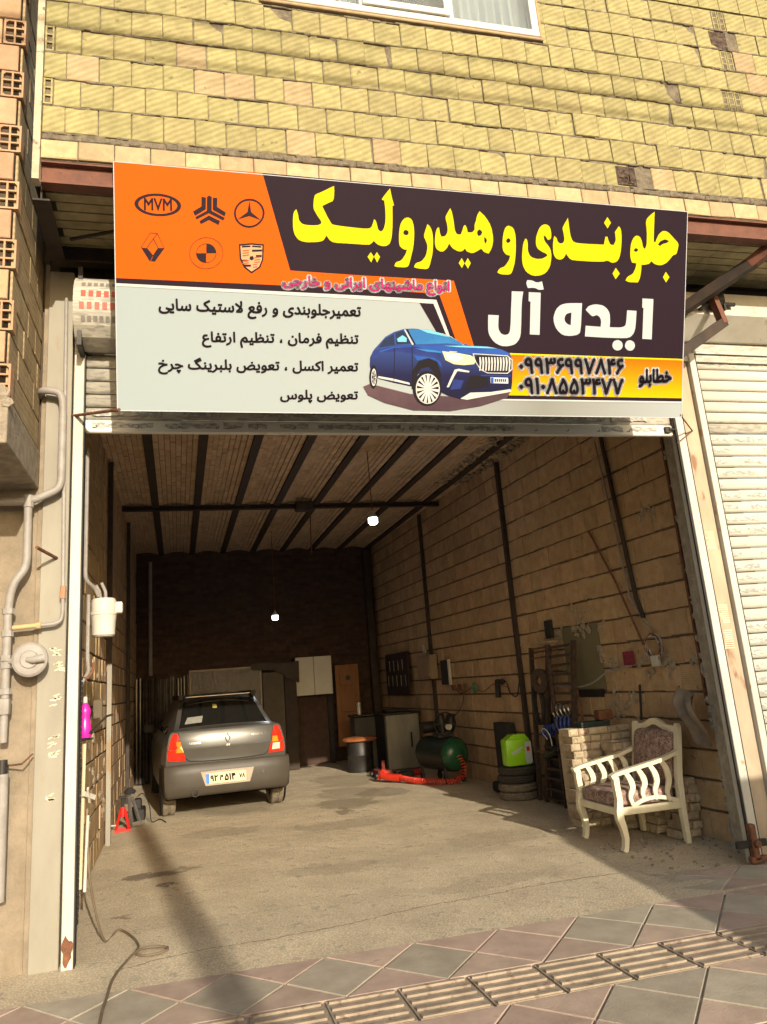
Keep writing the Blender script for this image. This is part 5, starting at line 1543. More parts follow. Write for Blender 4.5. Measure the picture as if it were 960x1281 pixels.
tag(b.build('rubber_strip', m_black), 'black ribbed rubber strip hanging along the left guide rail', 'strip'); 
# floor cable
m_cable = mat('cable', (0.16, 0.12, 0.08), (0.12, 0.09, 0.06), rough=.6)
pts = spline([(.09, .2, .75), (.12, .15, .4), (.19, .32, .03), (.26, .55, .020), (.36, .34, .020), (.41, .12, .020), (.40, -.02, .020), (.47, -.09, .020), (.56, -.07, .021), (.585, -.01, .022), (.52, .03, .026), (.42, .0, .032), (.345, -.18, .020), (.30, -.42, .020), (.29, -.7, .020), (.285, -.95, .020), (.30, -1.5, .020)], 7)
rod('floor_cable', 'thin brown cable trailing across the floor with one loop near the left guide rail', pts, .0075, m_cable, 'cable')
# conduit & sockets on the left wall
b = MB(); b.bbox((-.10, 2.35, 1.35), (-.02, 2.45, 1.52), .01); tag(b.build('switch_box', m_white), 'pale switch box on the sunlit left inner wall', 'switch box')

# red jack stand
m_red = mat('red_paint', (0.55, 0.02, 0.015), (0.45, 0.02, 0.015), rough=.4, spec=.5)
jk = thing('jack_stand', 'red steel jack stand with a black saddle on the floor by the left wall', 'jack stand', (0.02, 4.8, 0))
jx, jy = 0.01, 4.80
for sx, sy in ((-1, -1), (1, -1), (-1, 1), (1, 1)):
    b = MB(); b.beam((jx + sx * .075, jy + sy * .075, .012), (jx + sx * .025, jy + sy * .025, .24), .028, .008, (sx, sy, 0)); b.build('leg', m_red, jk)
b = MB(); b.cyl((jx, jy, .16), (jx, jy, .27), .030, 14); b.bbox((jx - .09, jy - .085, .004), (jx + .09, jy - .07, .03), .003); b.bbox((jx - .09, jy + .07, .004), (jx + .09, jy + .085, .03), .003)
b.build('collar', m_red, jk)
b = MB(); b.cyl((jx, jy, .27), (jx, jy, .37), .02, 10); b.bbox((jx - .04, jy - .025, .365), (jx + .04, jy + .025, .39), .006); b.build('saddle', m_black, jk)
b = MB(); b.cyl((jx - .13, jy - .02, .075), (jx - .05, jy - .02, .075), .009, 8); b.build('handle', m_white, jk)
fj = thing('floor_jack', 'grey metal scissor jack lying behind the red jack stand', 'jack', (0.15, 5.1, 0))
b = MB(); b.beam((.10, 4.9, .06), (.06, 5.15, .36), .04, .05); b.beam((.20, 4.95, .05), (.10, 5.1, .33), .03, .03); b.beam((.1, 4.9, .05), (.24, 5.0, .05), .05, .05); b.build('arms', m_chrome, fj)
b = MB(); b.lathe([(0, 0), (.06, 0), (.075, .03), (.05, .05), (.03, .07), (0, .07)], (.07, 5.15, .37), n=14); b.build('pad', m_black, fj)
b = MB(); b.bbox((.06, 5.3, .0), (.24, 5.7, .16), .03); b.bbox((.1, 5.32, .14), (.2, 5.5, .28), .03); tag(b.build('tool_bag', m_black), 'black tool bag on the floor behind the scissor jack by the left wall', 'bag')
rod('air_hose', 'thin dark hose curling on the floor beside the black tool bag', spline([(.15, 5.4, .3), (.22, 5.3, .34), (.3, 5.2, .2), (.33, 5.1, .03), (.42, 5.3, .02), (.5, 5.0, .02)]), .006, m_black, 'hose')

# ================================================================== THE CAR
car = thing('parked_car', 'dark grey-beige saloon car parked nose-in at the left, tail lights towards the street', 'car', (1.30, 5.03, 0), R(4.27))
car.scale = (0.955, 1, 1); car.location.x = 1.275
def paint(name, c, rough=0.32, metal=0.55):
    m = mat(name, c, tuple(x * .88 for x in c), scale=3, rough=rough, metal=metal, spec=.5)
    m.node_tree.nodes['Principled BSDF'].inputs['Coat Weight'].default_value = 0.35
    m.node_tree.nodes['Principled BSDF'].inputs['Coat Roughness'].default_value = 0.12
    return m
m_paint = paint('car_paint', (0.155, 0.148, 0.132))
m_bump = mat('bumper_plastic', (0.06, 0.05, 0.038), (0.048, 0.04, 0.03), scale=5, rough=.5, spec=.4)
m_carglass = mat('dark_glass', (0.012, 0.012, 0.011), (0.010, 0.010, 0.009), rough=.06, spec=.6)
# centre-line profile: (y, z, half width, bow, crown)
prof = [(.10, .62, .80, .10, 0), (.075, .72, .80, .10, 0), (.045, .80, .795, .10, 0), (.032, .835, .79, .10, 0), (.045, .86, .785, .10, 0), (.07, .96, .765, .10, .0), (.085, 1.03, .745, .09, .008),
        (.10, 1.058, .725, .08, .014), (.125, 1.068, .715, .07, .016), (.20, 1.062, .71, .03, .02), (.36, 1.078, .70, .02, .02), (.42, 1.092, .67, .02, .02),
        (.60, 1.215, .625, .03, .03), (.80, 1.345, .585, .04, .03), (.96, 1.425, .555, .05, .035), (1.06, 1.462, .54, .04, .035), (1.4, 1.495, .53, 0, .035), (1.9, 1.505, .53, 0, .035),
        (2.4, 1.475, .54, 0, .035), (2.62, 1.43, .56, -.04, .03), (2.95, 1.22, .63, -.08, .03), (3.2, 1.03, .68, -.1, .02), (3.6, .96, .72, -.08, .03), (4.0, .86, .70, -.10, .03), (4.15, .72, .66, -.16, .02), (4.2, .5, .66, -.18, 0), (4.18, .25, .66, -.18, 0)]
NU = 12
vs = []
for (y, z, w, bow, crown) in prof:
    for i in range(NU + 1):
        u = -1 + 2 * i / NU
        vs.append((u * w, y + bow * abs(u) ** 3, z - crown * abs(u) ** 3))
mb = MB()
mb.raw(vs, [(j * (NU + 1) + i, j * (NU + 1) + i + 1, (j + 1) * (NU + 1) + i + 1, (j + 1) * (NU + 1) + i) for j in range(len(prof) - 1) for i in range(NU)])
# sides
def edge_at(y):
    """outline of the strip's edge at station y -> (half width, z)"""
    E_ = [(p[0] + p[3], p[1] - p[4], p[2]) for p in prof]
    best = None
    E2 = E_[7:24]
    if y <= E2[0][0]: return E2[0][2], E2[0][1]
    for a, c in zip(E2[:-1], E2[1:]):
        if a[0] <= y <= c[0] and c[0] > a[0]:
            t = (y - a[0]) / (c[0] - a[0])
            return a[2] + t * (c[2] - a[2]), a[1] + t * (c[1] - a[1])
    return E2[-1][2], E2[-1][1]
stn = [.20, .24, .32, .45, .6, .75, .9, 1.05, 1.3, 1.7, 2.1, 2.5, 2.62, 2.85, 3.1, 3.4, 3.8, 4.02]
def bw_(y):     # how far the flank bulges at a station
    if y < .6: return .79 + .05 * math.sin(min(1, (y - .2) / .4) * math.pi / 2)
    if y > 3.3: return .84 - .20 * ((y - 3.3) / .8) ** 2
    return .84
for sgn in (-1, 1):
    vs = []
    NS = 9
    for y in stn:
        w = bw_(y); ew, ez = edge_at(y)
        belt = min(ez - .002, .985 + .0 * y)
        rows = [(w - .06, .23), (w - .015, .33), (w, .50), (w + .002, .68), (w - .01, .82), (w - .055 if ez > 1.0 else w - .04, belt - .03 if belt > .9 else belt - .05), (max(ew, w - .10), belt), ((max(ew, w - .10) + ew) / 2 + .01, (belt + ez) / 2), (ew, ez)]
        for (x, z) in rows:
            vs.append((sgn * x, y, z))
    fs = [(j * NS + i, j * NS + i + 1, (j + 1) * NS + i + 1, (j + 1) * NS + i) for j in range(len(stn) - 1) for i in range(NS - 1)]
    if sgn > 0: fs = [tuple(reversed(f)) for f in fs]
    mb.raw(vs, fs)
mb.quad((-.8, .25, .23), (.8, .25, .23), (.66, 4.1, .23), (-.66, 4.1, .23))
body = mb.build('body', m_paint, car, local=True, smooth=True, autos=0.75)
# bumper wraps round the tail
vs = []
bp_ = [(.13, .655, .03), (.03, .665, .0), (.0, .64, .0), (-.008, .54, .0), (.0, .40, .004), (.02, .31, .012), (.06, .27, .04), (.3, .26, .08)]
us = [-1.0, -.985, -.95, -.88, -.75, -.5, -.25, 0, .25, .5, .75, .88, .95, .985, 1.0]
for (y, z, inn) in bp_:
    for u in us:
        a = abs(u)
        k = max(0, (a - .6) / .4)
        x = math.copysign(min(.838 - inn, a * .88) - 0, u) if a < .95 else math.copysign(.838 - inn - (.0 if a > .97 else .012), u)
        yy = y + .10 * k ** 2.2 + (.16 if a >= .985 else 0) + (.42 if a >= 1.0 else 0)
        vs.append((x, yy, z - .015 * k))
NN = len(us)
mb = MB(); mb.raw(vs, [(j * NN + i, j * NN + i + 1, (j + 1) * NN + i + 1, (j + 1) * NN + i) for j in range(len(bp_) - 1) for i in range(NN - 1)])
mb.build('bumper', m_bump, car, local=True, smooth=True, autos=.9)
# plate recess and number plate
mb = MB(); mb.prism([(-.37, -.0125, .555), (.33, -.0125, .555), (.27, -.0125, .385), (-.31, -.0125, .385)], (0, .01, 0)); mb.build('plate_recess', mat('recess_grey', (.30, .26, .20), (.24, .2, .16), rough=.5, metal=.4), car, local=True)
mb = MB(); mb.bbox((-.31, -.026, .405), (.22, -.014, .53), .004); lp = mb.build('licence_plate', mat('plate_cream', (.72, .62, .38), (.64, .55, .33), scale=18, rough=.45), car, local=True)
mb = MB(); mb.box((-.305, -.0275, .41), (-.262, -.0262, .525)); mb.build('plate_strip', mat('plate_blue', (.05, .2, .6), rough=.4), lp, local=True)
for (s, x0_, x1_, ky) in (('۹۲', -.245, -.155, 1.0), ('م', -.125, -.085, .8), ('۵۱۴', -.06, .075, 1.0), ('۷۸', .13, .20, 1.1)):
    mb = MB()
    for q in lay_text(s, (x0_, .468), (x1_, .468), ky, .045, lambda u, v: (u, -.0272, v), .04): mb.quad(*q)
    mb.build('plate_number', m_black, lp, local=True, kind='stuff')
# rear window
def strip_patch(j0, j1, u0, u1, off, m, name, nn=8, parent=car):
    mb = MB(); vs = []
    rows = [prof[j0 + k] for k in range(j1 - j0 + 1)]
    for k, (y, z, w, bow, crown) in enumerate(rows):
        for i in range(nn + 1):
            u = u0 + (u1 - u0) * i / nn
            vs.append((u * w, y + bow * abs(u) ** 3 - off * .8, z - crown * abs(u) ** 3 + off * .7))
    mb.raw(vs, [(j * (nn + 1) + i, j * (nn + 1) + i + 1, (j + 1) * (nn + 1) + i + 1, (j + 1) * (nn + 1) + i) for j in range(len(rows) - 1) for i in range(nn)])
    return mb.build(name, m, parent, local=True, smooth=True)
strip_patch(11, 14, -.90, .90, .004, m_carglass, 'rear_window')
def rowpt(t, u, off):      # point on the rear glass, t 0..3
    j = min(int(t), 2); f = t - j
    a = prof[11 + j]; c = prof[12 + j]
    y, z, w, bow, crown = [a[q] + (c[q] - a[q]) * f for q in range(5)]
    return (u * w, y + bow * abs(u) ** 3 - off, z - crown * abs(u) ** 3 + off)
mb = MB()
for (u0, u1, t0, t1) in ((-.80, -.42, .3, .95),):
    mb.quad(rowpt(t0, u0, .007), rowpt(t0, u1 - .03, .007), rowpt(t1, u1, .007), rowpt(t1, u0 + .04, .007))
mb.build('window_sticker', mat('paper', (.30, .29, .25), (.22, .21, .18), scale=30), car, local=True)
mb = MB(); mb.quad(rowpt(1.6, -.18, .007), rowpt(1.6, -.08, .007), rowpt(2.0, -.08, .007), rowpt(2.0, -.18, .007)); mb.build('window_sticker', mat('yellow_tag', (.5, .42, .1)), car, local=True)
mb = MB(); mb.bbox((-.47, .93, 1.455), (.47, .96, 1.475), .006); mb.build('roof_edge_trim', m_alu, car, local=True)
for sgn in (-1, 1):
    mb = MB(); mb.box((sgn * .56, 1.0, 1.43), (sgn * .50, 2.3, 1.50)); mb.build('roof_rail', m_black, car, local=True)
# side windows
for sgn in (-1, 1):
    mb = MB()
    for (ya, yb2) in ((.95, 1.65), (1.72, 2.65)):
        pts = []
        for y, lo in ((ya, 1), (yb2, 1), (yb2, 0), (ya, 0)):
            ew, ez = edge_at(y)
            w = bw_(y)
            if lo: pts.append((sgn * (w - .10 + .004), y, 1.0))
            else: pts.append((sgn * (ew + .012), y, ez - .07))
        mb.quad(*pts)
    mb.build('side_window', m_carglass, car, local=True)
# tail lights
m_lred = mat('red_lens', (.75, .03, .012), (.62, .02, .01), scale=14, rough=.15, spec=.6)
m_lamb = mat('amber_lens', (.85, .25, .02), rough=.15, spec=.6)
m_lwh = mat('clear_lens', (.75, .66, .5), rough=.15, spec=.6)
def tail_pt(x, z, off):
    # rear surface depth at (x, z)
    for a, c in zip(prof[:8], prof[1:9]):
        if a[1] <= z <= c[1]:
            t = (z - a[1]) / (c[1] - a[1])
            y = a[0] + t * (c[0] - a[0]); w = a[2] + t * (c[2] - a[2]); bow = a[3] + t * (c[3] - a[3])
            u = min(1.0, abs(x) / w)
            return (x, y + bow * u ** 3 - off, z)
    return (x, .1, z)
def lens(poly, off, m, name, parent):
    mb = MB()
    top = [tail_pt(x, z, off) for x, z in poly]
    n = len(poly)
    cx = sum(p[0] for p in poly) / n; cz = sum(p[1] for p in poly) / n
    cpt = tail_pt(cx, cz, off + .004)
    base = [(p[0], p[1] + off + .02, p[2]) for p in top]
    mb.raw([cpt] + top + base, [(0, 1 + i, 1 + (i + 1) % n) for i in range(n)] + [(1 + i, 1 + n + i, 1 + n + (i + 1) % n, 1 + (i + 1) % n) for i in range(n)])
    return mb.build(name, m, parent, local=True)
for sgn in (-1, 1):
    # outline as (x, z): tall, broader at the foot
    P = [(.765, .70), (.56, .695), (.555, .74), (.60, .85), (.625, .97), (.65, 1.03), (.70, 1.03), (.735, .97), (.765, .86), (.785, .75)]
    tl = lens([(sgn * x, z) for x, z in P], .014, m_lred, 'tail_light', car)
    A = [(.575, .80), (.60, .87), (.615, .93), (.665, .93), (.67, .80)] if sgn < 0 else [(.60, .83), (.615, .90), (.68, .90), (.69, .83)]
    lens([(sgn * x, z) for x, z in A], .021, m_lamb, 'amber_lens', tl)
    if sgn > 0:
        lens([(x, z) for x, z in [(.60, .735), (.61, .815), (.71, .815), (.715, .735)]], .021, m_lwh, 'clear_lens', tl)
# trunk seam, emblem, badges, handle recess
mb = MB()
seam = [tail_pt(-.545, .72, .006), tail_pt(-.50, .685, .006), tail_pt(-.3, .672, .006), tail_pt(0, .668, .006), tail_pt(.3, .672, .006), tail_pt(.50, .685, .006), tail_pt(.545, .72, .006)]
mb.tube(seam, .005, 5); mb.build('boot_seam', m_black, car, local=True)
mb = MB()
for q in (-1, 1):
    mb.tube([tail_pt(q * .548, .72, .004), tail_pt(q * .60, .85, .004), tail_pt(q * .63, 1.0, .004), tail_pt(q * .64, 1.04, .004)], .0035, 5)
mb.build('boot_gap', m_black, car, local=True)
mb = MB()
mb.tube([tail_pt(0, .985, .012), tail_pt(.032, .93, .012), tail_pt(0, .875, .012), tail_pt(-.032, .93, .012)], .007, 6, closed=True); mb.build('emblem', m_chrome, car, local=True)
mb = MB(); mb.box((-.022, .02, .838), (-.004, .036, .862)); mb.box((.004, .02, .838), (.022, .036, .862)); mb.build('boot_lock', m_chrome, car, local=True, kind='stuff')
for (s, x0_, x1_, z_) in (('LOGAN', -.50, -.36, .90), ('RENAULT', .32, .52, .945)):
    mb = MB()
    for q in lay_text(s, (x0_, z_), (x1_, z_), .8, .02, lambda u, v: tail_pt(u, v, .01), .05): mb.quad(*q)
    mb.build('badge', m_chrome, car, local=True, kind='stuff')
mb = MB(); mb.lathe([(.046, 0), (.046, .12), (.038, .12), (.038, .02), (0, .02)], (-.44, .10, .315), (0, -1, 0), 18); mb.build('exhaust_pipe', m_darkmetal, car, local=True, smooth=True)
mb = MB(); mb.lathe([(.032, 0), (.032, .006), (.026, .009), (0, .009)], (.45, .0, .49), (0, -1, 0), 16); mb.build('towing_cap', m_bump, car, local=True)
m_tyre = mat('tyre', (.045, .04, .034), (.07, .06, .048), scale=30, rough=.85, bump=.3)
m_tyre_pale = mat('pale_tyre', (.24, .20, .145), (.15, .125, .09), scale=25, rough=.9, bump=.4)  # paler tone for the rear wheels and the lower stacked tyres
for (x, y) in ((-.738, .72), (.738, .72), (-.735, 3.35), (.735, 3.35)):
    mb = MB()
    P = [(.20, -.08), (.27, -.088), (.295, -.08), (.302, -.05), (.304, -.018), (.296, -.016), (.296, -.008), (.304, -.006), (.304, .006), (.296, .008), (.296, .016), (.304, .018), (.302, .05), (.295, .08), (.27, .088), (.20, .08), (.20, -.08)]
    mb.lathe(P, (x, y, .302), (1, 0, 0), 32)
    for k in range(40):     # tread blocks
        a = 2 * math.pi * k / 40
        c_ = Vector((x, y + .303 * math.cos(a), .302 + .303 * math.sin(a)))
        for sx in (-.062, -.033, .033, .062):
            mb.beam(c_ + Vector((sx - .012, -.0 * math.sin(a), 0)), c_ + Vector((sx + .012, 0, 0)), .030, .006, (0, math.cos(a), math.sin(a)))
    w_ = mb.build('wheel', m_tyre_pale if y < 1 else m_tyre, car, local=True)
    mb = MB(); sg = 1 if x > 0 else -1
    mb.lathe([(.205, 0), (.205, .06), (.19, .07), (.06, .05), (.05, .065), (0, .065)], (x, y, .302), (sg, 0, 0), 24); mb.build('rim', m_alu, w_, local=True, smooth=True)
for sgn in (-1, 1):
    for y in (.72, 3.35):
        mb = MB(); mb.lathe([(.335, 0), (.335, .008), (0, .008)], (sgn * .833, y, .34), (sgn, 0, 0), 28); mb.build('wheel_arch', m_black, car, local=True)
    mb = MB(); mb.bbox((sgn * .84, 2.35, .98), (sgn * 1.0, 2.50, 1.10), .03); mb.build('door_mirror', m_black, car, local=True)
mb = MB(); mb.box((-.62, .15, .26), (.62, 3.9, .40)); mb.cyl((-.7, .72, .30), (.7, .72, .30), .04, 8); mb.build('underbody', m_black, car, local=True)

# ================================================================== ARMCHAIR
ch = thing('armchair', 'cream painted wooden armchair with floral brown cushions standing at the right, before the brick pile', 'armchair', (4.45, 1.1, 0))
m_wood = mat('cream_wood', (.78, .71, .52), (.70, .62, .43), scale=7, rough=.38, spec=.5, c3=(.55, .40, .2), s3=7, t3=.70)
def floral():
    m = mat('floral_cloth', (.42, .31, .25), (.27, .18, .145), scale=16, rough=.95, bump=.3, contrast=(.42, .58))
    nt = m.node_tree; N = nt.nodes; L = nt.links; p = N['Principled BSDF']
    geo = [n for n in N if n.bl_idname == 'ShaderNodeNewGeometry'][0]
    nz = N.new('ShaderNodeTexNoise'); nz.inputs['Scale'].default_value = 9; L.new(geo.outputs['Position'], nz.inputs['Vector'])
    vo = N.new('ShaderNodeTexVoronoi'); vo.feature = 'DISTANCE_TO_EDGE'; vo.inputs['Scale'].default_value = 13
    ad = N.new('ShaderNodeVectorMath'); ad.operation = 'ADD'; sc_ = N.new('ShaderNodeVectorMath'); sc_.operation = 'SCALE'; sc_.inputs['Scale'].default_value = .35
    L.new(nz.outputs['Color'], sc_.inputs[0]); L.new(geo.outputs['Position'], ad.inputs[0]); L.new(sc_.outputs[0], ad.inputs[1]); L.new(ad.outputs[0], vo.inputs['Vector'])
    cr = N.new('ShaderNodeValToRGB'); cr.color_ramp.elements[0].position = .03; cr.color_ramp.elements[1].position = .09
    L.new(vo.outputs['Distance'], cr.inputs[0])
    old = p.inputs['Base Color'].links[0].from_socket
    mx = N.new('ShaderNodeMix'); mx.data_type = 'RGBA'; L.new(cr.outputs[0], mx.inputs[0]); mx.inputs[6].default_value = (.17, .10, .085, 1); L.new(old, mx.inputs[7])
    L.new(mx.outputs[2], p.inputs['Base Color'])
    return m
m_floral = floral()
XF, XB, YN, YF = 4.20, 4.80, 0.78, 1.43
def spar(mb, pts, w, h, up=(0, 1, 0)):
    """chain of bars with given widths (list) through pts"""
    for i in range(len(pts) - 1):
        mb.beam(pts[i], pts[i + 1], w[i] if isinstance(w, list) else w, h, up)
def swept(mb, pts, ws, hs, side=(0, 1, 0)):
    """smooth sweep with a rectangular section; ws across `side`, hs across the other way"""
    s = Vector(side)
    P = [Vector(p) for p in pts]; n = len(P); vs = []
    for i, p in enumerate(P):
        d = (P[min(i + 1, n - 1)] - P[max(i - 1, 0)]).normalized()
        u = d.cross(s).normalized()
        w = ws[i] if isinstance(ws, (list, tuple)) else ws
        h = hs[i] if isinstance(hs, (list, tuple)) else hs
        for a, c in ((-1, -1), (1, -1), (1, 1), (-1, 1)):
            vs.append(p + s * a * w / 2 + u * c * h / 2)
    fs = [(0, 1, 2, 3), (4 * n - 1, 4 * n - 2, 4 * n - 3, 4 * n - 4)]
    for i in range(n - 1):
        for k in range(4):
            fs.append((4 * i + k, 4 * i + 4 + k, 4 * i + 4 + (k + 1) % 4, 4 * i + (k + 1) % 4))
    mb.raw(vs, fs)
for y in (YN, YF):     # cabriole front legs that run on up to the arm
    mb = MB()
    swept(mb, [(XF - .012, y, 0), (XF + .004, y, .03), (XF + .018, y, .10), (XF + .008, y, .18), (XF - .012, y, .25), (XF - .012, y, .31), (XF + .004, y, .40), (XF - .004, y, .50), (XF - .004, y, .575)],
          .05, [.042, .038, .042, .050, .062, .060, .050, .050, .052])
    mb.build('leg', m_wood, ch)
    mb = MB()
    swept(mb, [(XB - .01, y, 0), (XB - .012, y, .16), (XB - .015, y, .33), (XB, y, .55), (XB + .045, y, .80), (XB + .065, y, .93), (XB + .067, y, .955)], [.045, .045, .05, .05, .05, .05, .035], [.04, .045, .052, .05, .046, .045, .03])
    mb.build('leg', m_wood, ch)
mb = MB()
mb.bbox((XF, YN - .022, .275), (XB, YN + .018, .335), .006); mb.bbox((XF, YF - .018, .275), (XB, YF + .022, .335), .006)
mb.bbox((XF - .03, YN + .02, .275), (XF + .012, YF - .02, .335), .006); mb.bbox((XB - .02, YN + .02, .275), (XB + .01, YF - .02, .335), .006)
mb.build('seat_frame', m_wood, ch)
for y in (YN, YF):
    mb = MB()
    swept(mb, spline([(XF - .045, y, .578), (XF + .03, y, .602), (XF + .25, y, .64), (XF + .45, y, .675), (XB + .02, y, .725)], 5), .058, [.030] * 21)
    arm = mb.build('armrest', m_wood, ch)
    mb = MB()
    swept(mb, spline([(XF + .12, y, .33), (XF + .22, y, .372), (XF + .33, y, .385), (XF + .44, y, .372), (XB - .03, y, .335)], 5), .022, .030)
    mb.build('lower_arch', m_wood, arm)
    for k in range(4):
        x = XF + .125 + k * .118
        zt = .578 + .165 * (x - XF)
        zb_ = .345 + .035 * math.sin((k + .3) / 3.6 * math.pi)
        mb = MB()
        swept(mb, spline([(x - .03, y, zt + .01), (x + .012, y, zt - .06), (x + .022, y, (zt + zb_) / 2), (x - .01, y, zb_ + .06), (x + .005, y, zb_ - .01)], 4), .018, [.036, .038, .042, .046, .050, .052, .052, .050, .048, .046, .044, .040, .036, .034, .032, .032, .032][:17])
        mb.build('slat', m_wood, arm)
def pillow(a, c, name, parent, puff=.03, rot=None, m=m_floral, n=9):
    x0, y0, z0 = a; x1, y1, z1 = c
    bm = bmesh.new()
    bmesh.ops.create_cube(bm, size=1)
    bmesh.ops.subdivide_edges(bm, edges=list(bm.edges), cuts=n, use_grid_fill=True)
    E = Euler(rot).to_matrix() if rot else Matrix.Identity(3)
    cc = Vector(((x0 + x1) / 2, (y0 + y1) / 2, (z0 + z1) / 2))
    sx, sy, sz = x1 - x0, y1 - y0, z1 - z0
    mb = MB()
    bm.verts.index_update()
    out = []
    for v in bm.verts:
        p = v.co * 2
        r = Vector((p.x * math.sqrt(max(0, 1 - p.y ** 8 * .12 - p.z ** 8 * .12)), p.y * math.sqrt(max(0, 1 - p.x ** 8 * .12 - p.z ** 8 * .12)), p.z * math.sqrt(max(0, 1 - p.x ** 8 * .2 - p.y ** 8 * .2))))
        q = Vector((r.x * sx / 2, r.y * sy / 2, r.z * sz / 2))
        ax = min(range(3), key=lambda k: (sx, sy, sz)[k])
        oth = [k for k in range(3) if k != ax]
        f = (1 - p[oth[0]] ** 2) * (1 - p[oth[1]] ** 2)
        q[ax] += math.copysign(puff * f, p[ax]) * (abs(p[ax]) > .5)
        q += Vector([random.uniform(-.0015, .0015) for _ in range(3)])
        out.append(tuple(E @ q + cc))
    mb.raw(out, [[v.index for v in f.verts] for f in bm.faces])
    bm.free()
    return mb.build(name, m, parent, smooth=True, autos=1.2)
pillow((XF - .02, YN + .035, .33), (XB - .03, YF - .035, .455), 'seat_cushion', ch, .02)
pillow((XB - .045, YN + .055, .43), (XB + .045, YF - .055, .90), 'back_cushion', ch, .03, rot=(0, R(9), 0))
mb = MB()
pts = [(XB + .062, YN + (YF - YN) * t, .885 + .065 * math.sin(math.pi * t) + (.015 * math.cos(4 * math.pi * t))) for t in [i / 14 for i in range(15)]]
swept(mb, pts, .035, .055, side=(1, 0, 0))
mb.bbox((XB - .01, YN + .02, .42), (XB + .015, YF - .02, .47), .006)
mb.box((XB + .035, YN + .03, .50), (XB + .055, YF - .03, .89), rot=(0, R(8), 0))
mb.build('crest_rail', m_wood, ch)

# ================================================================== LOOSE BRICK PILE
bpile = thing('brick_pile', 'stack of loose yellowish bricks against the right wall behind the armchair', 'brick pile', (4.7, 1.6, 0))
m_loose = mat('loose_brick', (.52, .43, .29), (.38, .30, .20), scale=14, rough=.95, bump=.6, rnd=.2, c3=(.30, .20, .12), s3=16, t3=.62)
lbk = brick_meshes('brick', 0.104, 0.205, 0.066, m_loose, 5, jit=.008, bev=.013)
lbl = brick_meshes('brick', 0.205, 0.104, 0.066, m_loose, 4, jit=.008, bev=.013)
def stack(x0_, x1_, y, z1, skew=0.0, z0=0.0, step=.108):
    r = 0; z = z0
    while z < z1:
        x = x0_ + random.uniform(-.012, .012) + (r % 2) * .03
        while x < x1_ - .05:
            me = random.choice(lbk)
            wide = random.random() < .12
            if wide: me = random.choice(lbl)
            inst(me, 'brick', bpile, (x - 4.7, y - 1.6 + random.uniform(-.012, .012) + skew * z, z), rot=(random.uniform(-.02, .02), random.uniform(-.03, .03), random.uniform(-.05, .05)))
            x += .212 if wide else step
        z += .0695; r += 1
stack(4.36, 4.98, 1.80, .86)
stack(4.66, 5.0, 1.52, .72)
stack(4.80, 5.06, 1.22, .72)
stack(4.82, 5.08, .90, .42)
b = MB(); b.box((4.40, 1.96, 0), (4.98, 2.12, .84)); b.box((4.9, 1.15, 0), (5.02, 1.9, .6)); b.build('inner_bricks', m_loose, bpile, kind='stuff')
tr = thing('metal_tray', 'dark shallow tray lying on top of the loose brick pile', 'tray', (4.62, 1.9, .9))
b = MB(); b.bbox((4.50, 1.80, .905), (4.82, 1.98, .925), .005); b.bbox((4.50, 1.80, .925), (4.82, 1.815, .955), .004); b.bbox((4.50, 1.965, .925), (4.82, 1.98, .955), .004); b.bbox((4.5, 1.815, .925), (4.51, 1.965, .95), .003); b.bbox((4.81, 1.815, .925), (4.82, 1.965, .95), .003)
b.build('tray', mat('green_black', (.03, .05, .045), (.02, .03, .03), rough=.5), tr)
b = MB(); b.bbox((4.74, 1.86, .955), (4.90, 1.97, 1.05), .012); tag(b.build('metal_block', m_rust2), 'rusty brown block lying on the tray above the brick pile', 'block')

# ================================================================== RUSTY RACKS
m_rack = mat('brown_steel', (.075, .045, .032), (.04, .026, .02), scale=22, rough=.7, bump=.3)
rk = thing('metal_rack', 'rusty square-tube frame leaning on the right wall, left of the narrow ladder rack', 'rack', (4.8, 3.5, 0))
for (y0_, yt) in ((3.60, 3.44), (3.42, 2.98)):
    b = MB(); b.beam((4.80, y0_, 0), (4.84, yt, 1.75), .045, .045, (0, 1, 0)); b.build('post', m_rack, rk)
for z in (1.73, 1.62, 1.30, 1.22, .55):
    t = z / 1.75
    b = MB(); b.beam((4.80 + .04 * t, 3.60 - .16 * t, z), (4.80 + .04 * t, 3.42 - .44 * t, z + .01), .022, .022, (0, 0, 1)); b.build('crossbar', m_rust2, rk)
ld = thing('ladder_rack', 'narrow rusty ladder-like rack with coil springs hung on it, right of the tube frame', 'rack', (4.8, 3.0, 0))
pairs = [((4.80, 3.40, .02), (4.82, 2.92, 1.75)), ((4.80, 2.74, .0), (4.84, 2.36, 1.77))]
for p0, p1 in pairs:
    b = MB(); b.beam(p0, p1, .05, .04, (0, 1, 0)); b.build('stile', m_rack, ld)
b = MB(); b.beam((4.77, 2.86, 1.76), (4.77, 2.88, .0), .045, .035, (0, 1, 0)); b.build('stile', m_rack, ld)
for z in (1.72, 1.62, 1.52, 1.42, 1.32, 1.22, 1.12, 1.02, .74, .62, .50, .38, .28, .16, .05):
    t = z / 1.75
    b = MB(); b.beam((4.79, (2.88 if z > 1 else 3.40 - .48 * t), z), (4.81, (2.74 - .38 * t if z > 1 else 2.86), z + random.uniform(-.012, .012)), .03, .028); b.build('rung', m_rack, ld)
b = MB(); b.bbox((4.76, 2.80, 1.775), (4.88, 3.30, 1.795), .004, rot=(0, 0, 0)); tag(b.build('wooden_board', mat('old_board', (.34, .27, .18), (.26, .2, .13), scale=14, stretch=(1, .2, 1))), 'pale wooden board lying across the tops of the rusty racks', 'board')
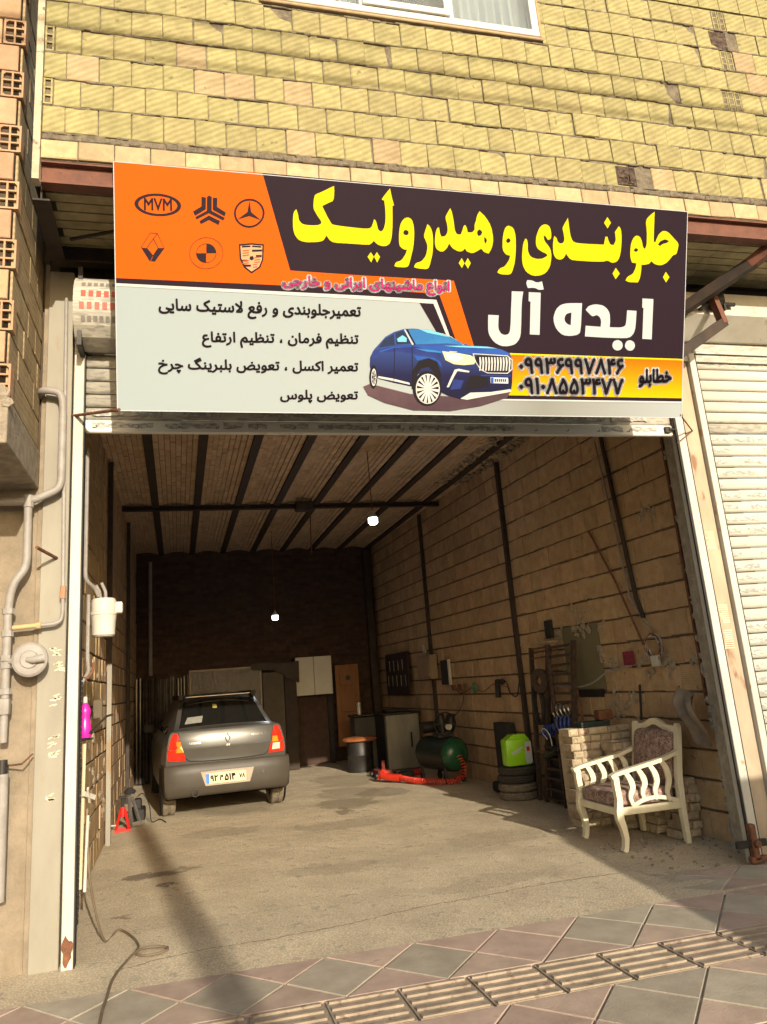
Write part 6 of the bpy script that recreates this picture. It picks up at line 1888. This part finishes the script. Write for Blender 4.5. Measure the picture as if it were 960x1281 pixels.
def coil(name, label, c, axis, r, rw, turns, length, m, group=None):
    a = Vector(axis).normalized(); s = a.cross(Vector((0, 0, 1)));
    if s.length < .01: s = Vector((1, 0, 0))
    s.normalize(); u = a.cross(s)
    pts = []
    n = int(turns * 12)
    for i in range(n + 1):
        t = 2 * math.pi * i / 12
        pts.append(Vector(c) + a * (length * i / n) + (s * math.cos(t) + u * math.sin(t)) * r)
    return tag(MB().tube(pts, rw, 6).build(name, m, smooth=True), label, 'spring', group)
m_bluesp = mat('blue_spring', (.05, .09, .32), (.035, .06, .22), rough=.4)
b = MB(); b.cyl((4.76, 3.2, .52), (4.74, 2.9, .60), .045, 12); b.cyl((4.74, 2.9, .60), (4.73, 2.72, .65), .02, 10); tag(b.build('shock_absorber', m_darkmetal, smooth=True), 'dark shock absorber lying across the lower rungs of the ladder rack', 'shock absorber')
b = MB(); b.lathe([(.05, 0), (.14, 0), (.14, .03), (.08, .045), (.05, .045), (.05, 0)], (4.78, 3.15, 1.36), (-1, -.3, 0), 22); tag(b.build('brake_disc', m_rack, smooth=True), 'rusty brake disc hanging behind the upper rungs of the ladder rack', 'brake disc')
coil('coil_spring', 'silver coil spring hanging on the ladder rack above the blue one', (4.74, 2.78, 1.02), (.5, -.75, .12), .075, .010, 4.5, .22, m_chrome, 'coil springs on the ladder rack')
coil('coil_spring', 'blue coil spring hanging on the ladder rack under the silver one', (4.73, 2.80, .90), (.5, -.75, -.05), .078, .013, 4.5, .22, m_bluesp, 'coil springs on the ladder rack')
coil('coil_spring', 'small dark blue coil spring low on the left of the ladder rack', (4.72, 3.10, .80), (.4, -.8, .1), .06, .009, 4, .13, m_bluesp, 'coil springs on the ladder rack')
coil('coil_spring', 'dark coil spring hanging lowest in the ladder rack', (4.72, 3.05, .66), (.4, -.8, -.3), .06, .008, 3, .14, m_darkmetal, 'coil springs on the ladder rack')
b = MB()
for q in range(3):
    b.tube([(4.76 + q * .02, 3.28 + .12 * math.cos(a), 1.08 + .21 * math.sin(a)) for a in [2 * math.pi * k / 22 for k in range(22)]], .014, 6, closed=True)
tag(b.build('rubber_belts', m_black), 'bundle of black rubber belts hanging on the rusty tube frame', 'belts')
rod('steel_bar', 'thin rusty bar leaning against the wall between the ladder rack and the brick pile', [(4.86, 2.42, .85), (4.92, 2.62, 1.65)], .012, m_rust2, 'bar')
rod('brake_hose', 'pale loop of wire hanging on the lower ladder rack', spline([(4.70, 3.0, .72), (4.68, 3.08, .80), (4.67, 3.0, .84), (4.68, 2.9, .78), (4.68, 2.86, .66)]), .006, m_white, 'hose')
rod('electric_cable', 'grey cable running along the wall below the olive wall niche', spline([(4.9, 3.0, 1.30), (4.9, 2.6, 1.27), (4.9, 2.2, 1.31), (4.94, 1.9, 1.42), (4.96, 1.5, 1.46)]), .010, m_pipe, 'cable')

b = MB(); b.bbox((4.87, 2.82, .02), (4.90, 3.42, .98), .008); b.bbox((4.84, 2.9, .02), (4.868, 3.3, .6), .008, rot=(0, R(3), 0)); tag(b.build('rack_shade_boards', m_black), 'added dark boards that stand for the shade behind the lower half of the ladder rack', 'boards')  # boards added to put in the darkness inside the lower rack
# tyres and green sack
for k in range(4):
    mb = MB()
    cx, cy, z = 4.655 + random.uniform(-.01, .01), 3.86 + random.uniform(-.01, .01), .0 + k * .094
    P = [(.12, .005), (.20, .0), (.225, .012), (.236, .028), (.228, .036), (.236, .042), (.236, .052), (.228, .058), (.236, .066), (.225, .082), (.20, .092), (.12, .087), (.115, .046), (.12, .005)]
    mb.lathe(P, (cx, cy, z), (0, 0, 1), 30)
    tag(mb.build('tyre', m_tyre_pale if k < 2 else m_tyre, smooth=True, autos=.5), ['bottom tyre of the stack under the bright green canister, lying on the floor', 'second tyre from the bottom of the stack under the green canister', 'third tyre from the bottom of the stack under the green canister', 'top tyre of the stack, the green canister resting on it'][k], 'tyre', 'tyres stacked under the green canister')
m_green = mat('green_plastic', (.28, .62, .015), (.25, .55, .012), rough=.35, spec=.5)
gc = thing('oil_canister', 'lime green plastic canister with a white and red label on the tyre stack', 'canister', (4.66, 3.75, .38))
b = MB(); b.bbox((4.475, 3.68, .385), (4.80, 3.86, .70), .03); b.prism([(4.50, 3.70, .695), (4.78, 3.70, .695), (4.74, 3.70, .745), (4.58, 3.70, .745)], (0, .14, 0)); b.build('body', m_green, gc, smooth=True)
b = MB(); b.box((4.715, 3.676, .41), (4.80, 3.679, .66)); b.build('label_strip', PR['white'], gc)
b = MB(); b.box((4.735, 3.6735, .55), (4.775, 3.6755, .60)); b.build('red_square', m_red, gc)
b = MB(); b.beam((4.54, 3.677, .53), (4.69, 3.677, .60), .003, .02, (0, 0, 1)); b.beam((4.57, 3.677, .525), (4.66, 3.677, .56), .003, .012, (0, 0, 1)); b.build('white_mark', PR['white'], gc, kind='stuff')
b = MB(); b.bbox((4.80, 4.36, .22), (4.915, 4.82, .84), .01); tag(b.build('black_panel', m_black), 'black upright panel against the right wall behind the green canister', 'panel')
b = MB(); b.bbox((4.6, 4.15, 0), (4.85, 4.6, .13), .04); tag(b.build('dark_bag', m_black), 'low black bag on the floor left of the tyre stack', 'bag')
b = MB(); b.box((-.02, 0, 0), (.02, .13, .2)); 
b = MB(); b.bbox((4.945, 3.07, 1.84), (4.985, 3.23, 2.05), .004); tag(b.build('dark_vent', m_black), 'small dark square opening in the right wall above the racks', 'vent')

# ================================================================== COMPRESSOR
cp = thing('air_compressor', 'dark green air compressor tank with a black pump on top near the right wall', 'compressor', (4.45, 6.0, 0))
m_dg = mat('dark_green', (.012, .085, .035), (.008, .055, .025), scale=5, rough=.3, spec=.5)
A_ = Vector((4.52, 5.62, .40)); D_ = Vector((-.25, .97, 0)).normalized()
b = MB(); b.lathe([(0, -.085), (.07, -.08), (.14, -.06), (.195, -.02), (.222, .03), (.226, .06)], A_, tuple(D_), 30); b.build('end_cap', m_dg, cp, smooth=True)
b = MB(); b.lathe([(.20, .045), (.236, .05), (.24, .08), (.24, .72), (.22, .78), (.12, .82), (0, .83)], A_, tuple(D_), 30); b.build('tank', mat('shaded_green', (.012, .022, .016), (.018, .02, .016), rough=.5), cp, smooth=True)  # tank side coloured near black to stand for its shade
b = MB(); b.lathe([(.03, -.02), (.03, 0), (0, 0)], A_ - D_ * .065, tuple(D_), 12); b.build('end_plug', m_darkmetal, cp)
P0 = A_ + D_ * .3
b = MB(); b.box((P0.x - .12, P0.y - .14, .63), (P0.x + .12, P0.y + .14, .70)); b.cyl((P0.x, P0.y, .68), (P0.x - .03, P0.y, .97), .062, 12); b.cyl((P0.x + .08, P0.y - .02, .68), (P0.x + .15, P0.y - .02, .95), .062, 12)
for q in range(6):
    b.cyl((P0.x - .005 * q, P0.y, .78 + q * .03), (P0.x - .005 * q, P0.y, .788 + q * .03), .085, 12); b.cyl((P0.x + .10 + .008 * q, P0.y - .02, .77 + q * .03), (P0.x + .10 + .008 * q, P0.y - .02, .778 + q * .03), .085, 12)
b.build('pump', m_darkmetal, cp)
b = MB(); b.cyl((P0.x + .03, P0.y - .16, .78), (P0.x + .03, P0.y - .20, .78), .05, 14); b.build('pump_cover', m_alu, cp, smooth=True)
b = MB(); b.lathe([(.16, 0), (.17, .0), (.17, .03), (.15, .03), (.15, 0)], (P0.x - .02, P0.y - .2, .82), (0, 1, 0), 20); b.beam((P0.x - .17, P0.y - .19, .82), (P0.x + .13, P0.y - .19, .82), .02, .02); b.build('flywheel', m_black, cp)
P1 = A_ + D_ * .68
b = MB(); b.cyl((P1.x - .1, P1.y, .76), (P1.x + .12, P1.y, .76), .085, 14); b.build('motor', m_darkmetal, cp, smooth=True)
for (q, s) in ((.1, -1), (.1, 1), (.72, -1), (.72, 1)):
    p = A_ + D_ * q + D_.cross(Vector((0, 0, 1))) * s * .15
    b = MB(); b.beam((p.x, p.y, .05), (p.x, p.y, .24), .04, .04); b.cyl((p.x - .02, p.y, .06), (p.x + .02, p.y, .06), .06, 12); b.build('foot', m_black, cp)
# red spiral hose
m_redh = mat('red_hose', (.62, .035, .015), (.5, .03, .012), rough=.35, spec=.5)
path = spline([(3.86, 6.35, .07), (3.98, 5.98, .06), (4.12, 5.70, .06), (4.28, 5.52, .06), (4.42, 5.46, .07), (4.52, 5.44, .13), (4.56, 5.47, .22), (4.55, 5.52, .32), (4.53, 5.545, .38)], 20)
pts = []
def resample(P, step):
    out = [P[0]]; acc = 0.0
    for a, c in zip(P[:-1], P[1:]):
        d = (c - a).length; t = step - acc
        while t <= d:
            out.append(a + (c - a) * (t / d)); t += step
        acc = (acc + d) % step
    return out
path = resample(path, .0095)
L_ = len(path)
for i in range(L_ * 3):
    t = i / 3
    j = min(int(t), L_ - 2); f = t - j
    p = path[j] * (1 - f) + path[j + 1] * f
    d = (path[j + 1] - path[j]).normalized()
    s = d.cross(Vector((0, 0, 1)))
    if s.length < .05: s = Vector((1, 0, 0))
    s.normalize(); u = s.cross(d)
    a = 2 * math.pi * i / 13
    rr = .037
    pts.append(p + (s * math.cos(a) + u * math.sin(a)) * rr)
hs = thing('spiral_hose', 'red coiled air hose lying on the floor and rising to the compressor tank', 'hose', (4.1, 5.8, 0))
MB().tube(pts, .0065, 5).build('coil', m_redh, hs, smooth=True)
b = MB(); b.tube(spline([(3.66, 6.62, .10), (3.74, 6.5, .08), (3.86, 6.35, .07)], 5), .055, 10); b.tube(spline([(3.62, 6.7, .05), (3.66, 6.6, .17), (3.72, 6.55, .10)], 5), .03, 8); b.build('tight_coil', m_redh, hs, smooth=True)
rj = thing('trolley_jack', 'small red trolley jack on the floor in front of the stool', 'jack', (3.8, 7.2, 0))
b = MB(); b.bbox((3.70, 7.05, .04), (3.95, 7.45, .12), .02); b.beam((3.8, 7.1, .12), (3.88, 7.4, .22), .05, .04); b.build('frame', mat('dull_red', (.28, .05, .035), (.15, .04, .03), scale=25), rj)
for (x, y) in ((3.68, 7.08), (3.97, 7.08), (3.68, 7.4), (3.97, 7.4)):
    b = MB(); b.cyl((x - .02, y, .045), (x + .02, y, .045), .045, 12); b.build('wheel', m_darkmetal, rj)
b = MB(); b.cyl((3.98, 6.85, .05), (4.05, 6.85, .05), .05, 10); b.bbox((4.05, 6.9, .0), (4.25, 7.1, .09), .02); tag(b.build('steel_scraps', m_darkmetal), 'dark metal scraps on the floor beside the small red jack', 'scraps')
b = MB(); b.bbox((4.27, 7.0, .0), (4.40, 7.25, .09), .03); tag(b.build('red_tin', m_red), 'small red tin on the floor at the foot of the workbench', 'tin')

# ================================================================== STOOL, WORKBENCH, BACK OF THE GARAGE
stl = thing('drum_stool', 'black drum used as a stool with a worn orange padded seat', 'stool', (3.72, 8.4, 0))
b = MB(); b.lathe([(0, 0), (.235, 0), (.235, .02), (.225, .03), (.225, .26), (.232, .27), (.225, .28), (.225, .49), (0, .49)], (3.73, 8.40, 0), n=26); b.build('drum', m_darkmetal, stl, smooth=True)
b = MB(); b.lathe([(0, 0), (.26, 0), (.30, .02), (.305, .045), (.27, .07), (.1, .08), (0, .08)], (3.73, 8.40, .495), n=26); b.build('seat', mat('orange_leather', (.40, .14, .05), (.25, .09, .035), scale=9, rough=.45), stl, smooth=True)
wb_ = thing('workbench', 'grey metal workbench cabinet against the right wall left of the compressor', 'workbench', (4.2, 8.2, 0))
m_gp = mat('grey_panel', (.055, .052, .045), (.045, .042, .035), scale=5, rough=.6)
m_lp = mat('light_panel', (.27, .26, .22), (.20, .19, .165), scale=6, rough=.7, stretch=(1, 1, .4))
b = MB(); b.bbox((3.73, 8.72, 0), (4.30, 9.1, .88), .008); b.build('side_panel', m_gp, wb_)
b = MB(); b.bbox((4.13, 8.0, .01), (4.72, 8.03, .90), .006); b.build('door', m_lp, wb_)
b = MB(); b.box((4.11, 8.04, 0), (4.74, 8.7, .89)); b.build('carcass', m_darkmetal, wb_)
b = MB(); b.bbox((4.08, 7.98, .905), (4.76, 8.70, .94), .008); b.bbox((3.70, 8.705, .89), (4.76, 9.12, .925), .008); b.build('worktop', m_darkmetal, wb_)
b = MB(); b.bbox((4.55, 7.985, .35), (4.58, 7.998, .60), .003); b.build('handle', m_black, wb_)
b = MB(); b.cyl((3.86, 8.85, .927), (3.86, 8.85, 1.12), .045, 14); b.cyl((3.86, 8.85, 1.12), (3.86, 8.85, 1.14), .047, 14); tag(b.build('spray_can', m_alu, smooth=True), 'grey can standing on the left end of the workbench', 'can')
b = MB(); b.bbox((4.2, 8.2, .942), (4.6, 8.5, 1.0), .02); tag(b.build('dark_clutter', m_black), 'dark parts lying on the workbench top', 'parts')
for (x, z, w_, h_, lb) in ((4.35, 1.0, .0, .0, ''),): pass
tp = thing('tool_board', 'dark tool board with hanging spanners on the right wall above the workbench', 'tool board', (4.75, 9.1, 1.2))
b = MB(); b.box((4.70, 8.35, 1.22), (4.74, 9.9, 1.98)); b.build('board', mat('maroon_board', (.05, .03, .028), (.035, .022, .02)), tp)
for k in range(9):
    y = 8.5 + k * .15
    z = 1.55 + .28 * (k % 2)
    b = MB(); b.beam((4.69, y, z), (4.69, y, z - .18), .02, .006, (1, 0, 0)); b.cyl((4.685, y, z), (4.695, y, z), .022, 10); b.build('spanner', m_alu, tp)
eb = thing('electrical_box', 'tan metal electrical cabinet on the right wall below the far steel column', 'electrical box', (4.8, 7.3, 1.45))
b = MB(); b.bbox((4.69, 7.0, 1.46), (4.82, 7.72, 1.86), .008); b.build('cabinet', mat('tan_box', (.30, .22, .15), (.25, .18, .12), rough=.55), eb)
b = MB(); b.bbox((4.675, 7.05, 1.5), (4.692, 7.68, 1.82), .004); b.build('door', MATS['tan_box'], eb)
b = MB(); b.bbox((4.80, 7.6, 1.88), (4.84, 7.7, 2.05), .004); tag(b.build('wall_switch', m_white), 'small white switch on the wall above the tan electrical box', 'switch')
b = MB(); b.bbox((4.815, 6.45, 1.35), (4.855, 6.50, 1.75), .006); mr_ = tag(b.build('mirror_frame', m_white), 'narrow dark mirror with a pale edge on the right wall beside the electrical box', 'mirror')
b = MB(); b.box((4.80, 6.505, 1.36), (4.845, 6.80, 1.74)); b.build('mirror_glass', m_black, mr_)
b = MB(); b.bbox((4.86, 4.56, 1.33), (4.93, 4.76, 1.40), .02); b.beam((4.89, 4.72, 1.36), (4.87, 4.70, 1.16), .06, .05); b.cyl((4.88, 4.5, 1.37), (4.88, 4.6, 1.37), .03, 10); tag(b.build('impact_wrench', m_black), 'black impact wrench hanging on the right wall above the black panel', 'power tool')
rod('electric_cable', 'black cable drooping from the impact wrench to the near steel column', spline([(4.9, 4.62, 1.38), (4.9, 4.45, 1.36), (4.9, 4.35, 1.22), (4.9, 4.15, 1.18), (4.91, 4.05, 1.36)]), .008, m_black, 'cable')
b = MB(); b.tube([(4.84, 5.47 + .07 * math.cos(a), 1.30 + .06 * math.sin(a)) for a in [k * .6 for k in range(22)]], .013, 6); tag(b.build('teal_cord', mat('teal', (.05, .22, .17), (.04, .16, .13)), smooth=True), 'coil of teal cord hanging on the right wall left of the impact wrench', 'cord')
rod('electric_cable', 'thin cable looping along the right wall at the height of the teal cord', spline([(4.83, 6.4, 1.32), (4.84, 6.0, 1.22), (4.85, 5.6, 1.30), (4.86, 5.2, 1.24), (4.87, 4.8, 1.34), (4.88, 4.3, 1.28)]), .006, m_rust2, 'cable')
b = MB(); b.bbox((4.78, 5.85, 1.26), (4.84, 6.0, 1.36), .006); b.bbox((4.78, 6.2, 1.27), (4.83, 6.3, 1.35), .006); tag(b.build('socket_box', m_rust2), 'small rust-coloured socket boxes on the right wall above the compressor', 'socket')
rod('electric_cable', 'thin cable hanging down the right wall to the compressor pump', spline([(4.83, 5.95, 1.26), (4.80, 5.9, 1.1), (4.72, 5.95, .95), (4.6, 5.95, .9)]), .005, m_black, 'cable')

# near part of the right wall: conduit, wires, pink box, rag
rod('conduit', 'dark steel conduit slanting down the near right wall to a tangle of wires', [(5.0, 1.50, 4.25), (5.0, 1.48, 3.7), (5.01, 1.32, 2.1), (5.02, 1.26, 1.9)], .022, m_beam, 'conduit')
rod('conduit', 'thin grey conduit beside the dark one on the near right wall', [(5.0, 1.62, 3.8), (5.01, 1.42, 2.1), (5.02, 1.05, 1.62)], .009, m_pipe, 'conduit')
rod('conduit', 'brown cable slanting down the right wall into the wire tangle', [(5.0, 2.0, 2.9), (5.0, 1.62, 2.3), (5.0, 1.30, 1.65)], .011, m_rust2, 'conduit')
wt = thing('wire_tangle', 'tangle of pale loose wires ending in a small white junction on the near right wall', 'wires', (5.0, 1.1, 1.5))
for k in range(7):
    a0 = random.uniform(0, 6)
    pts = [(4.98 - .01 * k * .3, 1.10 + random.uniform(-.03, .03) + .12 * math.cos(a0 + q * .7), 1.62 + .11 * math.sin(a0 + q * .7) + random.uniform(-.02, .02)) for q in range(8)]
    MB().tube(spline(pts, 4), .004, 5).build('wire', [m_white, m_pipe, m_rust2, m_black][k % 4], wt, smooth=True)
b = MB(); b.bbox((4.95, 1.05, 1.44), (4.99, 1.15, 1.54), .006); b.build('junction', m_white, wt)
b = MB(); b.bbox((4.975, 1.52, 1.47), (5.02, 1.66, 1.60), .006); b.box((4.968, 1.50, 1.50), (4.976, 1.56, 1.58)); tag(b.build('pink_box', mat('crimson', (.32, .03, .06), (.12, .03, .04), scale=30)), 'crumpled crimson socket box set in broken mortar on the near right wall', 'socket box')
rod('rebar', 'short dark rod leaning on the right wall above the brick pile', [(4.98, 1.50, .95), (5.0, 1.47, 1.28)], .012, m_black, 'rod')
mb = MB(); n_ = 14; vs = []
for j in range(n_ + 1):
    for i in range(n_ + 1):
        u = i / n_; v = j / n_
        x = 4.84 - .06 * math.sin(u * 9 + v * 2) * (1 - v * .4) - .05 * math.sin(v * 5)
        y = .52 + (u - .5) * (.10 + .26 * math.sin(min(1, v * 1.25) * math.pi * .62))
        z = 1.22 - v * .40 - .05 * math.sin(u * 5)
        vs.append((x, y, z))
mb.raw(vs, [(j * (n_ + 1) + i, j * (n_ + 1) + i + 1, (j + 1) * (n_ + 1) + i + 1, (j + 1) * (n_ + 1) + i) for j in range(n_) for i in range(n_)])
tag(mb.build('cloth_rag', mat('grey_rag', (.22, .18, .14), (.15, .12, .1), scale=14, rough=1), smooth=True, autos=2), 'grey-brown rag hanging just inside the right guide rail', 'rag')
lk = thing('floor_lock', 'rusty lock bracket at the foot of the right guide rail', 'lock', (4.72, -.08, .1))
b = MB(); b.bbox((4.60, -.10, .12), (4.86, -.07, .17), .006); b.build('bolt', m_darkmetal, lk)
b = MB(); b.bbox((4.72, -.12, .03), (4.77, -.065, .28), .008); b.bbox((4.69, -.12, .02), (4.84, -.07, .06), .006); b.cyl((4.745, -.12, .15), (4.745, -.15, .15), .025, 10); b.build('bracket', m_rust2, lk)
# small rubble by the right jamb
b = MB()
for k in range(90):
    blob(b, (random.uniform(4.1, 5.05), random.uniform(.0, 1.1), .004), random.uniform(.004, .02), 1, 1, .6)
for k in range(160):
    blob(b, (random.uniform(-.05, 4.9), random.uniform(-.5, 8.5), .002), random.uniform(.002, .007), 1, 1, .6, n=5)
tag(b.build('floor_grit', m_rough, kind='stuff'), 'grit and crumbs scattered over the concrete floor', 'grit')

# back of the garage
wc = thing('wall_cabinet', 'white two-door cabinet on the dark wall at the back of the garage', 'cabinet', (3.25, 10.1, 1.3))
m_cab = mat('dull_white', (.60, .58, .50), (.54, .52, .45), scale=3, rough=.5)
b = MB(); b.box((2.90, 10.03, 1.32), (3.62, 10.48, 2.05)); b.build('carcass', m_darkmetal, wc)
for x0_ in (2.90, 3.265):
    b = MB(); b.bbox((x0_, 10.0, 1.32), (x0_ + .355, 10.025, 2.05), .004); b.build('door', m_cab, wc)
b = MB(); b.bbox((3.25, 9.985, 1.42), (3.275, 9.998, 1.5), .003); b.build('handle', m_alu, wc)
od = thing('wooden_door', 'orange-brown wooden door leaf leaning at the back of the garage', 'door', (3.92, 10.1, 0))
m_od = mat('orange_wood', (.26, .11, .038), (.19, .08, .027), scale=5, rough=.5, stretch=(1, 1, .2))
b = MB(); b.bbox((3.70, 10.1, .3), (4.18, 10.15, 1.86), .01); b.build('leaf', m_od, od)
b = MB(); b.bbox((3.78, 10.08, 1.45), (4.10, 10.098, 1.78), .01); b.bbox((3.78, 10.08, .95), (4.1, 10.098, 1.35), .01); b.build('moulding', m_od, od)
b = MB(); b.cyl((3.95, 10.07, 1.6), (3.95, 10.098, 1.6), .05, 14); b.build('roundel', m_darkmetal, od)
bt_ = thing('dark_door', 'very dark brick-filled doorway under the white cabinet', 'doorway', (3.3, 10.3, 0))
b = MB(); b.box((2.93, 10.38, 0), (3.62, 10.46, 1.28)); b.build('infill', m_backbrick, bt_)
b = MB(); b.bbox((3.56, 10.30, 0), (3.66, 10.37, 1.9), .006); b.build('jamb', m_black, bt_)
wd = thing('wardrobe', 'old brown wardrobe with a cloth thrown over it behind the parked car', 'wardrobe', (2.55, 9.9, 0))
b = MB(); b.bbox((2.22, 9.7, 0), (2.62, 10.4, 1.80), .01); b.build('side', mat('drab', (.11, .09, .068), (.08, .065, .05), scale=4), wd)
b = MB(); b.bbox((2.63, 9.72, 0), (2.86, 10.4, 1.86), .01); b.build('front', mat('dark_wood', (.055, .04, .032), (.04, .03, .024), scale=6), wd)
mb = MB(); vs = []
for j in range(13):
    for i in range(17):
        u = i / 16; v = j / 12
        vs.append((2.0 + .92 * u, 9.66 - .05 * math.sin(u * 11) * v, 1.97 + .02 * math.sin(u * 7) - (.10 + .30 * u ** 2 + .03 * math.sin(u * 9)) * v))
mb.raw(vs, [(j * 17 + i, j * 17 + i + 1, (j + 1) * 17 + i + 1, (j + 1) * 17 + i) for j in range(12) for i in range(16)])
mb.build('draped_cloth', mat('brown_cloth', (.07, .055, .042), (.05, .04, .03), scale=9), wd, smooth=True, autos=2)
fs_ = thing('framed_partition', 'wooden frame covered with crinkled plastic film behind the parked car', 'partition', (1.5, 9.9, 1.2))
b = MB(); b.bbox((.86, 9.68, 1.90), (2.2, 9.72, 1.93), .004); b.bbox((.86, 9.68, .6), (.89, 9.72, 1.90), .004); b.bbox((2.17, 9.68, .6), (2.2, 9.72, 1.90), .004); b.build('frame', mat('pale_batten', (.42, .34, .24), (.3, .24, .17)), fs_)
m_film2 = mat('plastic_film', (.045, .034, .026), (.03, .023, .018), scale=7, rough=.13, bump=2.5, bscale=11, stretch=(1, 1, .35), spec=.8)
b = MB(); b.box((.89, 9.70, .6), (2.17, 9.71, 1.90)); b.build('film', m_film2, fs_)
ps = thing('plastic_sheeting', 'dark hanging plastic sheeting in the far left corner behind the parked car', 'sheeting', (.4, 9.8, 0))
mb = MB(); vs = []; n_ = 70
for i in range(n_ + 1):
    x = -.1 + i * .95 / n_
    y = 9.72 + .03 * math.sin(i * .8) + .015 * math.sin(i * 2.3)
    vs += [(x, y, 0.02), (x, y + random.uniform(-.01, .01), 1.0), (x, y, 1.83 + .03 * math.sin(i * .3))]
mb.raw(vs, [(3 * i + k, 3 * i + 3 + k, 3 * i + 4 + k, 3 * i + 1 + k) for i in range(n_) for k in (0, 1)])
mb.build('sheet', mat('dark_film', (.05, .04, .034), (.03, .025, .02), rough=.25, spec=.7), ps, smooth=True, autos=2)
rod('wall_pipe', 'grey pipe running up the back left corner of the garage', [(.15, 10.3, 1.9), (.15, 10.3, 4.1)], .035, m_pipe, 'pipe')

# ================================================================== LAMPS
def bulb(label, x, y, z, r, cord_top):
    t = thing('pendant_bulb', label, 'lamp', (x, y, z), group='lit bulbs hanging from the garage ceiling')
    m_e = mat('lit_diffuser', (.9, .9, .9), emit=(.80, .90, 1.0), emit_s=7.0)
    b = MB(); b.lathe([(0, -r * .95), (r * .75, -r * .9), (r, -r * .6), (r * 1.0, r * .35), (r * .95, r * .45)], (x, y, z), n=20); b.build('diffuser', m_e, t, smooth=True)
    b = MB(); b.lathe([(r * .98, r * .45), (r * .9, r * .8), (r * .5, r * 1.35), (r * .28, r * 1.5), (r * .26, r * 1.95), (0, r * 2)], (x, y, z), n=20); b.build('housing', m_cab, t, smooth=True)
    b = MB(); b.tube([(x, y, z + r * 1.9), (x - .01, y, cord_top)], .006, 6); b.build('cord', m_rust2, t)
    l = bpy.data.lights.new('bulb_light', 'POINT'); l.energy = 5.0; l.color = (.85, .93, 1.0); l.shadow_soft_size = r
    lo = bpy.data.objects.new('bulb_light', l); C.objects.link(lo); lo.location = (0, 0, -r * 1.4); lo.parent = t
bulb('lit white bulb hanging on a cord, nearer and larger one, below the ceiling beams', 2.992, 3.5, 3.40, .058, 4.27)
bulb('lit white bulb hanging far back in the garage, smaller one, above the parked car', 2.30, 8.0, 2.69, .055, 4.2)
rod('ceiling_rod', 'thin rusty rod hanging straight down from the ceiling cross beam', [(2.70, 6.2, 4.30), (2.68, 6.2, 3.45)], .009, m_rust2)
b = MB(); b.bbox((2.45, 6.0, 4.12), (2.72, 6.18, 4.26), .02); tag(b.build('junction_box', m_beam), 'dark junction box on the ceiling at the top of the hanging rod', 'junction box')

# ================================================================== THE STREET BEHIND (casts the shadows that fall across the shop)
post = thing('street_post', 'plain steel post on the far side of the road behind the photographer', 'post', (2.48, -14.0, -.16))
b = MB(); b.cyl((2.48, -14.0, -.16), (2.48, -14.0, 5.9), .125, 20, .11); b.build('shaft', m_column, post, smooth=True)
b = MB(); b.cyl((2.48, -14.0, -.16), (2.48, -14.0, .05), .2, 16); b.build('base', m_column, post)
van = thing('parked_van', 'white delivery van parked behind the photographer on the right', 'van', (6.4, -7.0, -.16))
m_van = mat('van_white', (.7, .7, .68), (.66, .66, .64), rough=.35)
y0_, y1_ = -7.9, -6.1
prof_v = [(3.75, .15), (3.70, .9), (3.95, 1.28), (4.12, 1.40), (4.86, 2.32), (5.1, 2.46), (8.9, 2.50), (9.0, 2.4), (9.0, .15)]
b = MB(); b.prism([(x, y0_, z) for x, z in prof_v], (0, y1_ - y0_, 0)); b.build('body', m_van, van)
b = MB(); b.prism([(4.20, y1_ + .002, 1.45), (4.85, y1_ + .002, 2.2), (5.5, y1_ + .002, 2.2), (5.5, y1_ + .002, 1.45)], (0, .008, 0)); b.build('side_window', m_carglass, van)
b = MB(); b.quad((4.13, y0_ + .1, 1.43), (4.13, y1_ - .1, 1.43), (4.82, y1_ - .15, 2.29), (4.82, y0_ + .15, 2.29)); b.build('windscreen', m_carglass, van)
for x in (4.6, 8.1):
    for y in (y0_ + .1, y1_ - .1):
        b = MB(); b.cyl((x, y - .12, .17), (x, y + .12, .17), .33, 22); b.build('wheel', m_tyre, van)
for y in (y0_ + .25, y1_ - .25):
    b = MB(); b.bbox((3.69, y - .15, .75), (3.76, y + .15, .95), .02); b.build('headlight', m_cab, van)
for x in (-14.0, 17.0):
    up_ = thing('utility_pole', 'tall wooden utility pole across the road, %s one' % ('left' if x < 0 else 'right'), 'utility pole', (x, -8.5, -.16))
    b = MB(); b.cyl((x, -8.5, -.16), (x, -8.5, 9.0), .16, 14, .11); b.build('pole', mat('pole_wood', (.2, .16, .12)), up_, smooth=True)
    b = MB(); b.beam((x, -9.1, 8.0), (x, -7.9, 8.0), .08, .1); b.build('crossarm', MATS['pole_wood'], up_)
for k, (y, z, sag, rr) in enumerate(((-8.1, 8.10, .12, .022), (-8.2, 8.0, .16, .018), (-8.0, 8.22, .1, .012))):
    pts = [(-14 + 31 * i / 30, y, z - sag * (1 - ((i - 15) / 15) ** 2)) for i in range(31)]
    rod('overhead_cable', ['thick upper overhead cable across the road', 'slack lower overhead cable across the road', 'thin topmost overhead cable across the road'][k], pts, rr, m_black, 'cable')
